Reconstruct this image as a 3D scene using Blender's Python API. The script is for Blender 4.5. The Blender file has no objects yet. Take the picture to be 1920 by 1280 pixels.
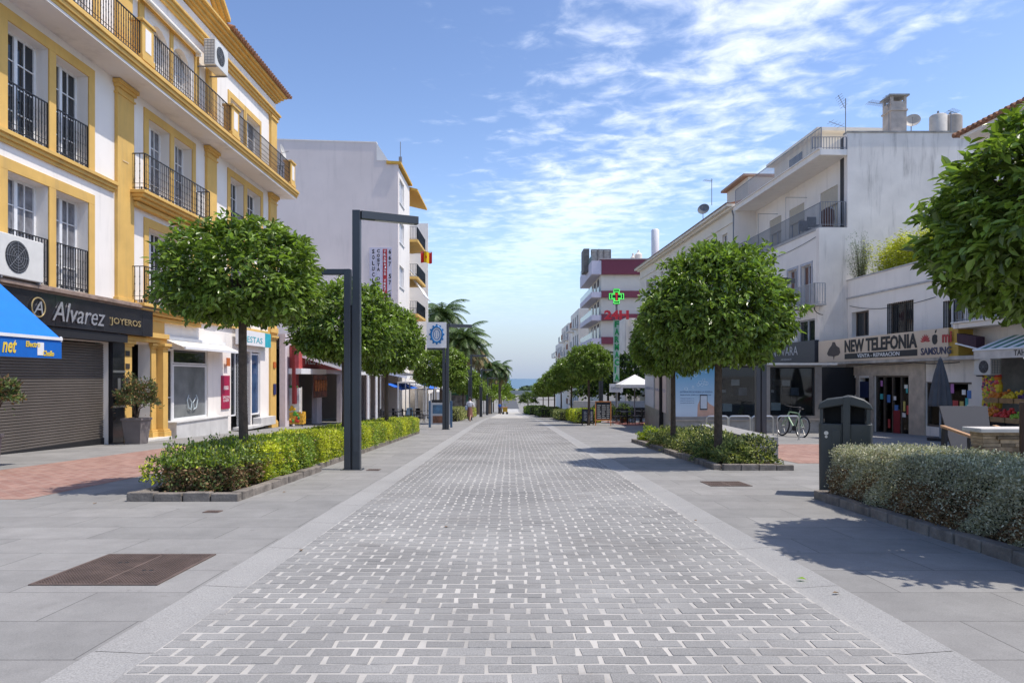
import bpy, math, random
import numpy as np
from mathutils import Vector, Matrix
random.seed(7); RNG = np.random.default_rng(11)
SC = bpy.context.scene; COL = SC.collection
R = math.radians
# ---------------------------------------------------------------- camera, sky, sun, exposure
FPX, CX, HY, HC = 1280.0, 956.0, 707.0, 1.28      # focal (px of a 1920 wide picture), vanishing column, eye level row, eye height
cd = bpy.data.cameras.new('camera'); cam = bpy.data.objects.new('camera', cd); COL.objects.link(cam)
cam.location = (0, 0, HC); cam.rotation_euler = (R(90), 0, 0)
cd.sensor_width = 36; cd.lens = FPX/1920*36; cd.clip_start = .1; cd.clip_end = 60000
cd.shift_x = (960-CX)/1920; cd.shift_y = (HY-640)/1920
SC.camera = cam
ELEV, AZ = 65.0, 97.0                                # sun elevation; azimuth clockwise from +Y
w = bpy.data.worlds.new("World"); SC.world = w; w.use_nodes = True
nt = w.node_tree; nt.nodes.clear(); N = nt.nodes.new; L = nt.links.new
out = N('ShaderNodeOutputWorld'); bg = N('ShaderNodeBackground'); L(bg.outputs[0], out.inputs[0])
sky = N('ShaderNodeTexSky'); sky.sky_type = 'NISHITA'; sky.sun_disc = False
sky.sun_elevation = R(ELEV); sky.sun_rotation = R(AZ); sky.air_density = 1.0; sky.dust_density = .5; sky.ozone_density = 1.6
bg.inputs['Strength'].default_value = .15
def math_(nt, op, a, b=None, c=None, clamp=False):
    m = nt.nodes.new('ShaderNodeMath'); m.operation = op; m.use_clamp = clamp
    for i, v in enumerate((a, b, c)):
        if v is None: continue
        if isinstance(v, (int, float)): m.inputs[i].default_value = v
        else: nt.links.new(v, m.inputs[i])
    return m.outputs[0]
def ramp01(nt, v, lo, hi):
    m = nt.nodes.new('ShaderNodeMapRange'); m.interpolation_type = 'SMOOTHSTEP'
    nt.links.new(v, m.inputs[0]); m.inputs[1].default_value = lo; m.inputs[2].default_value = hi
    return m.outputs[0]
tc = N('ShaderNodeTexCoord'); sx = N('ShaderNodeSeparateXYZ'); L(tc.outputs['Generated'], sx.inputs[0])
zz = math_(nt, 'MAXIMUM', sx.outputs[2], .02)
pu = math_(nt, 'DIVIDE', sx.outputs[0], zz); pv = math_(nt, 'DIVIDE', sx.outputs[1], zz)
cmb = N('ShaderNodeCombineXYZ'); L(pu, cmb.inputs[0]); L(pv, cmb.inputs[1])
def noise(nt, vec, scale, detail=5, rough=.55, dist=0, out='Fac'):
    n = nt.nodes.new('ShaderNodeTexNoise'); n.inputs['Scale'].default_value = scale; n.inputs['Detail'].default_value = detail
    n.inputs['Roughness'].default_value = rough; n.inputs['Distortion'].default_value = dist
    if vec is not None: nt.links.new(vec, n.inputs['Vector'])
    return n.outputs[out]
mp = N('ShaderNodeMapping'); mp.inputs['Scale'].default_value = (1.0, .55, 1); mp.inputs['Rotation'].default_value = (0, 0, R(-18)); L(cmb.outputs[0], mp.inputs[0])
mp2 = N('ShaderNodeMapping'); mp2.inputs['Scale'].default_value = (1.25, 1.35, 1); mp2.inputs['Rotation'].default_value = (0, 0, R(30)); L(cmb.outputs[0], mp2.inputs[0])
n1 = noise(nt, mp.outputs[0], 1.15, 6, .6, .3)          # large patches
n2 = noise(nt, mp2.outputs[0], 5.2, 7, .58, .35)         # ripples
dd = math_(nt, 'ADD', pu, math_(nt, 'MULTIPLY', pv, .17))
band = math_(nt, 'SUBTRACT', 1.0, math_(nt, 'ABSOLUTE', math_(nt, 'DIVIDE', math_(nt, 'SUBTRACT', dd, 1.08), math_(nt, 'ADD', math_(nt, 'MULTIPLY', pv, .14), .62))))
band = math_(nt, 'MAXIMUM', band, -.9)
cv = math_(nt, 'ADD', math_(nt, 'ADD', math_(nt, 'MULTIPLY', band, .42), math_(nt, 'MULTIPLY', n1, .85)), math_(nt, 'MULTIPLY', n2, .95))
cv = math_(nt, 'SUBTRACT', cv, .99)
cloud = ramp01(nt, cv, .0, .46)
low = ramp01(nt, sx.outputs[2], .03, .33)
cloud = math_(nt, 'MULTIPLY', math_(nt, 'MULTIPLY', cloud, low), .62)
mixc = N('ShaderNodeMix'); mixc.data_type = 'RGBA'; L(cloud, mixc.inputs['Factor']); 
hz = N('ShaderNodeMix'); hz.data_type = 'RGBA'; hzf = math_(nt, 'SUBTRACT', 1.0, ramp01(nt, sx.outputs[2], -.03, .22)); L(math_(nt, 'MULTIPLY', hzf, .92), hz.inputs['Factor']); L(sky.outputs[0], hz.inputs['A']); hz.inputs['B'].default_value = (1.9, 2.6, 3.6, 1)
L(hz.outputs['Result'], mixc.inputs['A']); mixc.inputs['B'].default_value = (5.6, 6.2, 6.7, 1)
tint = N('ShaderNodeMix'); tint.data_type = 'RGBA'; tint.blend_type = 'MULTIPLY'; tint.inputs['Factor'].default_value = 1; tint.inputs['B'].default_value = (.67, .60, .565, 1)
L(mixc.outputs['Result'], tint.inputs['A']); 
gam = N('ShaderNodeGamma'); gam.inputs[1].default_value = 1.38; L(tint.outputs['Result'], gam.inputs[0]); L(gam.outputs[0], bg.inputs['Color'])
sd = bpy.data.lights.new('sun', 'SUN'); sun = bpy.data.objects.new('sun', sd); COL.objects.link(sun)
sd.energy = 2.75; sd.angle = R(.5); sd.color = (1, .94, .86)
_d = Vector((math.sin(R(AZ))*math.cos(R(ELEV)), math.cos(R(AZ))*math.cos(R(ELEV)), math.sin(R(ELEV))))
sun.rotation_euler = (-_d).to_track_quat('-Z', 'Y').to_euler()
vs = SC.view_settings; vs.view_transform = 'Standard'; vs.look = 'None'; vs.exposure = .80; vs.gamma = 1
SC.cycles.max_bounces = 8; SC.cycles.transparent_max_bounces = 12
# ---------------------------------------------------------------- materials
MC = {}
def M(name, col=None, rough=.7, var=.12, scale=4.0, bump=0.0, metal=0.0, bscale=40.0, coat=0, island=0.0, trans=0.0, grime=0.0, speck=0.0, sscale=260, spec=.5, emit=0, streak=0.0):
    if name in MC: return MC[name]
    m = bpy.data.materials.new(name); m.use_nodes = True; t = m.node_tree; p = t.nodes['Principled BSDF']
    p.inputs['Roughness'].default_value = rough; p.inputs['Metallic'].default_value = metal; p.inputs['Specular IOR Level'].default_value = spec
    if coat: p.inputs['Coat Weight'].default_value = coat
    g = t.nodes.new('ShaderNodeNewGeometry'); pos = g.outputs['Position']
    c = t.nodes.new('ShaderNodeRGB'); c.outputs[0].default_value = (*col, 1); cur = c.outputs[0]
    def mul(fac, lo, hi, cur, rgb=None):
        mr = t.nodes.new('ShaderNodeMapRange'); t.links.new(fac, mr.inputs[0]); mr.inputs[1].default_value = .3; mr.inputs[2].default_value = .7
        mr.inputs[3].default_value = lo; mr.inputs[4].default_value = hi
        x = t.nodes.new('ShaderNodeVectorMath'); x.operation = 'SCALE'; t.links.new(cur, x.inputs[0]); t.links.new(mr.outputs[0], x.inputs['Scale'])
        return x.outputs[0]
    if var: cur = mul(noise(t, pos, scale, 4), 1-var, 1+var, cur)
    if speck: cur = mul(noise(t, pos, sscale, 2), 1-speck, 1+speck, cur)
    if island:
        mr = t.nodes.new('ShaderNodeMapRange'); t.links.new(g.outputs['Random Per Island'], mr.inputs[0]); mr.inputs[3].default_value = 1-island; mr.inputs[4].default_value = 1+island
        x = t.nodes.new('ShaderNodeVectorMath'); x.operation = 'SCALE'; t.links.new(cur, x.inputs[0]); t.links.new(mr.outputs[0], x.inputs['Scale']); cur = x.outputs[0]
    if grime or streak:
        mpn = t.nodes.new('ShaderNodeMapping'); t.links.new(pos, mpn.inputs[0]); mpn.inputs['Scale'].default_value = (3, 3, .35) if streak else (1, 1, 1)
        n = noise(t, mpn.outputs[0], .9, 7, .65); f = ramp01(t, n, .5, .78)
        f = math_(t, 'MULTIPLY', f, grime or streak)
        mx = t.nodes.new('ShaderNodeMix'); mx.data_type = 'RGBA'; t.links.new(f, mx.inputs['Factor']); t.links.new(cur, mx.inputs['A']); mx.inputs['B'].default_value = (.16, .145, .13, 1); cur = mx.outputs['Result']
    t.links.new(cur, p.inputs['Base Color'])
    if bump:
        b = t.nodes.new('ShaderNodeBump'); b.inputs['Strength'].default_value = bump; b.inputs['Distance'].default_value = .02
        t.links.new(noise(t, pos, bscale, 4), b.inputs['Height']); t.links.new(b.outputs[0], p.inputs['Normal'])
    if trans:
        tr = t.nodes.new('ShaderNodeBsdfTranslucent'); x = t.nodes.new('ShaderNodeVectorMath'); x.operation = 'MULTIPLY'; t.links.new(cur, x.inputs[0]); x.inputs[1].default_value = (1.5, 1.7, .6)
        t.links.new(x.outputs[0], tr.inputs[0]); ms = t.nodes.new('ShaderNodeMixShader'); ms.inputs[0].default_value = trans
        t.links.new(p.outputs[0], ms.inputs[1]); t.links.new(tr.outputs[0], ms.inputs[2]); t.links.new(ms.outputs[0], t.nodes['Material Output'].inputs[0])
    if emit: p.inputs['Emission Color'].default_value = (*col, 1); p.inputs['Emission Strength'].default_value = emit
    MC[name] = m; return m
def glassmat(name, tint=(.8, .85, .85), mixv=.12):
    if name in MC: return MC[name]
    m = bpy.data.materials.new(name); m.use_nodes = True; t = m.node_tree; t.nodes.clear()
    o = t.nodes.new('ShaderNodeOutputMaterial'); gl = t.nodes.new('ShaderNodeBsdfGlossy'); gl.inputs['Roughness'].default_value = .03
    tr = t.nodes.new('ShaderNodeBsdfTransparent'); tr.inputs[0].default_value = (*tint, 1)
    fr = t.nodes.new('ShaderNodeFresnel'); fr.inputs[0].default_value = 1.5
    f = math_(t, 'ADD', fr.outputs[0], mixv, clamp=True); ms = t.nodes.new('ShaderNodeMixShader')
    t.links.new(f, ms.inputs[0]); t.links.new(tr.outputs[0], ms.inputs[1]); t.links.new(gl.outputs[0], ms.inputs[2]); t.links.new(ms.outputs[0], o.inputs[0])
    MC[name] = m; return m
WHITE = M('white_render', (.84, .79, .73), .85, .05, .6, .25, streak=.16)
WHITEOLD = M('weathered_white_render', (.80, .745, .68), .9, .1, .8, .35, streak=.55)
LILAC = M('lilac_white_render', (.74, .645, .60), .9, .06, .35, .3, grime=.12, streak=.12)
CREAM = M('cream_render', (.76, .70, .60), .85, .05, .7, .1, grime=.1)
YELLOW = M('ochre_paint', (.67, .42, .115), .8, .1, 1.2, .2, streak=.22)
SOFFIT = M('soffit_render', (.72, .69, .66), .9, .05, 1, 0, grime=.4)
DARKGLASS = M('dark_window_glass', (.02, .024, .03), .04, .2, 2)
GREYGLASS = M('curtained_window_glass', (.17, .17, .185), .06, .5, 3)
IRON = M('black_iron', (.018, .018, .02), .45, .1)
GREYIRON = M('grey_iron', (.22, .23, .25), .5, .1)
FRAMEW = M('white_window_paint', (.78, .78, .78), .4, .04)
BLACKSTONE = M('polished_black_stone', (.018, .018, .022), .12, .3, 3)
SHUTTER = M('brown_grey_shutter', (.155, .135, .118), .42, .1, 1, metal=.35)
LAMPGREY = M('anthracite_paint', (.045, .052, .062), .42, .08, 2)
GRAN = M('light_granite', (.295, .288, .274), .75, .06, 1.2, .15, speck=.26, sscale=120, grime=.14)
MORTAR = M('pale_mortar', (.66, .63, .58), .95, .15, 1.5, .3, 60, grime=.5)
COBBLE = M('grey_granite_setts', (.248, .242, .230), .85, .2, .6, .25, bscale=90, island=.09, speck=.25, sscale=150, grime=.42)
KERBST = M('rough_kerb_stone', (.19, .165, .14), .9, .35, 6, .6, bscale=30, island=.15, speck=.2)
SOIL = M('planter_soil', (.10, .07, .045), 1, .4, 9, .8)
BARK = M('tree_bark', (.085, .060, .042), .9, .3, 14, .7, bscale=35)
LEAF = M('orange_tree_leaf', (.165, .235, .045), .34, .25, 3, island=.6, trans=.26)
YLEAF = M('young_orange_leaf', (.24, .38, .03), .4, .2, 3, island=.35, trans=.35)
YHEDGE = M('yellow_green_hedge_leaf', (.46, .48, .04), .55, .25, 1.1, island=.4, trans=.3)
GHEDGE = M('green_hedge_leaf', (.18, .26, .03), .5, .3, 1.4, island=.4, trans=.25)
GREYHEDGE = M('silver_hedge_leaf', (.32, .31, .21), .7, .2, 1.6, island=.4, trans=.15)
BROWNLEAF = M('dry_brown_leaf', (.20, .12, .055), .7, .3, 3, island=.35, trans=.1)
VARLEAF = M('variegated_leaf', (.35, .36, .12), .5, .3, 3, island=.45, trans=.2)
PALE = M('pale_awning_cloth', (.72, .68, .60), .85, .05)
RED = M('red_sign_paint', (.42, .025, .03), .5, .08)
BLACK = M('matte_black', (.012, .012, .014), .6, .1)
WOOD = M('orange_brown_wood', (.50, .19, .055), .6, .2, 8)
CHROME = M('brushed_steel', (.55, .54, .52), .3, .05, metal=.9)
BLUEAWN = M('blue_awning_cloth', (.0, .165, .62), .6, .05)
MAROON = M('maroon_paint', (.19, .035, .06), .6, .06)
SHOPGLASS = glassmat('shop_glass', (.92, .95, .95), .0)
TILE = M('clay_roof_tile', (.28, .14, .08), .85, .4, 6, .4)
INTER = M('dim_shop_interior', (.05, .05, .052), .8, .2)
# ---------------------------------------------------------------- ground profile
GY = [-40, 0, 38, 42, 46, 150, 165, 300, 600, 1500, 2600]
GZ = [1.44, 0, -1.368, -1.53, -1.70, -6.4, -6.8, -7.3, -12, -30, -37]
GYS = sorted(set(list(np.arange(-20, 60, 2.0)) + GY))
def g(y): return float(np.interp(y, GY, GZ))
# ---------------------------------------------------------------- mesh builder (all geometry given in world space)
ROOT = {}
def thing(name, label, cat, loc=(0, 0, 0), rz=0, group=None):
    o = bpy.data.objects.new(name, None); COL.objects.link(o); o.location = loc; o.rotation_euler = (0, 0, rz)
    o.empty_display_size = .2; o['label'] = label; o['category'] = cat
    if group: o['group'] = group
    ROOT[o.name] = Matrix.Translation(loc) @ Matrix.Rotation(rz, 4, 'Z'); return o
def tag(o, label=None, cat=None, group=None, kind=None):
    for k, v in (('label', label), ('category', cat), ('group', group), ('kind', kind)):
        if v: o[k] = v
    return o
def top(o):
    while o.parent: o = o.parent
    return o
def link(name, me, mats, parent=None, origin=None):
    o = bpy.data.objects.new(name, me); COL.objects.link(o)
    for m in (mats if isinstance(mats, (list, tuple)) else [mats]): me.materials.append(m)
    if parent is not None:
        t = top(parent)
        if t.name in ROOT: me.transform(ROOT[t.name].inverted())
        o.parent = parent
    elif origin is not None:
        me.transform(Matrix.Translation(origin).inverted()); o.location = origin; ROOT[o.name] = Matrix.Translation(origin)
    return o
def kids(o): return [c for c in bpy.data.objects if c.parent == o]
CH = {}
def copy_tree(o, loc=None, rz=None, scale=None, label=None, group=None, parent=None):
    c = o.copy(); COL.objects.link(c)
    if parent is not None: c.parent = parent
    if loc is not None: c.location = loc
    if rz is not None: c.rotation_euler = (0, 0, rz)
    if scale is not None: c.scale = scale if isinstance(scale, tuple) else (scale,)*3
    if label: c['label'] = label
    if group: c['group'] = group
    for k in kids(o): copy_tree(k, parent=c)
    return c
class MB:
    def __init__(s, T=None): s.v = []; s.f = []; s.mi = []; s.T = T; s.m = 0
    def add(s, vs, fs):
        n = len(s.v)
        if s.T is not None: vs = [s.T @ Vector(v) for v in vs]
        s.v += [tuple(v) for v in vs]; s.f += [tuple(i+n for i in f) for f in fs]; s.mi += [s.m]*len(fs); return s
    def hexa(s, p): return s.add(p, [(0, 3, 2, 1), (4, 5, 6, 7), (0, 1, 5, 4), (1, 2, 6, 5), (2, 3, 7, 6), (3, 0, 4, 7)])
    def box(s, x0, x1, y0, y1, z0, z1):
        return s.hexa([(x0, y0, z0), (x1, y0, z0), (x1, y1, z0), (x0, y1, z0), (x0, y0, z1), (x1, y0, z1), (x1, y1, z1), (x0, y1, z1)])
    def fbox(s, F, u0, u1, w0, w1, z0, z1):
        return s.hexa([F.pt(u0, w0, z0), F.pt(u1, w0, z0), F.pt(u1, w1, z0), F.pt(u0, w1, z0), F.pt(u0, w0, z1), F.pt(u1, w0, z1), F.pt(u1, w1, z1), F.pt(u0, w1, z1)])
    def cyl(s, a, b, r0, r1=None, n=10, caps=True):
        r1 = r0 if r1 is None else r1; a = Vector(a); b = Vector(b); d = (b-a).normalized()
        x = d.orthogonal().normalized(); y = d.cross(x); vs = []
        for p, r in ((a, r0), (b, r1)):
            for i in range(n):
                t = 2*math.pi*i/n; vs.append(p + x*math.cos(t)*r + y*math.sin(t)*r)
        fs = [(i, (i+1) % n, n+(i+1) % n, n+i) for i in range(n)]
        if caps: fs += [tuple(range(n-1, -1, -1)), tuple(range(n, 2*n))]
        return s.add(vs, fs)
    def tube(s, pts, r, n=8):
        pts = [Vector(p) for p in pts]; rr = r if isinstance(r, (list, tuple)) else [r]*len(pts); vs = []; ref = None
        for i, p in enumerate(pts):
            d = (pts[min(i+1, len(pts)-1)]-pts[max(i-1, 0)]).normalized()
            x = d.orthogonal().normalized() if ref is None else (ref - d*ref.dot(d)).normalized()
            ref = x; y = d.cross(x)
            for k in range(n):
                t = 2*math.pi*k/n; vs.append(p + x*math.cos(t)*rr[i] + y*math.sin(t)*rr[i])
        fs = [(i*n+k, i*n+(k+1) % n, (i+1)*n+(k+1) % n, (i+1)*n+k) for i in range(len(pts)-1) for k in range(n)]
        fs += [tuple(range(n-1, -1, -1)), tuple(range((len(pts)-1)*n, len(pts)*n))]
        return s.add(vs, fs)
    def lathe(s, c, prof, n=16, sx=1, sy=1):
        vs = []; c = Vector(c)
        for r, z in prof:
            for k in range(n):
                t = 2*math.pi*k/n; vs.append(c+Vector((r*sx*math.cos(t), r*sy*math.sin(t), z)))
        fs = [(i*n+k, i*n+(k+1) % n, (i+1)*n+(k+1) % n, (i+1)*n+k) for i in range(len(prof)-1) for k in range(n)]
        return s.add(vs, fs)
    def ell(s, c, rx, ry, rz, n=12, m=8):
        prof = [(max(math.sin(math.pi*i/m), .001), -math.cos(math.pi*i/m)*rz) for i in range(m+1)]
        return s.lathe(c, prof, n, rx, ry)
    def prism(s, poly, ext):     # poly: list of 3D points (planar), ext: vector
        n = len(poly); e = Vector(ext); vs = [Vector(p) for p in poly]+[Vector(p)+e for p in poly]
        return s.add(vs, [tuple(range(n-1, -1, -1)), tuple(range(n, 2*n))]+[(i, (i+1) % n, n+(i+1) % n, n+i) for i in range(n)])
    def quad(s, a, b, c, d): return s.add([a, b, c, d], [(0, 1, 2, 3)])
    def build(s, name, mat, parent=None, smooth=False, bevel=0, origin=None):
        me = bpy.data.meshes.new(name); me.from_pydata(s.v, [], s.f)
        if any(s.mi): me.polygons.foreach_set('material_index', s.mi)
        me.update()
        import bmesh
        if s.f:
            b = bmesh.new(); b.from_mesh(me); bmesh.ops.recalc_face_normals(b, faces=b.faces); b.to_mesh(me); b.free()
        if smooth:
            me.polygons.foreach_set('use_smooth', [True]*len(me.polygons))
            if smooth != 'all': me.set_sharp_from_angle(angle=R(40))
        o = link(name, me, mat, parent, origin)
        if bevel:
            md = o.modifiers.new('bevel', 'BEVEL'); md.width = bevel; md.segments = 2; md.limit_method = 'ANGLE'
        return o
def structure(o): o['kind'] = 'structure'; return o
# facade frame: u runs along the wall (away from the camera), w out of it towards the street, z up
class Facade:
    def __init__(s, X0, k, left):
        n = math.hypot(k, 1); s.X0 = X0; s.d = Vector((k/n, 1/n, 0)); s.n = Vector((1/n, -k/n, 0)) if left else Vector((-1/n, k/n, 0)); s.left = left
    def pt(s, u, w, z): return Vector((s.X0, 0, 0)) + s.d*u + s.n*w + Vector((0, 0, z))
    def u(s, px, w=0):
        q = (px-CX)/FPX; return (s.X0 + w*s.n.x - q*w*s.n.y)/(q*s.d.y - s.d.x)
    def z(s, px, py, w=0): p = s.pt(s.u(px, w), w, 0); return HC+(HY-py)*p.y/FPX
class Frontal:                      # wall facing the camera at distance Y: u = world X, w towards the camera
    def __init__(s, Y): s.Y = Y; s.left = True; s.d = Vector((1, 0, 0)); s.n = Vector((0, -1, 0))
    def pt(s, u, w, z): return Vector((u, s.Y-w, z))
    def u(s, px, w=0): return (px-CX)/FPX*(s.Y-w)
    def z(s, px, py, w=0): return HC+(HY-py)*(s.Y-w)/FPX
def gp(px, py):                     # point of the near ground seen at a pixel
    y = FPX*HC/(py-753.0); return ((px-CX)/FPX*y, y, g(y))
def wall(F, u0, u1, z0, z1, holes, name, mat, parent, t=.35, w=0):
    """solid wall with real rectangular openings; holes: (u0,u1,z0,z1)"""
    us = sorted(set([u0, u1]+[h[i] for h in holes for i in (0, 1)])); zs = sorted(set([z0, z1]+[h[i] for h in holes for i in (2, 3)]))
    us = [x for x in us if u0 <= x <= u1]; zs = [x for x in zs if z0 <= x <= z1]
    mb = MB(); nu, nz = len(us)-1, len(zs)-1
    def solid(i, j):
        if i < 0 or j < 0 or i >= nu or j >= nz: return False
        a = (us[i]+us[i+1])/2; b = (zs[j]+zs[j+1])/2
        return not any(h[0] < a < h[1] and h[2] < b < h[3] for h in holes)
    P = F.pt; w0, w1 = w-t, w
    for i in range(nu):
        for j in range(nz):
            if not solid(i, j): continue
            a, b, c, d = us[i], us[i+1], zs[j], zs[j+1]
            mb.quad(P(a, w1, c), P(b, w1, c), P(b, w1, d), P(a, w1, d)); mb.quad(P(a, w0, c), P(a, w0, d), P(b, w0, d), P(b, w0, c))
            if not solid(i-1, j): mb.quad(P(a, w0, c), P(a, w1, c), P(a, w1, d), P(a, w0, d))
            if not solid(i+1, j): mb.quad(P(b, w0, c), P(b, w0, d), P(b, w1, d), P(b, w1, c))
            if not solid(i, j-1): mb.quad(P(a, w0, c), P(b, w0, c), P(b, w1, c), P(a, w1, c))
            if not solid(i, j+1): mb.quad(P(a, w0, d), P(a, w1, d), P(b, w1, d), P(b, w0, d))
    return mb.build(name, mat, parent)
def window(F, u0, u1, z0, z1, parent, w=-.25, cols=2, rows=4, leaf=2, fm=None, gm=None, fw=.06, name='window'):
    fm = fm or FRAMEW; gm = gm or GREYGLASS; mb = MB(); t = .05
    mb.fbox(F, u0, u0+fw, w-t, w, z0, z1).fbox(F, u1-fw, u1, w-t, w, z0, z1).fbox(F, u0+fw, u1-fw, w-t, w, z1-fw, z1).fbox(F, u0+fw, u1-fw, w-t, w, z0, z0+fw)
    iu0, iu1 = u0+fw, u1-fw
    for k in range(1, leaf):
        c = iu0+(iu1-iu0)*k/leaf; mb.fbox(F, c-fw*.8, c+fw*.8, w-t+.002, w+.012, z0+fw, z1-fw)
    tot = leaf*cols
    for k in range(1, tot):
        if k % cols == 0: continue
        c = iu0+(iu1-iu0)*k/tot; mb.fbox(F, c-.013, c+.013, w-t+.004, w-.006, z0+fw, z1-fw)
    for k in range(1, rows):
        c = z0+fw+(z1-z0-2*fw)*k/rows; mb.fbox(F, iu0, iu1, w-t+.006, w-.01, c-.013, c+.013)
    f = mb.build(name, fm, parent)
    MB().fbox(F, u0+.01, u1-.01, w-t-.02, w-t+.01, z0+.01, z1-.01).build('pane', gm, f)
    return f
def railing(F, u0, u1, z0, z1, parent, w=0, sp=.11, mat=None, wback=None, knob=True, r=.009, name='railing', skip_front=False):
    mat = mat or IRON; mb = MB()
    def run(p, q):
        p = Vector(p); q = Vector(q); n = max(2, int((q-p).length/sp)); H = Vector((0, 0, z1-z0))
        d = (q-p).normalized(); s = d.cross(Vector((0, 0, 1)))
        def bar(a, b, rr, hh):
            mb.hexa([a-s*rr, b-s*rr, b+s*rr, a+s*rr]+[x+Vector((0, 0, hh)) for x in (a-s*rr, b-s*rr, b+s*rr, a+s*rr)])
        bar(p+H, q+H, .02, .025); bar(p+Vector((0, 0, .06)), q+Vector((0, 0, .06)), .012, .02)
        if knob: bar(p+Vector((0, 0, .2)), q+Vector((0, 0, .2)), .008, .012)
        for i in range(n+1):
            c = p+(q-p)*i/n; k = r*(1.8 if i in (0, n) else 1)
            mb.hexa([c+d*(-k)+s*(-k), c+d*k+s*(-k), c+d*k+s*k, c+d*(-k)+s*k]+[c+d*(-k)+s*(-k)+H, c+d*k+s*(-k)+H, c+d*k+s*k+H, c+d*(-k)+s*k+H])
            if knob and i < n:
                for zk in (.3, .5, .7):
                    kk = .019; cc = c+Vector((0, 0, (z1-z0)*zk)); mb.hexa([cc+d*(-kk), cc-s*kk, cc+d*kk, cc+s*kk]+[x+Vector((0, 0, .05)) for x in (cc+d*(-kk), cc-s*kk, cc+d*kk, cc+s*kk)])
                c2 = c+d*sp*.5; mb.hexa([c2+d*(-.035), c2-s*.006, c2+d*.035, c2+s*.006]+[x+Vector((0, 0, .1)) for x in (c2+d*(-.012), c2-s*.006, c2+d*.012, c2+s*.006)]) if i % 2 == 0 else None
    if not skip_front: run(F.pt(u0, w, z0), F.pt(u1, w, z0))
    if wback is not None: run(F.pt(u0, wback, z0), F.pt(u0, w, z0)); run(F.pt(u1, wback, z0), F.pt(u1, w, z0))
    return mb.build(name, mat, parent)
def text_mesh(s, O, ax, az, nrm, wd, ht, mat, parent, name='lettering', ext=.012, shear=0, bold=0, spacing=1, italic_font=False):
    cu = bpy.data.curves.new('txt', 'FONT'); cu.body = s; cu.extrude = .02; cu.shear = shear; cu.offset = bold; cu.space_character = spacing; cu.resolution_u = 2
    cu.align_x = 'CENTER' if '\n' in s else 'LEFT'; cu.space_line = .85
    to = bpy.data.objects.new('txt', cu); COL.objects.link(to); bpy.context.view_layer.update()
    me = bpy.data.meshes.new_from_object(to.evaluated_get(bpy.context.evaluated_depsgraph_get()))
    bpy.data.objects.remove(to); bpy.data.curves.remove(cu)
    co = np.empty(len(me.vertices)*3); me.vertices.foreach_get('co', co); co = co.reshape(-1, 3)
    lo, hi = co.min(0), co.max(0); sc = (wd/(hi[0]-lo[0]), ht/(hi[1]-lo[1]))
    X = (co[:, 0]-lo[0])*sc[0]; Y = (co[:, 1]-lo[1])*sc[1]; Z = (co[:, 2]-lo[2])/(hi[2]-lo[2])*ext
    O = np.array(O); c2 = O + X[:, None]*np.array(ax) + Y[:, None]*np.array(az) + Z[:, None]*np.array(nrm)
    me.vertices.foreach_set('co', c2.ravel()); me.update(); me.materials.clear()
    return link(name, me, mat, parent)
def ftext(F, s, u0, u1, z0, z1, w, mat, parent, **k):
    """text on a facade; u0..u1 in reading order"""
    a = F.pt(u0, w, z0); b = F.pt(u1, w, z0); d = (b-a).normalized()
    return text_mesh(s, a, d, (0, 0, 1), F.n, (b-a).length, z1-z0, mat, parent, **k)
# ---------------------------------------------------------------- leaves (vectorised)
def leaf_arrays(C, D, Nn, Ln, Wd, fold=.25):
    D = D/np.linalg.norm(D, axis=1, keepdims=True); S = np.cross(D, Nn); S /= (np.linalg.norm(S, axis=1, keepdims=True)+1e-9); U = np.cross(S, D)
    n = len(C); L_ = Ln[:, None]; W_ = Wd[:, None]
    b = C; t = C+D*L_ - U*L_*.12
    l1 = C+D*L_*.3+S*W_*.45+U*W_*fold; l2 = C+D*L_*.68+S*W_*.38+U*W_*fold*.6
    r1 = C+D*L_*.3-S*W_*.45+U*W_*fold; r2 = C+D*L_*.68-S*W_*.38+U*W_*fold*.6
    V = np.stack([b, l1, l2, t, r2, r1], 1).reshape(-1, 3)
    i = np.arange(n)*6
    F_ = np.stack([np.stack([i, i+1, i+2, i+3], 1), np.stack([i, i+3, i+4, i+5], 1)], 1).reshape(-1, 4)
    return V, F_
def quad_leaves(C, D, Nn, Ln, Wd):
    D = D/np.linalg.norm(D, axis=1, keepdims=True); S = np.cross(D, Nn); S /= (np.linalg.norm(S, axis=1, keepdims=True)+1e-9)
    L_ = Ln[:, None]; W_ = Wd[:, None]; n = len(C)
    V = np.stack([C, C+D*L_*.5+S*W_*.5, C+D*L_, C+D*L_*.5-S*W_*.5], 1).reshape(-1, 3); i = np.arange(n)*4
    return V, np.stack([i, i+1, i+2, i+3], 1)
def np_mesh(name, V, Fq, mi=None):
    me = bpy.data.meshes.new(name); nf = len(Fq); me.vertices.add(len(V)); me.vertices.foreach_set('co', V.astype(np.float32).ravel())
    me.loops.add(nf*4); me.loops.foreach_set('vertex_index', Fq.astype(np.int32).ravel()); me.polygons.add(nf)
    me.polygons.foreach_set('loop_start', np.arange(nf, dtype=np.int32)*4); me.polygons.foreach_set('loop_total', np.full(nf, 4, np.int32))
    if mi is not None: me.polygons.foreach_set('material_index', mi.astype(np.int32))
    me.polygons.foreach_set('use_smooth', np.zeros(nf, bool)); me.update(calc_edges=True); return me
def sph(n): v = RNG.normal(size=(n, 3)); return v/np.linalg.norm(v, axis=1, keepdims=True)
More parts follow.
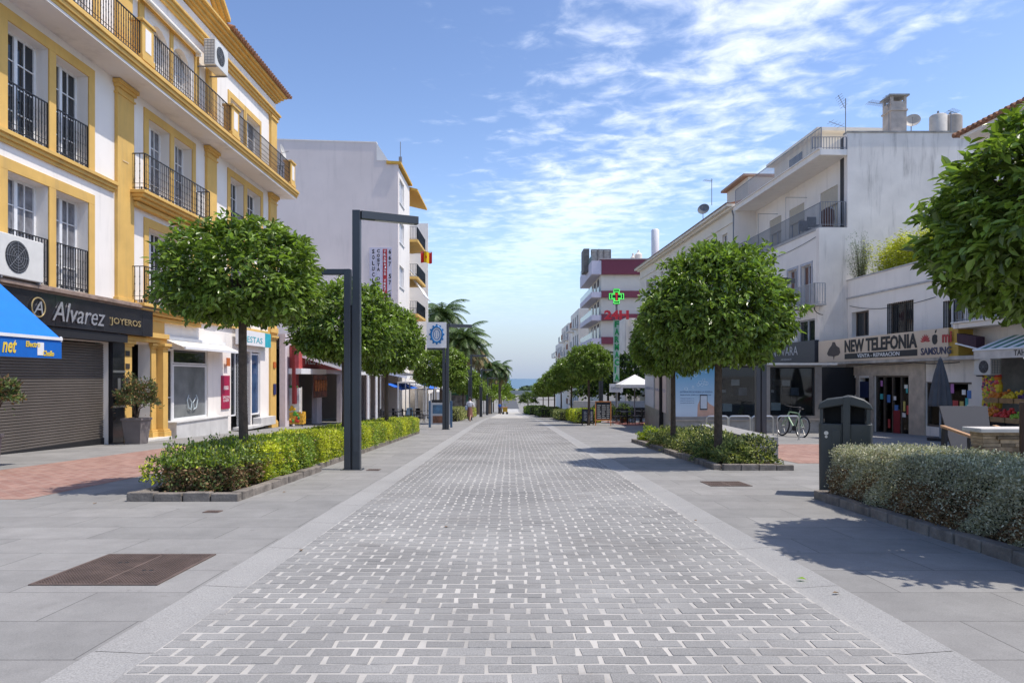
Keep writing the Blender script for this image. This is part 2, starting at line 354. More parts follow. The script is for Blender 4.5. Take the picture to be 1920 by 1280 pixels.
def crown_mesh(name, rx, ry, rz, ncl, per, ll, seed, flat=.55, young=.12, expo=2.7, dome=.12):
    r = np.random.default_rng(seed); d = r.normal(size=(ncl, 3)); d /= np.linalg.norm(d, axis=1, keepdims=True)
    ph = r.uniform(0, 6.28, 6); bumpy = 1+.03*np.sin(3.1*d[:, 0]*2+ph[0])*np.sin(2.7*d[:, 1]*2+ph[1])+.03*np.sin(7*d[:, 2]+ph[2]+4*d[:, 0])+.03*np.sin(9*d[:, 1]+ph[3])
    q = (np.abs(d)**expo).sum(1)**(-1/expo); rad = np.where(r.random(ncl) < .72, r.uniform(.82, 1.04, ncl), r.uniform(.5, .85, ncl))
    P = d*(q*bumpy*rad)[:, None]; P[:, 2] = np.where(P[:, 2] < 0, P[:, 2]*flat/.75, P[:, 2]); P[:, :2] *= (1-dome*np.clip(P[:, 2:3], 0, 1)**1.5); P *= np.array([rx, ry, rz])
    shoots = r.random(ncl) < .07; P[shoots & (d[:, 2] > -.1)] *= 1.12
    C = np.repeat(P, per, 0)+r.normal(size=(ncl*per, 3))*ll*.42; n = len(C); Dn = np.repeat(d, per, 0)
    D = Dn*.6+r.normal(size=(n, 3))*.6; D[:, 2] -= .3
    Nn = Dn*.5+np.array([0, 0, .8])+r.normal(size=(n, 3))*.42
    Ln = ll*r.uniform(.65, 1.25, n); V, Fq = leaf_arrays(C, D, Nn, Ln, Ln*r.uniform(.4, .52, n))
    py = young*(.35+1.5*np.clip(P[:, 2]/rz, 0, 1)); yc = r.random(ncl) < py
    mi = np.repeat(np.repeat(yc, per).astype(int), 2)
    return np_mesh(name, V, Fq, mi)
def leafbox_mesh(name, x0, x1, y0, y1, z0, z1, n, ll, seed, slope=0.0, rough=.05, mats=1, patch=1.0, yden=None, taper=0, bands=None):
    """clipped hedge: leaves over the top and the four sides, material chosen by patches along the hedge"""
    r = np.random.default_rng(seed); lx, ly, lz = x1-x0, y1-y0, z1-z0
    A = np.array([lx*ly, ly*lz, ly*lz, lx*lz, lx*lz]); side = r.choice(5, n, p=A/A.sum())
    a, b = r.random(n), r.random(n)
    if yden: b2 = (np.exp(b*yden)-1)/(math.exp(yden)-1); b = np.where(side < 3, b2, b)
    P = np.zeros((n, 3)); Nn = np.zeros((n, 3))
    for s, (px, py, pz, nn) in enumerate([(a*lx, b*ly, lz+0*a, (0, 0, 1)), (0*a, b*ly, a*lz, (-1, 0, 0)), (lx+0*a, b*ly, a*lz, (1, 0, 0)), (a*lx, 0*b, b*lz, (0, -1, 0)), (a*lx, ly+0*b, b*lz, (0, 1, 0))]):
        k = side == s; P[k] = np.stack([px, py, pz], 1)[k]; Nn[k] = nn
    nz = .5*np.sin(P[:, 1]*5.1+P[:, 0]*3)+.5*np.sin(P[:, 1]*2.3+1.7+P[:, 2]*6)+.6*np.sin(P[:, 1]*11+P[:, 2]*13+P[:, 0]*9)
    P += Nn*(nz*rough*.6+r.normal(size=n)*rough*.45)[:, None]
    edge = np.clip(np.abs(P[:, 0]/lx-.5)*2-.8, 0, 1)*np.clip(P[:, 2]/lz-.7, 0, 1); P[:, 2] -= edge*.25*lz
    if taper: 
        f = 1-taper*(1-np.clip(P[:, 2]/lz, 0, 1)); P[:, 0] = (P[:, 0]-lx/2)*f+lx/2; P[:, 1] = np.where(P[:, 1] < .5, P[:, 1]+(1-f)*.5, P[:, 1])
    W = P+np.array([x0, y0, z0]); W[:, 2] += np.interp(W[:, 1], GY, GZ) if slope else 0
    D = Nn*.7+r.normal(size=(n, 3))*.65; D[:, 2] += .25; NN = Nn+r.normal(size=(n, 3))*.7
    Ln = ll*r.uniform(.6, 1.4, n); V, Fq = quad_leaves(W, D, NN, Ln, Ln*.55)
    t = np.sin(W[:, 1]*2.1/patch+seed)+.7*np.sin(W[:, 1]*4.7/patch+W[:, 0]*3)+.5*np.sin(W[:, 2]*7+W[:, 1]*3.1)+r.normal(size=n)*.7
    if bands: mi = bands(W, t, r)
    else: mi = (t > .9).astype(int) if mats > 1 else np.zeros(n, int)
    return np_mesh(name, V, Fq, mi)
def bush_mesh(name, rx, ry, rz, n, ll, seed, mats=2, ragged=.2):
    r = np.random.default_rng(seed); d = r.normal(size=(n, 3)); d[:, 2] = np.abs(d[:, 2])*.9-.15; d /= np.linalg.norm(d, axis=1, keepdims=True)
    bm = 1+ragged*np.sin(5*d[:, 0]+seed)*np.sin(4*d[:, 1]+2)+ragged*.7*np.sin(9*d[:, 2]+3*d[:, 0])
    P = d*(bm*r.uniform(.55, 1.05, n)**.6)[:, None]*np.array([rx, ry, rz]); D = d+r.normal(size=(n, 3))*.6; D[:, 2] += .2
    Ln = ll*r.uniform(.6, 1.3, n); V, Fq = leaf_arrays(P, D, d+r.normal(size=(n, 3))*.6+np.array([0, 0, .4]), Ln, Ln*.5)
    t = r.random(n); mi = np.where(t < .6, 0, 1) if mats == 2 else (t*mats).astype(int)
    return np_mesh(name, V, Fq, np.repeat(mi, 2))
# ================================================================ GROUND
def pavers(name, c1, c2, cj, bw, bh, jw, rotz=0, grime=.3):
    m = bpy.data.materials.new(name); m.use_nodes = True; t = m.node_tree; p = t.nodes['Principled BSDF']; p.inputs['Roughness'].default_value = .85
    gm = t.nodes.new('ShaderNodeNewGeometry'); mp = t.nodes.new('ShaderNodeMapping'); mp.inputs['Rotation'].default_value = (0, 0, rotz); t.links.new(gm.outputs['Position'], mp.inputs[0])
    mp.inputs['Location'].default_value = (.37, .21, 0)
    b = t.nodes.new('ShaderNodeTexBrick'); t.links.new(mp.outputs[0], b.inputs['Vector']); b.inputs['Color1'].default_value = (*c1, 1); b.inputs['Color2'].default_value = (*c2, 1); b.inputs['Mortar'].default_value = (*cj, 1)
    b.inputs['Scale'].default_value = 1; b.inputs['Brick Width'].default_value = bw; b.inputs['Row Height'].default_value = bh; b.inputs['Mortar Size'].default_value = jw; b.inputs['Mortar Smooth'].default_value = .1; b.offset = .5
    n = noise(t, gm.outputs['Position'], .7, 6, .65); f = ramp01(t, n, .42, .75); f = math_(t, 'MULTIPLY', f, grime)
    mx = t.nodes.new('ShaderNodeMix'); mx.data_type = 'RGBA'; t.links.new(f, mx.inputs['Factor']); t.links.new(b.outputs['Color'], mx.inputs['A']); mx.inputs['B'].default_value = (.20, .19, .18, 1)
    # small dark stains
    n3 = noise(t, gm.outputs['Position'], 7, 3, .5); f3 = ramp01(t, n3, .68, .76); f3 = math_(t, 'MULTIPLY', f3, .5)
    mx3 = t.nodes.new('ShaderNodeMix'); mx3.data_type = 'RGBA'; t.links.new(f3, mx3.inputs['Factor']); t.links.new(mx.outputs['Result'], mx3.inputs['A']); mx3.inputs['B'].default_value = (.15, .14, .13, 1)
    nn = noise(t, gm.outputs['Position'], 2.3, 7, .7); mq = t.nodes.new('ShaderNodeMapRange'); t.links.new(nn, mq.inputs[0]); mq.inputs[1].default_value = .3; mq.inputs[2].default_value = .7; mq.inputs[3].default_value = .86; mq.inputs[4].default_value = 1.15
    xq = t.nodes.new('ShaderNodeVectorMath'); xq.operation = 'SCALE'; t.links.new(mx3.outputs['Result'], xq.inputs[0]); t.links.new(mq.outputs[0], xq.inputs['Scale'])
    n2 = noise(t, gm.outputs['Position'], 150, 2); mr = t.nodes.new('ShaderNodeMapRange'); t.links.new(n2, mr.inputs[0]); mr.inputs[1].default_value = .3; mr.inputs[2].default_value = .7; mr.inputs[3].default_value = .84; mr.inputs[4].default_value = 1.16
    x = t.nodes.new('ShaderNodeVectorMath'); x.operation = 'SCALE'; t.links.new(xq.outputs[0], x.inputs[0]); t.links.new(mr.outputs[0], x.inputs['Scale']); t.links.new(x.outputs[0], p.inputs['Base Color'])
    bp = t.nodes.new('ShaderNodeBump'); bp.inputs['Strength'].default_value = .35; bp.inputs['Distance'].default_value = .004; bp.invert = True
    t.links.new(b.outputs['Fac'], bp.inputs['Height']); t.links.new(bp.outputs[0], p.inputs['Normal']); return m
PAVE = pavers('granite_pavers', (.208, .203, .192), (.258, .25, .236), (.10, .096, .09), 1.2, .6, .0042)
REDPAVE = pavers('red_brick_pavers', (.25, .12, .09), (.345, .20, .155), (.34, .27, .23), .22, .11, .007, rotz=R(90), grime=.2)
GROUNDM = M('bare_ground', (.22, .21, .19), .95, .15, .5)
def strip(name, x0, x1, y0, y1, dz, mat, thick=0):
    ys = [y0]+[y for y in GYS if y0 < y < y1]+[y1]; mb = MB()
    for a, b in zip(ys[:-1], ys[1:]):
        za, zb = g(a)+dz, g(b)+dz
        if thick: mb.add([(x0, a, za-thick), (x1, a, za-thick), (x1, b, zb-thick), (x0, b, zb-thick), (x0, a, za), (x1, a, za), (x1, b, zb), (x0, b, zb)], [(4, 5, 6, 7), (0, 4, 7, 3), (1, 2, 6, 5)])
        else: mb.quad((x0, a, za), (x1, a, za), (x1, b, zb), (x0, b, zb))
    o = mb.build(name, mat); return structure(o)
XL, XR = -1.82, 1.95
strip('ground', -3500, 3500, -40, 2600, -.03, GROUNDM)
strip('pavement', -14, XL-.31, -8, 175, 0, PAVE)
strip('pavement', XR+.33, 26, -8, 175, 0, PAVE)
strip('road', XL, XR, -8, 175, -.0012, MORTAR)
# gutters of pale granite with a narrow cobble-side lip; every 1.5 m a joint
def gutter(x0, x1, side):
    mb = MB(); ys = np.arange(-4, 60, 1.25); r = random.Random(3)
    for a in ys:
        b = a+1.25-.006; j = r.uniform(-.002, .002)
        def P(x, y, dz): return (x+j, y, g(y)+dz)
        xm = x0+(x1-x0)*(.78 if side < 0 else .22)
        prof = [(x0, .005 if side < 0 else -.004), (xm, -.006 if side < 0 else -.012), (x1, -.004 if side < 0 else .006)]
        for (xa, da), (xb, db) in zip(prof[:-1], prof[1:]):
            mb.quad(P(xa, a, da), P(xb, a, db), P(xb, b, db), P(xa, b, da))
    o = mb.build('kerb_gutter', GRAN); structure(o)
gutter(XL-.31, XL, -1); gutter(XR, XR+.33, 1)
strip('gutter_bed', XL-.315, XL+.005, -8, 60, -.02, M('dark_joint', (.07, .065, .06), .95)); strip('gutter_bed', XR-.005, XR+.335, -8, 60, -.02, MC['dark_joint'])
strip('kerb_gutter', XL-.31, XL, 60, 175, .0, GRAN); strip('kerb_gutter', XR, XR+.33, 60, 175, .0, GRAN)
# setts: one slightly irregular stone after another, running bond
def setts():
    r = np.random.default_rng(5); PW, PD = .2285, .1135; V = []; Fq = []; y = 2.2; row = 0
    nx = int((XR-XL)/PW)+2
    while y < 62:
        off = (row % 2)*.5*PW+r.normal()*.006; jx, jy = .021, .0145
        for i in range(-1, nx):
            a = XL+i*PW+off+r.normal()*.003; b = a+PW-jx+r.normal()*.003; a = max(a, XL+.006); b = min(b, XR-.006)
            if b-a < .04: continue
            yy = y+r.normal()*.003; d = PD-jy+r.normal()*.003; z = g(y)+.0012+abs(r.normal())*.0008; tx, ty = r.normal()*.0003, r.normal()*.0003
            c = r.normal(size=8)*.003; k = .003
            pts = [(a+c[0], yy+c[1]), (b+c[2], yy+c[3]), (b+c[4], yy+d+c[5]), (a+c[6], yy+d+c[7])]
            n = len(V); sg = [(1, 1), (-1, 1), (-1, -1), (1, -1)]
            for (px, py) in pts: V.append((px, py, g(y)-.006-.036*(py-y)))
            for q, ((px, py), (sx_, sy_)) in enumerate(zip(pts, sg)): V.append((px+sx_*k, py+sy_*k, z-.036*(py-y)+(tx if q in (1, 2) else -tx)+(ty if q > 1 else -ty)))
            Fq += [(n+4, n+5, n+6, n+7), (n, n+1, n+5, n+4), (n+1, n+2, n+6, n+5), (n+2, n+3, n+7, n+6), (n+3, n, n+4, n+7)]
        y += PD; row += 1
    me = np_mesh('road_setts', np.array(V), np.array(Fq)); o = link('road_setts', me, COBBLE); structure(o); tag(o, kind='structure')
setts()
ROADFAR = pavers('distant_setts', (.19, .19, .19), (.22, .22, .22), (.42, .40, .38), .2285, .1135, .008)
strip('road_setts', XL, XR, 62, 175, -.002, ROADFAR)
# red brick areas
strip('red_paving', -9.55, -6.35, 8.95, 40, .004, REDPAVE); strip('red_paving', 6.0, 9.4, 14.2, 20.6, .004, REDPAVE); strip('red_paving', 6.2, 10.5, 36.5, 46, .004, M('terrace_red_floor', (.33, .13, .10), .8, .15))
# far ground, road end and sea
SEAM = M('sea_water', (.035, .10, .17), .35, .1, .002, spec=.3)
structure(MB().quad((-30000, 1800, -33.5), (30000, 1800, -33.5), (30000, 15500, -33.5), (-30000, 15500, -33.5)).build('sea', SEAM))
strip('road', -2.4, 2.4, 175, 300, .004, M('asphalt', (.075, .075, .078), .9, .1, 2))
# iron covers
def cover(x0, x1, y0, y1, label, nx, ny, col=(.12, .085, .07), rz=0):
    t = thing('manhole_cover', label, 'manhole cover', ((x0+x1)/2, (y0+y1)/2, g((y0+y1)/2)))
    z = lambda y: g(y)
    mt = M('rusty_cast_iron', col, .75, .25, 5, .4)
    mb = MB(); a, b = .02, .008
    def hx(xa, xb, ya, yb, za, zb): mb.add([(xa, ya, z(ya)+za), (xb, ya, z(ya)+za), (xb, yb, z(yb)+za), (xa, yb, z(yb)+za), (xa, ya, z(ya)+zb), (xb, ya, z(ya)+zb), (xb, yb, z(yb)+zb), (xa, yb, z(yb)+zb)], [(4, 5, 6, 7), (0, 1, 5, 4), (1, 2, 6, 5), (2, 3, 7, 6), (3, 0, 4, 7)])
    for q in ((x0, x1, y0, y0+a), (x0, x1, y1-a, y1), (x0, x0+a, y0+a, y1-a), (x1-a, x1, y0+a, y1-a)): hx(*q, .001, .009)
    mb.build('rim', mt, t)
    mb = MB(); hx(x0+a, x1-a, y0+a, y1-a, .0005, .003); w = (x1-x0-2*a)/nx; h = (y1-y0-2*a)/ny
    for i in range(nx):
        for j in range(ny):
            xa = x0+a+i*w+w*.18; ya = y0+a+j*h+h*.18
            if abs(i-nx/2) < .6 and nx > 12: continue
            hx(xa, xa+w*.64, ya, ya+h*.64, .003, .0085)
    mb.build('plate', mt, t)
    if nx > 20:
        for fx, fy in ((.30, .68), (.36, .68), (.66, .42), (.72, .42)):
            cx, cy = x0+(x1-x0)*fx, y0+(y1-y0)*fy; MB().cyl((cx, cy, z(cy)+.0087), (cx, cy, z(cy)+.0092), .017, n=10).build('lifting_hole', BLACK, t)
    return t
cover(-3.36, -2.46, 4.76, 5.72, 'large square rusty iron cover with studded plate in the left foreground pavement', 40, 36)
cover(3.05, 3.68, 10.35, 10.95, 'small dark slotted drain cover in the right pavement beside the shrub bed corner', 18, 3)
cover(-3.55, -3.37, 7.88, 8.02, 'tiny square iron valve cover in front of the left bed kerb', 4, 4)
cover(-2.68, -2.44, 12.7, 12.95, 'small rusty access lid in the paving at the foot of the near left lamp', 5, 5)
# fallen leaves and flecks
for i, (x, y) in enumerate(((-.64, 7.0), (1.98, 7.35), (2.07, 4.93), (2.2, 4.55), (-3.2, 9.6), (-5.2, 8.6), (-1.8, 5.9))):
    r = random.Random(i); ln = .05+.02*r.random(); a = r.random()*6; z = g(y)+.008
    d = Vector((math.cos(a), math.sin(a), 0)); s = Vector((-d.y, d.x, 0)); c = Vector((x, y, z))
    mb = MB(); mb.quad(c, c+d*ln*.5+s*ln*.3+Vector((0, 0, .012)), c+d*ln+Vector((0, 0, .004)), c+d*ln*.5-s*ln*.3+Vector((0, 0, .009)))
    tag(mb.build('fallen_leaf', BROWNLEAF if i != 2 else YLEAF, origin=(x, y, z)), ['brown fallen leaf lying in the middle of the setts', 'large brown fallen leaf on the right gutter, farthest along it', 'yellow green fallen leaf on the right gutter edge', 'small dry leaf on the right gutter nearest the camera', 'dry leaf on the pavement along the left bed kerb', 'dry leaf on the grey paving near the shadow on the left', 'tiny dry leaf beside the left gutter'][i], 'leaf')

# ================================================================ LEFT: YELLOW AND WHITE BUILDING
F1 = Facade(-12.4, .0125, True)
B1 = thing('apartment_building', 'white apartment building with ochre yellow frames, pilasters and a long top balcony, ground floor shops', 'building', F1.pt(12, 0, g(20)))
U0, U1 = 11.6, 34.9
BAY = [((16.53, 17.99), (18.26, 19.66)), ((22.84, 24.25), (24.53, 25.9)), ((29.33, 30.78), (31.13, 32.8))]
BAY0 = ((12.0, 12.9), (13.1, 14.0))
holes = []
for b in BAY:
    for (a, c) in b: holes += [(a, c, 3.68, 6.29), (a, c, 7.27, 9.92)]
wall(F1, U0, U1, 3.5, 10.5, holes, 'wall', WHITE, B1, t=.55)
for bi, b in enumerate(BAY):
    a0, a1, b0, b1 = b[0][0], b[0][1], b[1][0], b[1][1]
    for fi, (z0, z1) in enumerate(((3.68, 6.29), (7.27, 9.92))):
        mb = MB(); e = .27; w1 = .045
        for (p, q) in ((a0-e, a0), (a1, b0), (b1, b1+e)): mb.fbox(F1, p, q, 0, w1, z0-.02, z1)
        mb.fbox(F1, a0-e, b1+e, 0, w1, z1, z1+.29)
        mb.build('window_surround', YELLOW, B1, bevel=.008)
        for (p, q) in b:
            window(F1, p, q, z0, z1, B1, w=-.32, cols=2, rows=4, gm=GREYGLASS if (fi+bi) % 2 == 0 else DARKGLASS, fw=.07)
        if bi != 1:
            for (p, q) in b: railing(F1, p+.01, q-.01, z0+.02, z0+1.2, B1, w=.0, sp=.105)
        elif bi == 1:
            railing(F1, 21.75, 26.3, z0-.02, z0+1.12, B1, w=.5, wback=.02, sp=.12)
            mb = MB()
            for k, (dz, ww) in enumerate(((0, .58), (.1, .5), (.2, .38), (.32, .22))):
                mb.fbox(F1, 21.6+k*.07, 26.45-k*.07, 0, ww, z0-.04-dz-(.1 if k < 3 else .14), z0-.04-dz-.002*k)
            mb.build('balcony_slab', YELLOW, B1, bevel=.01)
# pilasters, belt courses
for (a, c) in ((14.3, 15.2), (20.95, 21.85), (27.0, 27.85), (33.85, 34.75)):
    mb = MB(); mb.fbox(F1, a, c, 0, .11, 3.75, 10.2).fbox(F1, a-.06, c+.06, 0, .17, 3.5, 3.75).fbox(F1, a-.04, c+.04, 0, .15, 10.0, 10.06)
    mb.fbox(F1, a-.05, c+.05, 0, .17, 10.2, 10.3).fbox(F1, a-.1, c+.1, 0, .23, 10.3, 10.42).build('pilaster', YELLOW, B1, bevel=.01)
for (a, c) in ((15.25, 20.9), (21.9, 21.97), (26.25, 26.95), (27.9, 33.8)):
    if c-a < .1: continue
    MB().fbox(F1, a, c, 0, .06, 6.92, 7.02).fbox(F1, a, c, 0, .12, 7.02, 7.12).fbox(F1, a, c, 0, .18, 7.12, 7.22).build('belt_course', YELLOW, B1, bevel=.008)
MB().fbox(F1, 21.87, 22.5, 0, .1, 6.98, 7.2).build('belt_course', YELLOW, B1, bevel=.008)
MB().fbox(F1, 21.2, 21.5, .12, .13, 8.0, 8.01).build('utility_box', WHITE, B1)
# ceiling slab of the top balcony
MB().fbox(F1, U0, U1+.35, -.3, .92, 10.44, 10.52).build('balcony_soffit', SOFFIT, B1)
mb = MB()
for (w0, w1, z0, z1) in ((0, .94, 10.52, 10.62), (0, 1.0, 10.62, 10.74), (0, 1.05, 10.74, 10.86), (0, .98, 10.86, 10.93)): mb.fbox(F1, U0, U1+.3+w1*.2, w0-.2, w1, z0, z1)
mb.build('balcony_slab', YELLOW, B1, bevel=.012)
piers = [(14.2, 14.8), (20.75, 21.4), (27.25, 27.95), (34.3, 34.95)]
for (a, c) in piers:
    p = MB().fbox(F1, a, c, .64, .98, 10.93, 12.1).fbox(F1, a-.05, c+.05, .59, 1.03, 12.1, 12.18).fbox(F1, a-.03, c+.03, .61, 1.01, 10.93, 11.1).build('balcony_pier', YELLOW, B1, bevel=.01)
    MB().fbox(F1, a+.16, c-.16, .98, .99, 11.25, 11.95).build('panel', WHITE, p)
for (a, c) in ((11.6, 14.2), (14.8, 20.75), (21.4, 27.25), (27.95, 34.3)): railing(F1, a, c, 10.93, 12.05, B1, w=.9, sp=.12)
railing(Frontal(F1.pt(34.9, 0, 0).y), -11.9, -11.35, 10.93, 12.05, B1, w=0, sp=.12)
# attic floor
att = []
for b in BAY: att += [(b[0][0], b[0][1], 10.95, 13.3), (b[1][0]-.05, b[1][1]-.1, 10.95, 13.3)]
wall(F1, U0, U1, 10.93, 15.2, att, 'attic_wall', WHITE, B1, t=.45)
for bi, b in enumerate(BAY):
    for k, (p, q) in enumerate(b):
        if k: p -= .05; q -= .1
        window(F1, p, q, 10.95, 13.3, B1, w=-.25, cols=1, rows=3, gm=GREYGLASS if bi != 1 else M('lowered_white_blind', (.6, .58, .56), .6, .05), fw=.08)
        mb = MB()
        if bi == 1 or bi == 0:      # arched heads: fill the upper corners
            n = 10; r = (q-p)/2; c = (p+q)/2; zc = 13.3-r
            for s in (-1, 1):
                poly = [(c+s*r, 13.3)]+[(c+s*r*math.cos(math.pi/2*i/n), zc+r*math.sin(math.pi/2*i/n)) for i in range(n+1)]
                for i in range(1, n+1):
                    A, Bq, Cq = poly[0], poly[i], poly[i+1]
                    mb.prism([F1.pt(A[0], -.22, A[1]), F1.pt(Bq[0], -.22, Bq[1]), F1.pt(Cq[0], -.22, Cq[1])], F1.n*.21)
            mb.build('arch_head', WHITE, B1)
        else:
            mb.fbox(F1, p-.22, p, 0, .04, 10.93, 13.3).fbox(F1, q, q+.15, 0, .04, 10.93, 13.3).fbox(F1, p-.22, q+.15, 0, .04, 13.3, 13.55).build('window_surround', YELLOW, B1)
    if bi < 2:
        a, c = b[0][0]-.4, b[1][1]+.3; mid = (b[0][1]+b[1][0])/2-.03
        MB().fbox(F1, a-.2, a+.1, 0, .06, 10.95, 13.6).fbox(F1, mid-.1, mid+.1, 0, .05, 10.95, 13.6).fbox(F1, c-.1, c+.2, 0, .06, 10.95, 13.6).fbox(F1, a-.2, c+.2, 0, .07, 13.6, 13.85).build('attic_surround', YELLOW, B1)
for (a, c) in ((14.3, 15.2), (20.95, 21.75), (27.05, 27.85), (33.95, 34.75)):
    MB().fbox(F1, a, c, 0, .12, 10.95, 14.4).fbox(F1, a-.05, c+.05, 0, .18, 14.2, 14.32).build('attic_pilaster', YELLOW, B1, bevel=.01)
mb = MB()
for (w1, z0, z1) in ((.1, 14.3, 14.42), (.17, 14.42, 14.55), (.25, 14.55, 14.64)): mb.fbox(F1, U0, U1+w1*.5, 0, w1, z0, z1)
mb.build('cornice', YELLOW, B1, bevel=.01)
mb = MB()
for (w1, z0, z1) in ((.1, 15.25, 15.34), (.2, 15.34, 15.46), (.34, 15.46, 15.58), (.48, 15.58, 15.68)): mb.fbox(F1, U0, U1+w1*.7, -.3, w1, z0, z1)
mb.build('cornice', YELLOW, B1, bevel=.01)
# pediment over the middle bay, tiled eaves either side
mb = MB(); pa, pb, pz, pt_ = 20.7, 28.2, 15.68, 18.6; pm = (pa+pb)/2
mb.prism([F1.pt(pa, -.3, pz), F1.pt(pb, -.3, pz), F1.pt(pm, -.3, pt_)], F1.n*.35); mb.build('pediment', WHITE, B1)
mb = MB()
for s, q in ((-1, pa), (1, pb)):
    for k, (w1, th) in enumerate(((.2, .0), (.34, .14), (.48, .28))):
        a = (q+s*.1, pz+th); b = (pm, pt_+th+.05)
        mb.prism([F1.pt(a[0], -.3, a[1]), F1.pt(b[0], -.3, b[1]), F1.pt(b[0], -.3, b[1]+.17), F1.pt(a[0], -.3, a[1]+.17)], F1.n*(w1+.3))
mb.build('raking_cornice', YELLOW, B1)
def tile_eave(F, ua, ub, w1, z, parent, sp=.24, L_=2.6, slope=.35, r=.085):
    mb = MB(); n = int((ub-ua)/sp)
    for i in range(n+1):
        u = ua+(ub-ua)*i/n; a = F.pt(u, w1, z+.03); b = F.pt(u, w1-L_, z+.03+L_*slope)
        for q in range(3):
            p0 = a.lerp(b, q/3); p1 = a.lerp(b, (q+1)/3+.02); mb.cyl(p0, p1, r, r*.82, n=8, caps=(q == 0))
    mb.prism([F.pt(ua, w1-.05, z-.04), F.pt(ua, w1-.05, z+.0), F.pt(ua, w1-L_, z+L_*slope), F.pt(ua, w1-L_, z-.04)], F.d*(ub-ua))
    return mb.build('tiled_roof', TILE, parent)
tile_eave(F1, 28.3, 35.4, .64, 15.72, B1); tile_eave(F1, 11.6, 20.6, .64, 15.72, B1)
# right end wall and body of the block
mb = MB(); a = F1.pt(U1-.01, -.56, 0); mb.prism([F1.pt(U1-.2, -.56, g(36)), F1.pt(U1, -.56, g(36)), F1.pt(U1, -12, g(36)), F1.pt(U1-.2, -12, g(36))], (0, 0, 15.2-g(36))); mb.build('end_wall', WHITE, B1)
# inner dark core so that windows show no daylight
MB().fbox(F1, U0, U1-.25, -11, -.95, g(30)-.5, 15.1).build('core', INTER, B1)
# air conditioners
def aircon(F, u0, u1, w0, w1, z0, z1, label, fan_side='front', nm='air_conditioner'):
    t = thing(nm, label, 'air conditioner', F.pt((u0+u1)/2, w0, z0)); m = M('off_white_metal', (.66, .65, .61), .45, .05)
    MB().fbox(F, u0, u1, w0, w1, z0, z1).build('casing', m, t, bevel=.02)
    uc = u0+(u1-u0)*(.4 if fan_side == 'front' else .6); zc = (z0+z1)/2; r = min(z1-z0, (u1-u0)*.8)*.38
    MB().cyl(F.pt(uc, w1, zc), F.pt(uc, w1+.012, zc), r, n=28).build('fan_opening', M('fan_dark', (.035, .037, .04), .6, .2), t)
    gr = MB()
    for k in range(1, 6):
        pts = [F.pt(uc+math.cos(q/24*6.2832)*r*k/5.5, w1+.022, zc+math.sin(q/24*6.2832)*r*k/5.5) for q in range(25)]; gr.tube(pts, .004, 4)
    for q in range(8):
        A = q*math.pi/4; gr.cyl(F.pt(uc, w1+.022, zc), F.pt(uc+math.cos(A)*r, w1+.022, zc+math.sin(A)*r), .005, n=4)
    gr.build('fan_guard', GREYIRON, t)
    sb = MB()      # side coil grill facing the camera
    for k in range(9): zz_ = z0+.06+(z1-z0-.12)*k/8; sb.fbox(F, u0-.012, u0, w0+.03, w1-.05, zz_-.006, zz_+.006)
    for k in range(4): ww = w0+.03+(w1-w0-.08)*k/3; sb.fbox(F, u0-.014, u0, ww-.005, ww+.005, z0+.06, z1-.06)
    sb.build('side_grille', GREYIRON, t)
    MB().fbox(F, u0+.1, u0+.14, 0, w1, z0-.05, z0-.003).fbox(F, u1-.14, u1-.1, 0, w1, z0-.05, z0-.003).build('bracket', GREYIRON, t)
    return t
aircon(F1, 26.15, 27.3, .35, .8, 13.25, 14.25, 'air conditioner on the attic wall above the top balcony of the yellow building', 'front')
aircon(F1, 15.55, 17.05, .1, .55, 3.62, 4.62, 'large white air conditioner with round fan above the blue awning', 'front')
# small fittings on the top balcony
t = thing('satellite_dish', 'small pale satellite dish at the far end of the yellow building balcony', 'satellite dish', F1.pt(33.6, .7, 12.0))
MB().lathe((0, 0, 0), [(.001, 0), (.2, .02), (.36, .08)], 18).build('tmp', M('dish_paint', (.5, .48, .44), .6, .1))
tmp = bpy.data.objects['tmp']; me = tmp.data; me.transform(Matrix.Translation(F1.pt(33.6, .75, 12.35)) @ Matrix.Rotation(R(75), 4, 'Y')); bpy.data.objects.remove(tmp)
me.name = 'dish'; o = bpy.data.objects.new('dish', me); COL.objects.link(o); me.transform(ROOT[t.name].inverted()); o.parent = t
MB().cyl(F1.pt(33.6, .7, 11.5), F1.pt(33.6, .7, 12.3), .02).cyl(F1.pt(33.6, .75, 12.3), F1.pt(33.5, 1.15, 12.35), .012).build('pole', GREYIRON, t)
# rolled awning on the attic
t = thing('rolled_awning', 'narrow rolled white awning above the arched attic windows of the yellow building', 'awning', F1.pt(24, .2, 13.5))
MB().cyl(F1.pt(20.8, .25, 13.62), F1.pt(26.0, .25, 13.62), .085, n=12).build('cloth_roll', PALE, t); MB().fbox(F1, 20.7, 26.1, .1, .2, 13.66, 13.72).fbox(F1, 20.72, 20.78, .1, .3, 13.5, 13.66).fbox(F1, 26.02, 26.08, .1, .3, 13.5, 13.66).build('bracket', FRAMEW, t)
# ground floor
zg = g(20)-.3
us = F1.u(203); uc0, uc1 = us, F1.u(226); up0, up1, ud1, up2 = uc1, F1.u(243), F1.u(281), F1.u(311, .2)
Z_SH = 2.32
gh = [(10, us, zg, Z_SH), (up1, ud1, zg, 2.38), (up2+.25, F1.u(397), zg+.0, 2.35), (F1.u(433), F1.u(470), zg, 2.45), (F1.u(472), F1.u(488), zg, 2.45)]
wall(F1, 9.5, U1, zg, 3.5, gh, 'ground_floor_wall', WHITE, B1, t=.4)
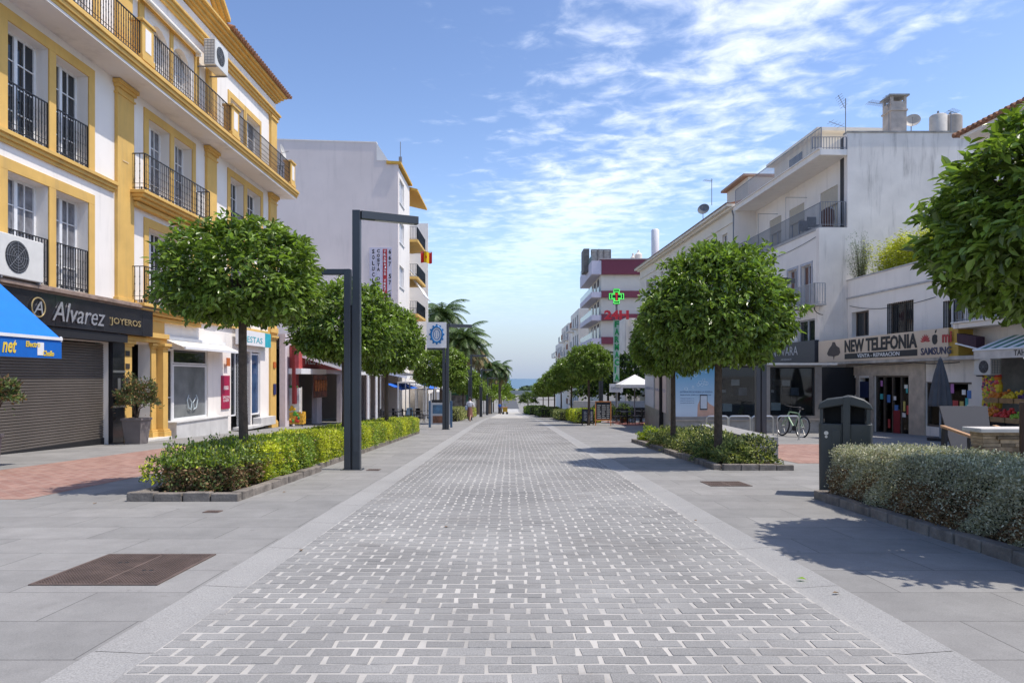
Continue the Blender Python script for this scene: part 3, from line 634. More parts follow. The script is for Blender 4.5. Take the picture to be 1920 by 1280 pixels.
# ledge above the signs
MB().fbox(F1, 9.5, 22.7, 0, .42, 3.42, 3.47).fbox(F1, 9.5, 22.75, 0, .5, 3.47, 3.56).fbox(F1, 9.5, 22.7, 0, .44, 3.56, 3.60).build('stone_ledge', M('brown_stone', (.26, .19, .15), .7, .3, 4, .3), B1, bevel=.01)
MB().fbox(F1, 22.75, U1, 0, .1, 3.4, 3.52).build('belt_course', YELLOW, B1)
# roller shutter
t = MB(); z = zg
while z < Z_SH-.04:
    a, b = F1.pt(9.6, -.16, z), F1.pt(us, -.16, z); k = .075
    t.prism([F1.pt(9.6, -.2, z), F1.pt(9.6, -.165, z), F1.pt(9.6, -.145, z+.02), F1.pt(9.6, -.145, z+k-.022), F1.pt(9.6, -.165, z+k-.004), F1.pt(9.6, -.2, z+k-.004)], F1.d*(us-9.6)); z += k
t.build('roller_shutter', SHUTTER, B1, smooth=False)
MB().fbox(F1, 9.6, us, -.17, -.12, zg, g(18)+.1).build('shutter_bottom_rail', BLACK, B1)
MB().fbox(F1, uc0, uc1, 0, .14, zg, 2.5).build('black_stone_column', BLACKSTONE, B1, bevel=.008)
MB().fbox(F1, uc0+.25, uc1-.25, .14, .15, .75, 1.25).build('notice_plate', CHROME, B1)
for za_ in (.35, 1.42): MB().fbox(F1, uc0, uc1, .14, .155, za_, za_+.07).build('steel_trim', CHROME, B1)
MB().fbox(F1, 9.5, F1.u(236, .3), 0, .36, 2.34, 2.58).build('sign_underside_box', BLACK, B1)
us1 = F1.u(287, .4)
sg = MB(); x = 9.5
while x < us1-.1: e = min(x+2.05, us1); sg.fbox(F1, x, e-.012, 0, .4, 2.6, 3.415); x += 2.05
sg = sg.build('shop_sign_board', BLACKSTONE, B1, bevel=.004)
SILV = M('polished_silver_letters', (.75, .75, .78), .18, .03, metal=.8); GOLD = M('gold_letters', (.55, .42, .20), .35, .05, metal=.6)
ftext(F1, 'Alvarez', F1.u(100, .46), F1.u(199, .46), 2.74, 3.25, .42, SILV, sg, shear=.28, bold=.0, ext=.02)
ftext(F1, 'JOYEROS', F1.u(210, .46), F1.u(266, .46), 2.80, 3.05, .42, GOLD, sg, bold=.0, ext=.015)
lg = MB(); uc_ = F1.u(73, .45); zc_ = 3.02
lg.tube([F1.pt(uc_+math.cos(q/20*6.2832)*.24, .44, zc_+math.sin(q/20*6.2832)*.24) for q in range(21)], .018, 6); lg.build('ring_emblem', GOLD, sg)
ftext(F1, 'A', uc_-.17, uc_+.17, 2.86, 3.18, .42, SILV, sg, shear=.3, ext=.02)
# ochre portal
def pil(u0, u1, w, zb, zt, parent):
    MB().fbox(F1, u0, u1, 0, w, zb+.35, zt).fbox(F1, u0-.07, u1+.07, 0, w+.08, zb, zb+.28).fbox(F1, u0-.04, u1+.04, 0, w+.05, zb+.28, zb+.35).fbox(F1, u0-.04, u1+.04, 0, w+.05, zt-.12, zt-.05).fbox(F1, u0-.08, u1+.08, 0, w+.1, zt-.05, zt+.05).build('portal_pilaster', YELLOW, parent, bevel=.012)
pil(up0+.02, up1, .08, g(22)-.02, 2.38, B1); pil(ud1, ud1+.3, .06, g(23)-.02, 2.38, B1); pil(ud1+.34, up2, .28, g(23)-.02, 2.38, B1)
MB().fbox(F1, up0, up2+.08, 0, .2, 2.44, 2.59).fbox(F1, us1+.02, up2+.06, 0, .3, 2.59, 2.75).fbox(F1, us1+.02, up2, 0, .16, 2.75, 3.39).build('portal_lintel', YELLOW, B1, bevel=.01)
MB().fbox(F1, up1-.1, ud1+.5, -.3, .5, g(22.5)-.1, g(22.5)+.07).build('doorstep', M('pale_marble', (.62, .60, .56), .5, .1), B1, bevel=.01)
MB().fbox(F1, up1, ud1, -1.2, -1.1, zg, 2.4).build('hall_wall', M('hall_plaster', (.55, .53, .50), .9, .08), B1)
tl = MB()
for i in range(4):
    for j in range(6): c = F1.pt(up1+.2+i*.38, -1.08, g(22)+.25+j*.22); tl.tube([c+F1.d*(math.cos(q/10*6.2832)*.07)+Vector((0, 0, math.sin(q/10*6.2832)*.07)) for q in range(11)], .014, 4)
tl.build('wall_tiles', M('pink_tile_pattern', (.45, .25, .22), .6, .2), B1)
for k, (zz_, c) in enumerate(((1.95, (.03, .03, .03)), (1.55, (.05, .04, .03)), (1.1, (.1, .1, .12)))):
    MB().fbox(F1, up0+.12, up0+.34, .085, .1, zz_, zz_+.16).build('name_plate', M('plate_%s' % 'abc'[k], c, .4), B1)
# shop window with marble base
a, b = up2+.25, F1.u(397); zb = g(25)+.62
MB().fbox(F1, a, b+.5, -.4, .45, zg, zb-.05).fbox(F1, a-.03, b+.53, -.4, .49, zb-.05, zb).build('marble_plinth', M('white_marble', (.60, .59, .57), .45, .12, 2, streak=.25), B1, bevel=.008)
window(F1, a, a+.7, zb-.9, 2.3, B1, w=-.05, cols=1, rows=2, leaf=1, gm=DARKGLASS, fw=.08)
window(F1, a+.72, b-.35, zb, 1.75, B1, w=-.05, cols=1, rows=1, leaf=1, gm=M('shop_window_grey', (.19, .20, .20), .07, .25, 1.5), fw=.07)
window(F1, a+.72, b-.35, 1.77, 2.33, B1, w=-.05, cols=1, rows=1, leaf=1, gm=DARKGLASS, fw=.05)
MB().fbox(F1, b-.33, b, -.06, .0, zb, 2.34).build('reveal', WHITE, B1)
LG = M('pale_blue_vinyl', (.45, .52, .55), .6); um = (a+b)/2+.3; mb = MB()
for s in (-1, 1):
    mb.tube([F1.pt(um+s*.08, -.03, .05), F1.pt(um+s*.3, -.03, .12), F1.pt(um+s*.42, -.03, .42), F1.pt(um+s*.3, -.03, .6)], .02, 5)
    mb.tube([F1.pt(um+s*.25, -.03, .5), F1.pt(um+s*.05, -.03, .32), F1.pt(um+s*.12, -.03, .1)], .02, 5)
mb.build('window_emblem', LG, B1)
def slope_awning(nm, label, F, u0, u1, w0, z0, w1, z1, mat, val=.0, cat='awning', valmat=None):
    t = thing(nm, label, cat, F.pt((u0+u1)/2, w0, z0))
    e = Vector((0, 0, -.02)); MB().prism([F.pt(u0, w0, z0), F.pt(u0, w1, z1), F.pt(u0, w1, z1-.02), F.pt(u0, w0, z0-.02)], F.d*(u1-u0)).build('cloth', mat, t)
    MB().fbox(F, u0-.02, u1+.02, w1-.03, w1+.03, z1-.06, z1+.03).fbox(F, u0, u1, w0-.05, w0+.08, z0-.02, z0+.1).build('rail', FRAMEW, t)
    if val: MB().fbox(F, u0, u1, w1-.012, w1+.0, z1-val, z1-.06).build('valance', valmat or mat, t)
    for u in (u0+.15, u1-.15): MB().tube([F.pt(u, w0, z0-.25), F.pt(u+.02, (w0+w1)/2, (z0+z1)/2-.16), F.pt(u, w1, z1-.02)], .022, 6).build('folding_arm', FRAMEW, t)
    return t
slope_awning('beige_awning', 'short beige awning with white rail over the left shop window beside the ochre portal', F1, a-.1, b+1.0, .05, 2.62, .8, 2.32, PALE)
rs = tag(MB().fbox(F1, F1.u(414), F1.u(429), .003, .05, -.05, 1.35).build('shop_sign', M('crimson_sign', (.36, .01, .06), .5), origin=tuple(F1.pt(F1.u(421), 0, -.05))), 'narrow crimson wall sign with white letters beside the grey shop window', 'sign')
ftext(F1, '888', F1.u(417), F1.u(426), .75, .92, .052, FRAMEW, rs, ext=.004); ftext(F1, 'SALON\nLASER', F1.u(415.5), F1.u(427.5), .25, .5, .052, FRAMEW, rs, ext=.004)
# lattice door, blue window and FIESTAS sign
window(F1, F1.u(433), F1.u(446), zg+.6, 2.4, B1, w=-.1, cols=1, rows=1, leaf=1, gm=DARKGLASS, fw=.06, name='door')
lt = MB(); l0, l1 = F1.u(447), F1.u(469)
for k in range(-22, 20):
    za = g(30)+.1+k*.16
    for s in (0, 1):
        zs_, ze = za, za+(l1-l0)*1.3; A = (l0, zs_); Bv = (l1, ze)
        lo_, hi_ = g(30)+.1, 2.35; pts = []
        for (uu, zz2) in (A, Bv): pts.append((uu, zz2))
        f0 = max(0, (lo_-zs_)/(ze-zs_)); f1 = min(1, (hi_-zs_)/(ze-zs_))
        if f1 <= f0: continue
        ua = l0+(l1-l0)*f0; ub = l0+(l1-l0)*f1
        if s: ua, ub = l1-(ua-l0), l1-(ub-l0)
        lt.cyl(F1.pt(ua, -.08-.01*s, zs_+(ze-zs_)*f0), F1.pt(ub, -.08-.01*s, zs_+(ze-zs_)*f1), .012, n=4)
lt.build('lattice_shutter', M('grey_lattice', (.30, .31, .33), .5, metal=.4), B1)
window(F1, F1.u(472), F1.u(488), g(30)+.6, 2.4, B1, w=-.06, cols=1, rows=1, leaf=1, gm=M('blue_tinted_glass', (.03, .07, .16), .08, .3, 2), fw=.07)
MB().fbox(F1, F1.u(474), F1.u(502), .0, .4, zg, g(31)+.5).fbox(F1, F1.u(436), F1.u(474), 0, .5, zg, g(29)+.14).build('marble_plinth', MC['white_marble'], B1, bevel=.008)
pil(F1.u(504), F1.u(514.5), .1, g(34)-.02, 3.3, B1)
fs = MB().fbox(F1, F1.u(448, .3), F1.u(497, .3), .15, .3, 2.72, 3.38).build('shop_sign', FRAMEW, origin=tuple(F1.pt(F1.u(470), .2, 2.7)))
tag(fs, 'white and turquoise shop sign reading FIESTAS below the yellow building', 'sign')
TQ = M('turquoise_paint', (.02, .38, .45), .5)
MB().fbox(F1, F1.u(497, .3)+.003, F1.u(508, .3), .15, .3, 2.72, 3.38).build('end_panel', TQ, fs); ftext(F1, 'FIESTAS', F1.u(455, .3), F1.u(492, .3), 2.85, 3.12, .302, TQ, fs, ext=.006)
MB().fbox(F1, F1.u(448, .3), F1.u(450.5, .3), .3, .31, 2.72, 3.38).build('end_panel', TQ, fs)
for (px, z0, z1, c) in ((F1.u(508), .4, .95, (.02, .03, .12)), (F1.u(508), 1.75, 2.05, (.5, .12, .02)), (F1.u(419), 1.75, 2.1, (.6, .3, .05))):
    tag(MB().fbox(F1, px, px+.35, .12, .14, z0, z1).build('wall_plaque', M('plaque_%d' % int(z0*100), c, .5, .3, 20), origin=tuple(F1.pt(px, .12, z0))), {.4: 'dark blue plaque on the last ochre pilaster of the yellow building', 1.75: 'small orange plaque high on the ochre pilaster'}.get(z0) if px > 30 else 'small orange and white box above the crimson wall sign', 'plaque')
# blue awning at the picture's left edge
t = thing('blue_awning', 'bright blue sloping awning with lettered valance at the left edge', 'awning', (-10.5, 12, 2.3))
X1, X0_, YA, YB = -9.2, -11.95, 8.0, 14.0; za, zb_ = 2.06, 4.55
MB().prism([(X0_, YA, zb_), (X1, YA, za), (X1, YA, za-.02), (X0_, YA, zb_-.02)], (0, YB-YA, 0)).build('cloth', BLUEAWN, t)
MB().box(X1-.02, X1+.03, YA, YB, za-.03, za+.03).box(X1-.01, X1+.01, YB-.03, YB+.01, za-.06, za+.05).build('rail', FRAMEW, t)
val = MB().box(X1-.005, X1+.007, YA, YB, za-.4, za-.03).prism([(X0_, YB, zb_-.03), (X1, YB, za-.03), (X1, YB, za-.3), (X0_+.9, YB, za-.3)], (0, .01, 0)).build('valance', M('blue_valance_cloth', (.0, .12, .50), .6, .05), t)
YT = M('yellow_print', (.75, .55, .05), .6)
def ypx(px, X): return X*FPX/(px-CX)
ysgn = Facade(X1+.01, 0, True)
ftext(ysgn, 'net', 12.35, ysgn.u(31), za-.33, za-.09, .002, YT, val, shear=.3, bold=.02, ext=.004)
ftext(ysgn, 'Electro', ysgn.u(48), ysgn.u(75), za-.2, za-.09, .002, YT, val, shear=.15, bold=.03, ext=.004); ftext(ysgn, 'Chollo', ysgn.u(80), ysgn.u(101), za-.36, za-.25, .002, YT, val, shear=.15, bold=.03, ext=.004)
MB().fbox(ysgn, ysgn.u(70), ysgn.u(82), 0, .005, za-.35, za-.1).build('printed_emblem', FRAMEW, val)
# ================================================================ LILAC SIDE-WALL BLOCK (left, further down)
Y2 = 54.0; FS = Frontal(Y2); F2 = Facade(-8.85, 0, True); g2 = g(Y2)
B2 = thing('apartment_building', 'tall pale lilac blank side wall with ochre eaves and balconies behind the left trees', 'building', (-15, Y2, g2))
def fp(px, py, w=0): return (FS.u(px, w), FS.z(px, py, w))
xl = FS.u(505); pts = [(xl, g2), (F2.X0, g2), fp(745, 306), fp(728, 302), fp(706, 301), fp(706, 268), (xl, FS.z(505, 262))]
pts[1] = (F2.X0, g2); pts[2] = (F2.X0, pts[2][1])
MB().prism([(x, Y2, z) for x, z in pts], (0, .35, 0)).build('side_wall', LILAC, B2)
zt = FS.z(745, 306); xs = FS.u(706)
MB().prism([(xs, Y2-.03, pts[5][1]), (xs, Y2-.03, pts[3][1]+.03), (FS.u(728), Y2-.03, pts[3][1]+.03)], (0, .3, 0)).prism([(xs, Y2-.04, pts[5][1]), (xl, Y2-.04, pts[6][1]), (xl, Y2-.04, pts[6][1]+.08), (xs, Y2-.04, pts[5][1]+.08)], (0, .5, 0)).build('parapet', WHITE, B2)
Zf = [FS.z(745, 0)]  # floors from window rows
fl = []
for py0, py1 in ((340, 385), (418, 458), (500, 540)):
    u0, u1 = F2.u(749), F2.u(757.5); fl.append((u0, u1, F2.z(753, py1), F2.z(753, py0)))
fl.append((fl[0][0], fl[0][1], fl[2][2]-3.35, fl[2][3]-3.35)); fl.append((fl[0][0], fl[0][1], fl[3][2]-3.35, fl[3][3]-3.35))
UE = 60.2
wall(F2, Y2+.36, UE, g2, zt-.25, fl, 'front_wall', WHITE, B2, t=.3)
for h in fl: window(F2, *h, B2, w=-.12, cols=1, rows=1, leaf=2, fm=FRAMEW, gm=M('white_blind', (.5, .5, .52), .5, .1)); MB().fbox(F2, h[0]-.05, h[1]+.05, .003, .08, h[2]-.07, h[2]).build('sill', FRAMEW, B2)
MB().fbox(F2, UE, 74, -2.4, -2.0, g2-1, zt-.25).build('recessed_wall', WHITE, B2); MB().fbox(F2, UE-.25, UE, -2.4, -.301, g2, zt-.25).build('recess_side', WHITE, B2)
MB().fbox(F2, 73.8, 74, -2, 0, g2-1, zt-.3).build('end_wall', WHITE, B2)
ev = MB(); ev.prism([F2.pt(Y2-.15, .25, zt-.08), F2.pt(Y2-.15, .25, zt+.1), F2.pt(Y2-.15, -.9, zt+.16), F2.pt(Y2-.15, -.9, zt-.08)], F2.d*(UE-Y2+.2))
ev.build('roof', M('ochre_soffit', (.62, .36, .06), .8, .08), B2)
ev = MB(); ev.prism([F2.pt(UE+.06, .7, zt-.5), F2.pt(UE+.06, .7, zt-.32), F2.pt(UE+.06, -4, zt+.9), F2.pt(UE+.06, -4, zt+.6)], F2.d*7); ev.build('roof', MC['ochre_soffit'], B2)
for k in range(4):
    z = F2.z(765, 447)-.1-k*3.28
    s = MB().fbox(F2, UE+.02, 66, -2, .72, z, z+.22).build('balcony', YELLOW, B2)
    railing(F2, UE+.05, 66, z+.22, z+1.3, s, w=.66, wback=-1.9, sp=.14, knob=False, r=.012)
    MB().fbox(F2, UE+.1, 65.9, .60, .62, z+.3, z+1.25).build('privacy_screen', M('smoky_screen', (.10, .10, .11), .5, .1), s)
    for uu in (61.5, 63.5): MB().fbox(F2, uu, uu+1.3, -2.0, -1.96, z+.3, z+2.3).build('balcony_door', DARKGLASS, B2)
mast = thing('antenna', 'thin aerial mast on the lilac block beside the ochre eaves', 'antenna', (FS.u(747), 55, zt)); MB().cyl((FS.u(747), 55, zt), (FS.u(747), 55, FS.z(747, 258)), .03).box(FS.u(747)-.12, FS.u(747)+.12, 54.9, 55.1, zt+.2, zt+.8).build('mast', GREYIRON, mast)
ta = slope_awning('balcony_awning', 'cream awning sloping out over a balcony of the ochre and lilac block', F2, 60.6, 65.6, -.2, 10.9, 1.2, 8.6, PALE)
tag(MB().prism([F2.pt(66.5, .9, 0)+Vector((0, 0, F2.z(792, 490))), F2.pt(66.5, .9, 0)+Vector((0, 0, F2.z(792, 468))), F2.pt(66.5, 1.9, 0)+Vector((0, 0, F2.z(792, 470))), F2.pt(66.5, 1.9, 0)+Vector((0, 0, F2.z(792, 494)))], (0, .02, 0)).build('dummy', RED), 'x', 'x')
bpy.data.objects.remove(bpy.data.objects['dummy'])
fg = thing('flag', 'red and yellow flag hanging out over a balcony of the ochre and lilac block', 'flag', (-8.2, 62, 9))
def flagstrip(x0, x1, z0, z1, mat, nm, y=61.8):
    mb = MB(); n = 14
    for i in range(n):
        a, b = x0+(x1-x0)*i/n, x0+(x1-x0)*(i+1)/n; ya, yb = y+.12*math.sin((a-x0g)*9), y+.12*math.sin((b-x0g)*9); da, db = .06*math.sin((a-x0g)*6), .06*math.sin((b-x0g)*6)
        mb.add([(a, ya, z0+da), (b, yb, z0+db), (b, yb, z1+db), (a, ya, z1+da), (a, ya+.01, z0+da), (b, yb+.01, z0+db), (b, yb+.01, z1+db), (a, ya+.01, z1+da)], [(0, 1, 2, 3), (4, 7, 6, 5), (0, 4, 5, 1), (3, 2, 6, 7)])
    mb.build(nm, mat, fg)
FF = Frontal(61.8); x0g, x1g = FF.u(789), FF.u(810); za_, zb2 = FF.z(800, 493), FF.z(800, 472)
FR = M('flag_red', (.55, .01, .01), .7, .05); FY = M('flag_yellow', (.80, .52, .0), .7, .05)
for (a, b, m, nn) in ((0, .27, FR, 'red_band'), (.27, .73, FY, 'yellow_band'), (.73, 1, FR, 'red_band')): flagstrip(x0g+(x1g-x0g)*a, x0g+(x1g-x0g)*b, za_, zb2, m, nn)
flagstrip(x0g+(x1g-x0g)*.42, x0g+(x1g-x0g)*.56, za_+(zb2-za_)*.4, za_+(zb2-za_)*.62, FR, 'crest', y=61.78)
MB().cyl((-9, 61.8, zb2-.2), (x1g, 61.85, zb2+.05), .02).build('flagpole', GREYIRON, fg)
# vertical lettering panel on the side wall
b = tag(MB().box(FS.u(693), FS.u(735), Y2-.05, Y2-.005, FS.z(700, 572), FS.z(700, 464)).build('wall_sign', M('lilac_panel', (.60, .56, .63), .8, .04), origin=(FS.u(714), Y2, FS.z(700, 520))), 'tall pale sign with vertical black and red lettering on the lilac side wall', 'sign')
MB().box(FS.u(718), FS.u(726), Y2-.062, Y2-.051, FS.z(700, 566), FS.z(700, 467)).build('red_strip', RED, b)
def vtext(s, px, pw, py0, ph, mat, parent, Y, name='lettering', wy=.07):
    Fr = Frontal(Y)
    for i, c in enumerate(s):
        if c == ' ': continue
        text_mesh(c, (Fr.u(px), Y-wy, Fr.z(px, py0+ph*(i+.82))), (1, 0, 0), (0, 0, 1), (0, -1, 0), pw/FPX*Y*(.35 if c in 'I1' else 1), ph*.74/FPX*Y, mat, parent, name=name, bold=.03, ext=.01)
vtext('SOLUCIONES', 698, 4.5, 467, 10.8, BLACK, b, Y2); vtext('COSTA DEL SOL', 707, 5.5, 467, 8.6, BLACK, b, Y2); vtext('TRABAJOS VERTICALES', 720, 4, 469, 6, FRAMEW, b, Y2); vtext('667 57 66', 729, 4.5, 467, 11.5, BLACK, b, Y2)

# ================================================================ LEFT GROUND-LEVEL SHOPS AND TERRACES
B3 = thing('restaurant', 'low restaurant with red fascia and dark open front right after the yellow building', 'building', (-12, 36, g(36)))
F3 = Facade(-11.95, .0125, True); z3 = g(50)-.3
wall(F3, 35.0, 53.9, z3, 3.5, [(36.5, 40.5, z3, 1.5), (41.5, 46, z3, 1.5), (47, 53, z3, 1.3)], 'wall', M('pinkish_render', (.62, .55, .57), .85, .06), B3, t=.3)
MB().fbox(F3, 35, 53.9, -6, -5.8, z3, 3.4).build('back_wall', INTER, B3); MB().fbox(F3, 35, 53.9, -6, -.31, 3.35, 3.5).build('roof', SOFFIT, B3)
FRD = M('faded_red_fascia', (.40, .06, .055), .6, .08)
s = MB().fbox(F3, 35.6, 53.5, .02, .25, 1.75, 2.95).build('red_fascia', FRD, B3); MB().fbox(F3, 35.4, 40, .02, .7, 1.45, 1.74).build('awning_box', FRAMEW, B3)
ftext(F3, 'RESTAURANTE', 37.5, 46, 2.0, 2.7, .252, FRAMEW, s)
MB().fbox(F3, 35.25, 35.9, .26, .4, -.1, 2.9).build('red_pillar_sign', M('deep_red_sign', (.16, .008, .012), .5), B3)
ph = MB().fbox(F3, 38.8, 41.4, .3, .34, .1, 1.4).build('food_photo_panel', M('food_photo', (.16, .045, .025), .5, .8, 3), B3)
for i in range(5): MB().lathe(F3.pt(39.1+i*.5, .36, .8), [(.0, .35), (.12, .3), (.16, 0), (.1, -.3), (0, -.35)], 8, .5, 1.0).build('printed_dish', M('dish_print', (.42, .16, .06), .5, .5, 9), ph)
t = thing('drinks_display', 'tall colourful fruit drink display on wheels outside the red restaurant', 'display', (-11.2, 35.6, g(35.6)))
FD = Frontal(35.6); a, b = FD.u(538), FD.u(568); zb = g(35.6)
MB().box(a, b, 35.6, 36.1, zb+.12, zb+.75).build('cabinet', M('fruit_print', (.62, .34, .03), .5, .7, 7), t); MB().box(a+.05, b-.2, 35.62, 36.05, zb+.75, zb+2.0).build('panel', M('white_print', (.66, .68, .66), .4, .2, 4), t)
r_ = random.Random(4)
for i in range(16):
    c = [(.55, .05, .02), (.08, .30, .03), (.75, .45, .02), (.02, .22, .05)][i % 4]; MB().ell((a+.1+r_.random()*(b-a-.3), 35.58, zb+[.25, .55, .85, 1.85][i % 4 if i > 3 else 0]+r_.random()*.25), .09, .04, .08, 8, 6).build('printed_fruit', M('fruit_col%d' % (i % 4), c, .5, .2, 12), t)
for x in (a+.1, b-.1): MB().cyl((x, 35.75, zb+.06), (x+.03, 35.75, zb+.06), .06, n=10).build('wheel', BLACK, t)
MB().cyl((b-.08, 35.6, zb+.7), (b-.08, 35.6, zb+2.05), .03).build('post', PALE, t)
# dark awning roofs over the terraces
def terrace(label, x0, x1, y0, y1, zt_, zf, mat, edge=FRAMEW, nm='terrace_awning'):
    t = thing(nm, label, 'awning', (x1, (y0+y1)/2, g((y0+y1)/2))); zb = g(y1)-.1
    MB().prism([(x0, y0, zt_), (x1, y0, zf), (x1, y0, zf-.04), (x0, y0, zt_-.04)], (0, y1-y0, 0)).build('roof', mat, t)
    MB().box(x1-.02, x1+.08, y0-.05, y1+.05, zf-.14, zf+.03).build('front_beam', edge, t); 
    MB().prism([(x0, y0-.06, zt_), (x1, y0-.06, zf), (x1, y0-.06, zf-.14), (x0, y0-.06, zt_-.14)], (0, .06, 0)).build('side_beam', edge, t)
    n = max(2, int((y1-y0)/3.5))
    for i in range(n+1): y = y0+.05+(y1-y0-.1)*i/n; MB().box(x1-.06, x1+.0, y-.03, y+.03, g(y), zf-.1).build('post', edge, t)
    return t
DGA = M('dark_grey_awning', (.05, .052, .06), .7, .1); GA = M('grey_awning', (.16, .17, .19), .7, .1)
terrace('first dark sloping terrace roof with white edge, beyond the drinks display', -11.6, -8.3, 37, 44, 2.6, 1.55, DGA)
terrace('second dark grey terrace roof, behind the two white poles', -11.6, -7.0, 46, 56, 2.3, 1.35, DGA)
terrace('third terrace roof with pale cloth, behind the blue information panel', -10.5, -6.0, 60, 72, 1.0, .3, M('pale_grey_cloth', (.5, .52, .55), .7, .1))
for (y0, y1, x, lb) in ((44, 52, -8.0, 'bright blue cloth banner hung under the second terrace roof, nearer one'), (54, 59, -7.2, 'bright blue cloth banner hung beyond the second terrace roof')):
    z_ = HC+(HY-722)*((y0+y1)/2)/FPX; tag(MB().prism([(x, y0, z_+.15), (x+1.0, y0, z_-.25), (x+1.0, y0, z_-.27), (x, y0, z_+.13)], (0, y1-y0, 0)).build('blue_banner', M('blue_banner_cloth', (.01, .12, .55), .6), origin=(x, y0, z_)), lb, 'banner')
MB_ = MB(); B4 = thing('shop_row', 'row of low dim shops with pale fronts behind the left terraces', 'building', (-12, 66, g(66)))
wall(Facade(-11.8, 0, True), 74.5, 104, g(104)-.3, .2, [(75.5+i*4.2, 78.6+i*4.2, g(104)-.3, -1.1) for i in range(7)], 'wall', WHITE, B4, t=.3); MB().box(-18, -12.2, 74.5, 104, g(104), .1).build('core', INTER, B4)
B5 = thing('apartment_building', 'white block half hidden by palms beyond the left shop row', 'building', (-14, 110, g(110)))
wall(Facade(-9.5, 0, True), 112, 140, g(130), -1.0, [(114+i*3.5, 115.5+i*3.5, -4.6, -3.0) for i in range(7)], 'wall', WHITEOLD, B5, t=.3); MB().box(-20, -9.9, 112, 140, g(130), -1.1).build('core', WHITEOLD, B5)
# white poles
for k, (px, lb) in enumerate(((689.5, 'left one of two white poles rising behind the clipped yellow hedge'), (705.5, 'right one of two white poles rising behind the clipped yellow hedge'))):
    y = 29.0; x = (px-CX)/FPX*y; t = thing('flagpole', lb, 'pole', (x, y, g(y)), group='white poles behind the hedge'); MB().cyl((x, y, g(y)), (x, y, g(y)+3.6), .055, .05, 12).build('pole', FRAMEW, t, smooth=True); MB().cyl((x, y, g(y)), (x, y, g(y)+.05), .12, n=12).build('foot', FRAMEW, t)

# ================================================================ RIGHT: BALCONY BLOCK, LONG CREAM BLOCK, PHONE SHOP, GREENGROCER
YS = 33.6; FW = Frontal(YS); FR1 = Facade(16.72, -.04, False); zr = g(34)
BR = thing('apartment_building', 'weathered white block with grey balconies and blank side wall streaked by rain, right side', 'building', (15.2, YS, zr))
uS = YS*math.hypot(1, .04)   # u of the corner
def uY(F, y): return y/F.d.y
u0 = uY(FR1, YS); u1 = uY(FR1, 45.0)
xw0, xw1 = FW.u(1536), 26.0; zl = FR1.z(1536, 429)
MB().prism([(xw0, YS, zr), (xw1, YS, zr), (xw1, YS, FW.z(1600, 249)), (FW.u(1589), YS, FW.z(1600, 249)), (FW.u(1589), YS, zl), (xw0, YS, zl)], (0, .35, 0)).build('side_wall', WHITEOLD, BR)
MB().prism([(FW.u(1588), YS-.04, FW.z(1600, 249)), (xw1, YS-.04, FW.z(1600, 249)), (xw1, YS-.04, FW.z(1600, 246)), (FW.u(1588), YS-.04, FW.z(1600, 246))], (0, .45, 0)).build('parapet_cap', M('stained_concrete', (.30, .29, .27), .9, .3, 3), BR)
wn = [(FR1.u(1522), FR1.u(1503), 5.0, 7.05), (FR1.u(1495), FR1.u(1478), 5.0, 7.05), (FR1.u(1462), FR1.u(1440), 5.2, 6.9), (FR1.u(1420), FR1.u(1405), 5.2, 6.9), (FR1.u(1528), FR1.u(1495), 3.0, 4.25), (FR1.u(1480), FR1.u(1440), 3.0, 4.25)]
wn = [(min(a, b), max(a, b), c, d) for a, b, c, d in wn]
BLIND = M('brown_blind', (.17, .09, .07), .7, .1, 8)
wall(FR1, u0+.36, u1, zr, zl, wn, 'front_wall', WHITE, BR, t=.3)
for h in wn: window(FR1, *h, BR, w=-.14, cols=1, rows=1, leaf=2, fm=M('grey_blue_frame', (.36, .38, .42), .5), gm=BLIND if h[2] in (5.0,) else DARKGLASS, fw=.07)
for h in wn[:3]: MB().fbox(FR1, h[0]-.12, h[0], .003, .04, h[2], h[3]+.12).fbox(FR1, h[1], h[1]+.12, .003, .04, h[2], h[3]+.12).fbox(FR1, h[0], h[1], .003, .04, h[3], h[3]+.12).build('window_surround', M('grey_surround', (.42, .43, .47), .8), BR)
SL = M('grey_concrete_slab', (.40, .39, .38), .9, .15, 2)
a, b = FR1.u(1527, .6), FR1.u(1476, .6); s = MB().fbox(FR1, a, b, .003, .6, 4.78, 4.88).build('small_balcony', SL, BR); railing(FR1, a+.03, b-.03, 4.88, 5.85, s, w=.57, wback=.05, sp=.12, mat=M('pale_grey_iron', (.34, .35, .37), .5), knob=False, r=.012)
for uu in (a+.3, b-.3):
    pts = [FR1.pt(uu, .03+.5*q/12, 4.75-.35*math.sin(q/12*1.57)) for q in range(13)]; MB().tube([FR1.pt(uu, .02, 4.35)]+[FR1.pt(uu, .02+.45*math.sin(q/8*1.57), 4.35+.38*(1-math.cos(q/8*1.57))) for q in range(1, 9)]+[FR1.pt(uu, .42, 4.6)], .02, 6).build('scroll_bracket', IRON, BR)
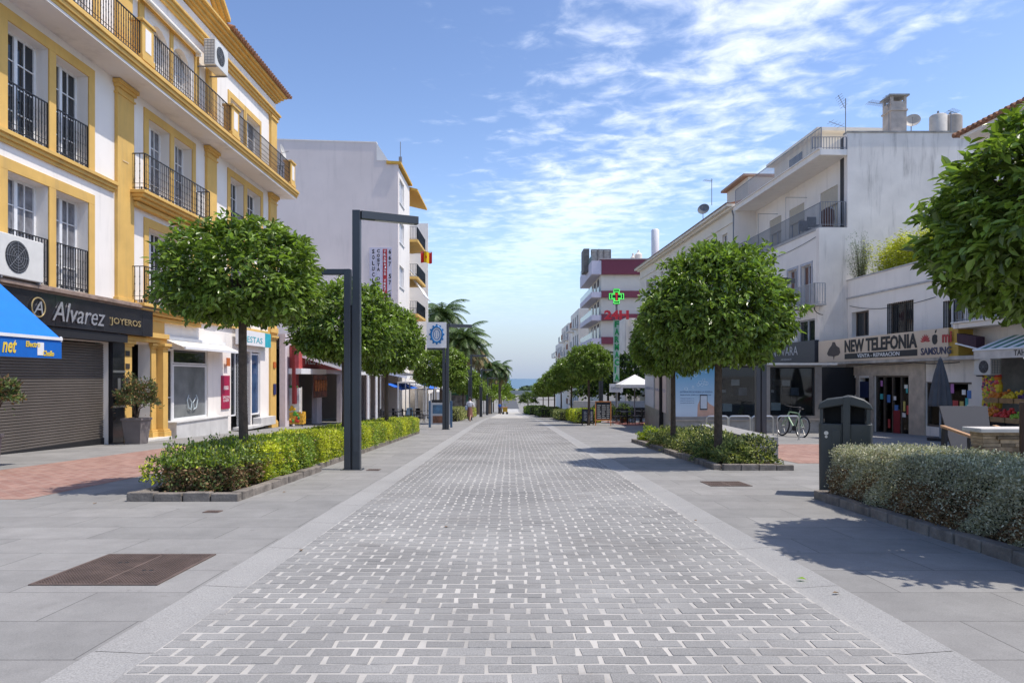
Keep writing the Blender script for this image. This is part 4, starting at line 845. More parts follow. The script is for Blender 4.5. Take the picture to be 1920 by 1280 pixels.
# upper floor wall set back, balcony on top of the lower part
SB = -1.35; dr = [(FR1.u(1571, SB), FR1.u(1538, SB)), (FR1.u(1508, SB), FR1.u(1480, SB)), (FR1.u(1465, SB), FR1.u(1443, SB))]
dr = [(min(a, b), max(a, b), zl+.05, zl+2.45) for a, b in dr]
zs = FR1.z(1524, 302)
wall(FR1, u0+.36, u1, zl, zs, dr, 'upper_wall', WHITE, BR, t=.3, w=SB)
for h in dr: window(FR1, *h, BR, w=SB-.14, cols=1, rows=1, leaf=2, fm=MC['grey_blue_frame'], gm=M('cream_blind', (.50, .45, .36), .7, .05)); MB().fbox(FR1, h[0], h[1], SB-.12, SB-.05, h[3]-.9, h[3]).build('roller_blind', MC['cream_blind'], BR)
MB().fbox(FR1, u0+.36, u1, SB, .04, zl-.02, zl+.12).build('balcony_floor', SL, BR)
railing(FR1, u0+.2, u1, zl+.1, zl+1.28, BR, w=-.02, sp=.12, mat=GREYIRON, knob=False, r=.011)
railing(Frontal(YS+.1), FW.u(1540), FW.u(1587), zl+.1, zl+1.28, BR, sp=.12, mat=GREYIRON, knob=False, r=.011)
MB().fbox(FR1, u0-.02, u1+.2, SB, .12, zs-.0, zs+.28).fbox(FR1, u0-.04, u1+.2, -.0, .2, zs+.28, zs+.33).build('roof_slab', WHITE, BR)
railing(FR1, u0, u1, zs+.3, zs+1.35, BR, w=.05, sp=.14, mat=GREYIRON, knob=False, r=.011)
railing(Frontal(YS+.05), FW.u(1524), FW.u(1588), zs+.3, FW.z(1550, 257), BR, sp=.14, mat=GREYIRON, knob=False, r=.011)
MB().box(FW.u(1590), xw1, YS+.36, YS+.8, zl, FW.z(1600, 251)).build('core', INTER, BR); MB().fbox(FR1, u0+.8, u1-.1, -8, SB-.4, zr, zs).fbox(FR1, u0+.8, u1-.1, SB-.45, -.5, zr, zl-.1).build('core', INTER, BR)
MB().fbox(FR1, u1, u1+.3, -10, .1, zr-1, zs).build('party_wall', WHITE, BR)
MB().tube([FR1.pt(u1-.1, .3, zs+.0), FR1.pt(u1+.05, .2, zs-.15), FR1.pt(u1+.15, .12, zs-.3), FR1.pt(u1+.15, .12, 4)], .055, 8).build('rain_pipe', GREYIRON, BR)
# penthouse on the roof terrace
p0, p1 = uY(FR1, 37.5), uY(FR1, 43.5)
ph = MB().fbox(FR1, p0, p1, -6, -1.9, zs+.28, zs+2.5).fbox(FR1, uY(FR1, 34.1), p0, -6, -1.5, zs+.28, zs+1.2).build('penthouse', CREAM, BR)
MB().fbox(FR1, p0-.4, p1+.3, -6, -1.5, zs+2.5, zs+2.68).build('roof', CREAM, ph); MB().fbox(FR1, p0+2.2, p0+3.8, -1.9, -1.88, zs+1.35, zs+2.2).build('window', DARKGLASS, ph)
MB().fbox(FR1, p1+.2, uY(FR1, 45), -6, -1.9, zs+.28, zs+1.7).build('parapet', WHITE, BR)
# laundry frame hooks and balcony furniture
for px in (1510, 1455):
    u_ = FR1.u(px, -1.2); t = MB().tube([FR1.pt(u_, -1.3, zl+2.6), FR1.pt(u_, -.1, zl+2.6)], .015, 5).tube([FR1.pt(u_, -.1, zl+2.6), FR1.pt(u_, -.1, zl+.2)], .012, 5).build('awning_frame', GREYIRON, BR)
for i, (px, c, lb) in enumerate(((1552, (.10, .05, .04), 'folded dark red parasol bundle standing on the upper right balcony'), (1525, (.16, .17, .19), 'grey folding chair on the upper balcony next to the dark red bundle'), (1510, (.16, .17, .19), 'grey plastic chair on the upper balcony further from the dark red bundle'))):
    u_ = FR1.u(px, -.6); c0 = FR1.pt(u_, -.6, zl+.12); t = thing('balcony_chair' if i else 'parasol_bundle', lb, 'chair' if i else 'parasol', c0); m = M('balc%d' % i, c, .7, .3, 10)
    if i == 0:
        MB().lathe(c0, [(.25, 0), (.32, .4), (.3, .85), (.1, 1.0)], 9).build('cloth', m, t)
    else:
        MB().box(c0.x-.25, c0.x+.25, c0.y-.25, c0.y+.25, c0.z+.4, c0.z+.45).build('seat', m, t); MB().box(c0.x-.25, c0.x+.25, c0.y+.2, c0.y+.25, c0.z+.45, c0.z+.95).build('backrest', m, t)
        for sx_ in (-.22, .22):
            for sy_ in (-.22, .22): MB().cyl((c0.x+sx_, c0.y+sy_, c0.z), (c0.x+sx_, c0.y+sy_, c0.z+.4), .015, n=6).build('leg', m, t)
# roof things
zc = FW.z(1600, 249)
def antenna(px, py0, py1, Y, els, label):
    x = (px-CX)/FPX*Y; z0_, z1_ = HC+(HY-py0)*Y/FPX, HC+(HY-py1)*Y/FPX
    t = thing('tv_antenna', label, 'antenna', (x, Y, z0_)); MB().cyl((x, Y, z0_), (x, Y, z1_), .022, n=6).build('mast', GREYIRON, t)
    for (pa, ya, pb, yb, n) in els:
        A = Vector(((pa-CX)/FPX*Y, Y, HC+(HY-ya)*Y/FPX)); Bv = Vector(((pb-CX)/FPX*Y, Y-.3, HC+(HY-yb)*Y/FPX)); mb = MB().cyl(A, Bv, .014, n=5)
        for i in range(n): c = A.lerp(Bv, (i+1)/(n+.5)); mb.cyl(c+Vector((.05, -.26, .02)), c+Vector((-.05, .26, -.02)), .008, n=4)
        mb.build('boom', GREYIRON, t)
    return t
antenna(1585.5, 249, 185, YS+1, [(1584, 203, 1566, 183, 6), (1583, 238, 1549, 232, 4)], 'tall double-armed TV aerial at the corner of the right roof terrace')
antenna(1667, 249, 182, YS+1, [(1666, 197, 1622, 196, 12), (1664, 200, 1655, 183, 5)], 'TV aerial with long toothed boom beside the roof chimney')
antenna(1783, 249, 210, 32.5, [(1795, 213, 1770, 212, 6)], 'low TV aerial between the roof tanks and the tiled roof')
antenna(1334.5, 385, 335, 47, [(1336, 340, 1317, 340, 5)], 'small TV aerial on the roof of the long cream block')
t = thing('chimney', 'square rendered chimney with open capped top on the blank right side wall', 'chimney', (FW.u(1686), YS+1, zc)); cx_ = (FW.u(1686)+.4)
x0_, x1_ = (1671-CX)/FPX*34.4, (1700-CX)/FPX*34.4; zt1 = HC+(HY-190)*34.4/FPX; zt2 = HC+(HY-178)*34.4/FPX
MB().box(x0_, x1_, 34.4, 35.2, zc-1.2, zt1).box(x0_-.05, x1_+.05, 34.35, 35.25, HC+(HY-206)*34.4/FPX-.04, HC+(HY-206)*34.4/FPX+.04).build('shaft', M('warm_render', (.50, .43, .37), .9, .15, 3), t)
for (xa, ya) in ((x0_, 34.4), (x1_-.12, 34.4), (x0_, 35.08), (x1_-.12, 35.08)): MB().box(xa, xa+.12, ya, ya+.12, zt1, zt2-.06).build('cap_post', MC['warm_render'], t)
MB().box(x0_-.1, x1_+.1, 34.3, 35.3, zt2-.06, zt2+.02).build('cap', MC['stained_concrete'], t)
def dish(px, py, Y, r, label, col=(.5, .47, .42), az=-30):
    x = (px-CX)/FPX*Y; z = HC+(HY-py)*Y/FPX; t = thing('satellite_dish', label, 'satellite dish', (x, Y, z-r*1.4))
    T = Matrix.Translation((x, Y, z)) @ Matrix.Rotation(R(az), 4, 'Z') @ Matrix.Rotation(R(70), 4, 'X')
    MB(T).lathe((0, 0, 0), [(.001, -.09), (r*.5, -.06), (r*.85, -.015), (r, .02), (r*.98, .03), (r*.5, -.045), (.001, -.075)], 20).build('dish', M('dish%d' % px, col, .55, .1), t, smooth=True)
    MB(T).cyl((0, -r*.9, 0), (0, -.05, r*.8), .012, n=5).cyl((0, -.05, r*.75), (0, -.05, r*.9), .035, n=8).build('receiver_arm', GREYIRON, t); MB().cyl((x, Y+.12, z-r*1.7), (x, Y+.12, z), .025, n=6).build('pole', GREYIRON, t)
dish(1711, 226, 34.8, .37, 'pale round satellite dish right of the rendered chimney')
dish(1319, 392, 52, .45, 'grey satellite dish on the eaves of the long cream block', (.16, .17, .18))
for i, (px, r, py, lb) in enumerate(((1759, .40, 219, 'white round roof tank with small cap, left one of the pair'), (1781, .55, 222, 'beige round roof tank, right one of the pair'))):
    Y = 34.6+i*.3; x = (px-CX)/FPX*Y; z1_ = HC+(HY-py)*Y/FPX; t = thing('water_tank', lb, 'tank', (x, Y, zc-.5)); m = M('tank%d' % i, (.58, .54, .48) if i == 0 else (.42, .36, .30), .7, .1)
    MB().lathe((x, Y, 0), [(r, zc-.8), (r, z1_), (r*.9, z1_+.06), (.02, z1_+.12)], 18).build('drum', m, t, smooth=True); MB().cyl((x, Y, z1_+.1), (x, Y, z1_+.28), .05, n=8).build('vent', GREYIRON, t)

# long cream block further down
BC = thing('apartment_building', 'long cream block with eaves, between the balcony block and the maroon banded block', 'building', (14.8, 46, g(46)))
c0, c1 = u1+.31, uY(FR1, 72.5); ze = 12.6
cw = [(c0+1.3+i*2.75, c0+2.3+i*2.75, zz_, zz_+1.55) for i in range(9) for zz_ in (9.6, 6.4, 3.2)]
wall(FR1, c0, c1, g(72), ze, cw, 'wall', CREAM, BC, t=.3)
for h in cw: window(FR1, *h, BC, w=-.15, cols=1, rows=1, leaf=2, gm=DARKGLASS, fm=FRAMEW)
MB().fbox(FR1, c0, c1, .003, .08, 11.6, 11.72).fbox(FR1, c0, c1, .003, .3, ze-.15, ze).fbox(FR1, c0-.1, c1+.3, -.3, .55, ze, ze+.16).build('cornice', CREAM, BC)
MB().fbox(FR1, c0-.1, c1+.3, .4, .6, ze+.16, ze+.24).build('roof_gutter', M('brown_gutter', (.2, .13, .1), .7), BC); MB().fbox(FR1, c0, c1, -9, -.35, g(72), ze).fbox(FR1, c1-.3, c1, -9, -.31, g(72), ze+.1).build('core', CREAM, BC)
MB().prism([FR1.pt(c0, .5, ze+.2), FR1.pt(c0, -8, ze+2.4), FR1.pt(c0, -8, ze+.2)], FR1.d*(c1-c0)).build('roof', TILE, BC)
s = MB().fbox(FR1, uY(FR1, 46), uY(FR1, 50), -5, -1.2, ze+.5, ze+2.2).build('attic_box', CREAM, BC); MB().fbox(FR1, uY(FR1, 45.8), uY(FR1, 50.2), -5, -.8, ze+2.2, ze+2.35).build('attic_roof', M('pale_terracotta', (.42, .27, .19), .8, .2), BC)
t = thing('chimney', 'tall plain white round chimney beyond the treetops on the long cream block', 'chimney', (14.5, 66, ze)); xx = (1228.5-CX)/FPX*66; MB().lathe((xx, 66, 0), [(.38, ze), (.38, HC+(HY-432)*66/FPX), (.3, HC+(HY-430)*66/FPX), (.001, HC+(HY-430)*66/FPX)], 16).build('shaft', FRAMEW, t, smooth=True)

# phone shop building
FP = Facade(17.95, -.04, False); FP2 = Facade(16.9, -.04, False); FP3 = Facade(16.72, -.04, False); zp = g(30)-.3
BP = thing('shop_building', 'two storey white building of the phone shop with rooftop planting', 'building', (16.5, 30, g(30)))
pu0, pu1 = uY(FP, 22.8), uY(FP, YS-.02)
zpt = 6.0
pw = []
for pa, pb, ya, yb in ((1597, 1629, 586, 632), (1663, 1713, 570, 632), (1768, 1806, 565, 628)):
    a, b = FP.u(pb), FP.u(pa); pw.append((a, b, FP.z(pa, yb), FP.z(pa, ya)))
wall(FP, pu0, pu1, 2.0, zpt, pw, 'upper_wall', WHITE, BP, t=.35)
for i, h in enumerate(pw):
    window(FP, *h, BP, w=-.22, cols=1, rows=1, leaf=2, gm=DARKGLASS, fm=M('brown_metal', (.12, .09, .07), .5)); 
    if i: railing(FP, h[0], h[1], h[2], h[3], BP, w=-.03, sp=.13, knob=True, name='window_grille')
MB().fbox(FP, pu0, pu1, .003, .07, 5.1, 5.17).fbox(FP, pu0, pu1, -.4, .06, zpt, zpt+.06).build('parapet_moulding', M('grey_moulding', (.45, .44, .44), .85, .2), BP)
MB().fbox(FP, pu0, pu1, -6, -.36, 4.9, 5.0).build('roof_terrace', SL, BP); MB().fbox(FP, pu0+.1, pu1-.4, -6, -.6, 2.4, 4.8).build('core', INTER, BP)
q0, q1 = uY(FP2, 22.8), uY(FP2, YS-.4)
def pz(px, py, F=FP2): return F.z(px, py)
gh = [(FP2.u(1704), FP2.u(1640), zp, pz(1665, 704)), (FP2.u(1606), FP2.u(1588), pz(1600, 740), pz(1600, 708)), (FP2.u(1822), FP2.u(1736), pz(1760, 801), pz(1760, 716)), (FP2.u(1630), FP2.u(1612), zp, pz(1620, 708))]
gh = [(min(a, b), max(a, b), c, d) for a, b, c, d in gh]; wall(FP2, q0, q1, zp, 2.0, gh, 'shop_wall', WHITEOLD, BP, t=.25)
MB().fbox(FP2, q0, q1+.1, -1.2, .45, 1.88, 2.02).build('canopy_slab', M('dirty_concrete', (.45, .42, .39), .9, .3, 2, streak=.5), BP, bevel=.02)
for h in (gh[0], gh[2]):
    MB().fbox(FP2, h[0], h[1], -.12, -.1, max(h[2], g(30)), h[3]).build('shop_pane', SHOPGLASS, BP)
    n = 4 if h is gh[0] else 2; mb = MB()
    for k in range(n+1): u = h[0]+(h[1]-h[0])*k/n; mb.fbox(FP2, u-.03, u+.03, -.14, -.06, max(h[2], zp), h[3])
    mb.fbox(FP2, h[0], h[1], -.14, -.06, h[3]-.06, h[3]).fbox(FP2, h[0], h[1], -.14, -.06, h[2] if h is gh[2] else g(30)-.1, (h[2] if h is gh[2] else g(30)-.1)+.08).build('shop_frame', M('bronze_frame', (.16, .13, .11), .4, metal=.5), BP)
MB().fbox(FP2, q0, q1, -3.2, -3.1, zp, 1.9).fbox(FP2, q0, q1, -3.2, -.3, zp-.1, zp+.0).fbox(FP2, q0, q0+.1, -3.2, -.3, zp, 1.9).build('interior', M('shop_interior', (.42, .40, .37), .8, .2), BP)
r_ = random.Random(8)
SHC = [(.8, .8, .8), (.5, .06, .06), (.08, .2, .5), (.6, .5, .15), (.08, .45, .45), (.1, .1, .1), (.8, .8, .75), (.5, .2, .5)]
for h in (gh[0], gh[2]):
    for lvl in range(5):
        z = g(30)+.45+lvl*.42
        if z > h[3]-.3: continue
        sh = MB().fbox(FP2, h[0]+.1, h[1]-.1, -.5, -.2, z-.02, z).build('display_shelf', FRAMEW, BP); u = h[0]+.12
        cols = {}
        while u < h[1]-.3:
            wd = .08+r_.random()*.14; k = r_.randrange(8); cols.setdefault(k, MB()).fbox(FP2, u, u+wd, -.42, -.25, z+.001, z+.1+r_.random()*.24); u += wd+.03+r_.random()*.05
        for k, mb in cols.items(): mb.build('shop_goods', M('goods%d' % k, SHC[k], .5), sh)
MB().fbox(FP2, FP2.u(1736), FP2.u(1706), .002, .05, zp, 1.87).fbox(FP2, FP2.u(1706)+.001, FP2.u(1588), .002, .05, pz(1665, 703), 1.87).build('beige_cladding', M('beige_marble', (.50, .42, .34), .5, .2, 3), BP)
MB().fbox(FP2, FP2.u(1640), FP2.u(1632), .002, .06, zp, pz(1665, 704)).fbox(FP2, FP2.u(1611), FP2.u(1607), .002, .06, zp, pz(1665, 704)).build('beige_pier', MC['beige_marble'], BP)
r_ = random.Random(12)
for h in (gh[0], gh[2]):
    for q in range(13 if h is gh[0] else 9):
        u = h[0]+.1+r_.random()*(h[1]-h[0]-.5); z = max(h[2], g(30))+.15+r_.random()*(h[3]-max(h[2], g(30))-.5); MB().fbox(FP2, u, u+.1+.22*r_.random(), -.096-q*.0004, -.09+q*.0006, z, z+.12+.3*r_.random()).build('window_sticker', M('goods%d' % (q % 8), SHC[q % 8], .5), BP)
# sign band
s0, s1 = FP3.u(1793), FP3.u(1546); zs0, zs1 = FP3.z(1546, 679.5), FP3.z(1546, 640)
PEACH = M('peach_sign_panel', (.62, .50, .38), .6, .04, 1)
sb = tag(MB().fbox(FP3, s0, s1, .02, .3, zs0, zs1).build('shop_sign', PEACH, origin=tuple(FP3.pt((s0+s1)/2, .1, zs0))), 'long peach sign board of the phone shop with black lettering and brand marks', 'sign')
W_ = .3
def st(sx_, txt, pa, pb, fa, fb, mat, **k): ftext(FP3, txt, FP3.u(pa, W_), FP3.u(pb, W_), zs0+(zs1-zs0)*fa, zs0+(zs1-zs0)*fb, W_+.002, mat, sb, ext=.015, **k)
st(0, 'NEW TELEFONIA', 1584, 1720, .38, .93, BLACK, bold=.035)
MB().fbox(FP3, FP3.u(1720, W_), FP3.u(1584, W_), W_, W_+.012, zs0+.1, zs0+(zs1-zs0)*.33).build('black_strip', BLACK, sb)
ftext(FP3, 'VENTA - REPARACION', FP3.u(1608, W_), FP3.u(1687, W_), zs0+.14, zs0+(zs1-zs0)*.29, W_+.014, FRAMEW, sb, bold=.01, ext=.006)
st(0, 'SAMSUNG', 1727, 1784, .10, .36, M('dark_blue_print', (.03, .035, .09), .5), bold=.02); st(0, 'mi', 1767, 1785, .50, .88, RED, bold=.03)
ac = M('dark_brown_print', (.06, .045, .04), .6)
mb = MB(); cu = FP3.u(1563.5, W_); zc0 = (zs0+zs1)/2
poly = [(-.62, -.12), (-.5, -.22), (-.05, -.26), (.0, -.42), (.06, -.26), (.42, -.22), (.58, -.1), (.5, .12), (.2, .24), (.1, .40), (-.1, .42), (-.2, .26), (-.45, .1)]
mb.prism([FP3.pt(cu-x, W_, zc0+y) for x, y in poly], FP3.n*.01); mb.build('crest_silhouette', ac, sb)
cu = FP3.u(1735, W_); zc1 = zs0+(zs1-zs0)*.68; mb = MB()
for k in range(8):
    A = math.pi*(k+.5)/8; d_ = (math.cos(A), math.sin(A)); n_ = (-d_[1], d_[0]); mb.prism([FP3.pt(cu+d_[0]*.04, W_, zc1-.12+d_[1]*.04), FP3.pt(cu+d_[0]*.2+n_[0]*.035, W_, zc1-.12+d_[1]*.2+n_[1]*.035), FP3.pt(cu+d_[0]*.3, W_, zc1-.12+d_[1]*.3), FP3.pt(cu+d_[0]*.2-n_[0]*.035, W_, zc1-.12+d_[1]*.2-n_[1]*.035)], FP3.n*.01)
mb.build('petal_logo', RED, sb)
cu = FP3.u(1753, W_); mb = MB(); pts = []
for k in range(28):
    A = k/28*2*math.pi; rr = .17*(1-.12*math.cos(A*2)*1)+(.0 if math.sin(A) < .9 else -.03); x, y = rr*math.cos(A), rr*math.sin(A)*1.05
    if math.hypot(x-.22, y-.02) < .1: x = .22-math.sqrt(max(.01-(y-.02)**2, 0))
    pts.append((x, y))
mb.prism([FP3.pt(cu-x, W_, zc1-.03+y) for x, y in pts], FP3.n*.01); mb.prism([FP3.pt(cu-x, W_, zc1-.03+y) for x, y in ((.0, .2), (.02, .3), (.1, .34), (.08, .24))], FP3.n*.01); mb.build('fruit_logo', BLACK, sb)
t = MB().fbox(FP3, s0-.45, s0-.004, -.3, .25, zs0, zs1).build('sign_end', M('mustard_paint', (.48, .31, .05), .6, .1), sb)
aw = thing('folded_awning', 'folded dark plum awning at the right end of the peach sign', 'awning', FP3.pt(s0-.3, .3, zs0)); MB().prism([FP3.pt(s0-.45, .0, zs0+.5), FP3.pt(s0-1.5, .1, zs0+.25), FP3.pt(s0-1.5, .1, zs0+.62), FP3.pt(s0-.45, .0, zs0+.8)], FP3.n*.3).build('cloth', M('plum_cloth', (.05, .02, .035), .8, .2), aw); MB().cyl(FP3.pt(s0-.4, .3, zs0+.45), FP3.pt(s0-1.55, .4, zs0+.22), .03).build('rail', FRAMEW, aw)
tag(MB().fbox(FP2, FP2.u(1629), FP2.u(1613), .0, .02, pz(1620, 745), pz(1620, 715)).build('wall_plaque', M('navy_plaque', (.02, .03, .08), .4), origin=tuple(FP2.pt(FP2.u(1620), 0, 0))), 'navy blue shield plaque on the wall left of the phone shop door', 'plaque')
MB().fbox(FP2, FP2.u(1684), FP2.u(1672), -.09, -.07, g(30)+.05, g(30)+1.0).build('red_sticker_panel', M('dark_red_panel', (.25, .02, .03), .5), BP)
# planting on its roof terrace
x_ = 18.2; y_ = 32.9
t = thing('willow_bush', 'wispy grey green shrub leaning on the blank wall above the phone shop', 'shrub', (16.95, 33.0, 5.0)); r_ = np.random.default_rng(3); mb = MB(); tips = []
for i in range(26):
    A = r_.uniform(0, 6.28); sp = r_.uniform(.1, .75); h_ = r_.uniform(1.6, 3.0); p0 = Vector((16.95, 33.0, 5.0)); p1 = p0+Vector((math.cos(A)*sp*.4, math.sin(A)*sp*.2, h_*.5)); p2 = p0+Vector((math.cos(A)*sp, math.sin(A)*sp*.4, h_)); mb.tube([p0, p1, p2], [.025, .012, .004], 4); tips += [(p1, p2)]
mb.build('stems', BARK, t)
C = []; D = []
for p1, p2 in tips:
    for k in range(110): f = r_.random(); C.append(list(p1.lerp(p2, f*1.2)+Vector(r_.normal(size=3)*.1))); D.append(list((p2-p1).normalized()+Vector(r_.normal(size=3)*.6)))
C = np.array(C); D = np.array(D); V, Fq = quad_leaves(C, D, r_.normal(size=C.shape), r_.uniform(.06, .13, len(C)), np.full(len(C), .018)); link('foliage', np_mesh('foliage', V, Fq), M('grey_willow_leaf', (.17, .20, .10), .6, .2, island=.4, trans=.15), t)
t = thing('bamboo_clump', 'bright yellow green bamboo hedge above the phone shop parapet', 'bamboo', (18.5, 30.0, 5.0)); mb = MB(); C = []; D = []
for i in range(90):
    f = i/90; p0 = FP.pt(uY(FP, 32.3)-f*5.6, -.7-r_.random()*.6, 5.0); h_ = r_.uniform(1.9, 2.9); p1 = p0+Vector((r_.normal()*.15, r_.normal()*.15, h_)); mb.tube([p0, p1], [.015, .005], 4)
    for k in range(300): q = r_.random()**.8; C.append(list(p0.lerp(p1, q)+Vector(r_.normal(size=3)*.13))); D.append(list(Vector((r_.normal(), r_.normal(), .2))))
mb.build('canes', M('cane', (.3, .3, .08), .6), t); C = np.array(C); D = np.array(D); V, Fq = quad_leaves(C, D, r_.normal(size=C.shape)+[0, 0, 1], r_.uniform(.10, .2, len(C)), np.full(len(C), .04)); link('foliage', np_mesh('foliage', V, Fq), M('bamboo_leaf', (.42, .42, .04), .5, .2, island=.4, trans=.35), t)

# greengrocer
FG = Facade(17.3, -.04, False); FGw = Facade(17.0, -.04, False); zg_ = g(22)-.1
BG = thing('shop_building', 'white building of the greengrocer with railed balcony at the right edge', 'building', (16.2, 20, g(20)))
v0, v1 = uY(FG, 12), uY(FG, 23.9)
wall(FG, v0, v1, 3.1, 9.6, [(uY(FG, 20.3), uY(FG, 21.6), 3.35, 5.6), (uY(FG, 17), uY(FG, 18.5), 3.35, 5.6)], 'upper_wall', WHITE, BG, t=.4); MB().fbox(FG, v0, v1-.41, -6, -.8, 3.2, 9.6).build('core', INTER, BG)
for a_, b_ in ((20.3, 21.6), (17, 18.5)): window(FG, uY(FG, a_), uY(FG, b_), 3.35, 5.6, BG, gm=DARKGLASS, w=-.2)
tile_eave(FG, v0, v1+.2, .7, 9.75, BG); MB().fbox(FG, v0, v1, 0, .6, 9.6, 9.74).build('cornice', WHITE, BG)
MB().fbox(FG, v0, v1-.2, 0, 1.0, 2.95, 3.12).fbox(FG, v0, v1-.15, .0, 1.06, 3.12, 3.18).build('balcony_slab', WHITEOLD, BG, bevel=.015)
railing(FG, v0, v1-.25, 3.18, 4.2, BG, w=.93, wback=.05, sp=.13, knob=False, r=.011, mat=GREYIRON)
wall(FGw, v0, v1, zg_-.2, 2.95, [(uY(FGw, 14), FGw.u(1858), zg_-.2, 1.95)], 'shop_wall', WHITEOLD, BG, t=.3)
MB().fbox(FGw, v0, v1, -3.5, -3.4, zg_-.2, 2.4).fbox(FGw, v0, v1, -3.4, -.31, 2.2, 2.3).build('interior', INTER, BG)
t = thing('striped_awning', 'green and white striped awning with lettered white valance over the fruit', 'awning', FGw.pt(21, 1, 2)); ua, ub = uY(FGw, 14), FGw.u(1826, 1.25)
GRN = M('green_stripe_cloth', (.06, .20, .14), .7); n = int((ub-ua)/.22)
mw, mg = MB(), MB()
for k in range(n):
    a_ = ua+(ub-ua)*k/n; b_ = ua+(ub-ua)*(k+1)/n-.001; (mw if k % 2 else mg).prism([FGw.pt(a_, .1, 2.62), FGw.pt(a_, 1.25, 2.16), FGw.pt(a_, 1.25, 2.14), FGw.pt(a_, .1, 2.6)], FGw.d*(b_-a_))
mw.build('white_stripes', FRAMEW, t); mg.build('green_stripes', GRN, t)
v_ = MB().fbox(FGw, ua, ub, 1.22, 1.25, 1.86, 2.13).build('valance', M('valance_cloth', (.62, .58, .53), .8), t); MB().cyl(FGw.pt(ua, 1.25, 2.14), FGw.pt(ub+.03, 1.25, 2.14), .035).build('rail', FRAMEW, t)
ftext(FGw, 'TAHONA', FGw.u(1901, 1.25), FGw.u(1901, 1.25)-.95, 1.92, 2.09, 1.252, BLACK, v_, bold=.01, ext=.005)
aircon(FGw, FGw.u(1857, .4)-.0, FGw.u(1832, .4)+.15, .05, .4, 1.35, 1.9, 'small grey air conditioner below the striped awning')
fpn = MB().fbox(FGw, FGw.u(1857), FGw.u(1851)+.02, .02, .06, zg_+.35, 1.75).build('fruit_poster', M('poster_white', (.5, .5, .45), .6), BG)
FRU = [(.60, .04, .03), (.75, .55, .03), (.70, .22, .02), (.09, .03, .12), (.25, .40, .03), (.65, .12, .15)]
r_ = random.Random(2); ucx = uY(FGw, 22.35)
cols = {}
for i in range(190): k = r_.randrange(6); cols.setdefault(k, MB()).ell(FGw.pt(FGw.u(1877)+r_.random()*(FGw.u(1852)-FGw.u(1877)), .08, zg_+.5+r_.random()*2.0), .12, .12, .11 if k != 1 else .26, 9, 6)
MB().fbox(FGw, FGw.u(1878), FGw.u(1851), .01, .05, zg_+.4, 2.0).build('poster_backing', MC['poster_white'], BG)
for k, mb in cols.items(): mb.build('fruit_print', M('fruit%d' % k, FRU[k], .5, .15, 10), BG)
names = ['red apples', 'oranges', 'red tomatoes', 'green pears', 'orange mandarins', 'yellow lemons', 'dark grapes', 'red peppers']; cc = [0, 2, 0, 4, 2, 1, 3, 5]
cn = 0
CRW = M('crate_wood', (.36, .22, .10), .8, .2, 8); CRD = M('dark_plastic_crate', (.02, .025, .05), .5)
for row, (zz_, ww) in enumerate(((zg_+.78, .55), (zg_+1.35, .0))):
    for k in range(4):
        uA = FGw.u(1856)-.15-k*.62-(.28 if row else 0); c0 = FGw.pt(uA-.29, ww+.25, zz_)
        t = thing('fruit_crate', 'wooden crate of %s, number counted from the poster on the %s shelf' % (names[cn], 'lower' if row == 0 else 'upper'), 'fruit crate', c0, group='crates of fruit outside the greengrocer')
        t['label'] = 'wooden crate heaped with %s on the %s shelf of the greengrocer' % (names[cn], 'lower' if row == 0 else 'upper')
        MB().fbox(FGw, uA-.56, uA, ww, ww+.5, zz_, zz_+.03).fbox(FGw, uA-.56, uA, ww+.48, ww+.5, zz_+.03, zz_+.16).fbox(FGw, uA-.56, uA, ww, ww+.02, zz_+.03, zz_+.16).fbox(FGw, uA-.56, uA-.54, ww+.02, ww+.48, zz_+.03, zz_+.16).fbox(FGw, uA-.02, uA, ww+.02, ww+.48, zz_+.03, zz_+.16).build('crate', CRW, t)
        fr = MB()
        for i in range(60): fx, fw_ = r_.random(), r_.random(); fr.ell(FGw.pt(uA-.04-fx*.48, ww+.04+fw_*.42, zz_+.13+.28*(1-fw_*.75)*r_.random()), .055, .055, .055, 8, 6)
        fr.build('fruit', MC['fruit%d' % cc[cn]] if ('fruit%d' % cc[cn]) in MC else RED, t, smooth='all')['kind'] = 'stuff'; cn += 1
for k in range(4):
    uA = FGw.u(1856)-.15-k*.62; t = tag(MB().fbox(FGw, uA-.58, uA-.02, .1, .55, zg_+.4, zg_+.75).fbox(FGw, uA-.58, uA-.02, .1, .6, zg_, zg_+.38).build('stacked_crate', CRD, origin=tuple(FGw.pt(uA-.3, .3, zg_))), 'dark plastic crates stacked under the %s' % names[k], 'crate', 'dark crates below the fruit')
# NOVARA: single-storey shopfront box standing forward, its sign on the facade above
YN = 28.0; FN = Frontal(YN); nx0, nx1 = FN.u(1257), FN.u(1541); zn0, zn1 = g(30)-.15, 1.86
STN = M('grey_marble_cladding', (.30, .29, .28), .35, .25, 3); BRZ = M('bronze_frame_light', (.30, .27, .25), .35, .1, metal=.5)
BN = thing('shop_pavilion', 'single storey shopfront with dark display windows and blue bubble poster, grey stone base', 'shop', (9.8, YN, g(YN)))
pl = FN.z(1300, 781); nh = [(FN.u(1262), FN.u(1342), pl, FN.z(1300, 686)), (FN.u(1351), FN.u(1425), pl, FN.z(1400, 686)), (FN.u(1444), FN.u(1528), FN.z(1480, 779), FN.z(1480, 688))]
wall(FN, nx0, nx1, zn0, zn1-.08, nh, 'front_wall', BRZ, BN, t=.2)
MB().box(nx0-.05, nx1+.15, YN-.12, YN-.002, zn0, pl-.16).build('stone_base', STN, BN); MB().box(nx0-.06, nx1+.2, YN-.2, YN+.0-.003, pl-.16, pl-.1).build('sill', BRZ, BN)
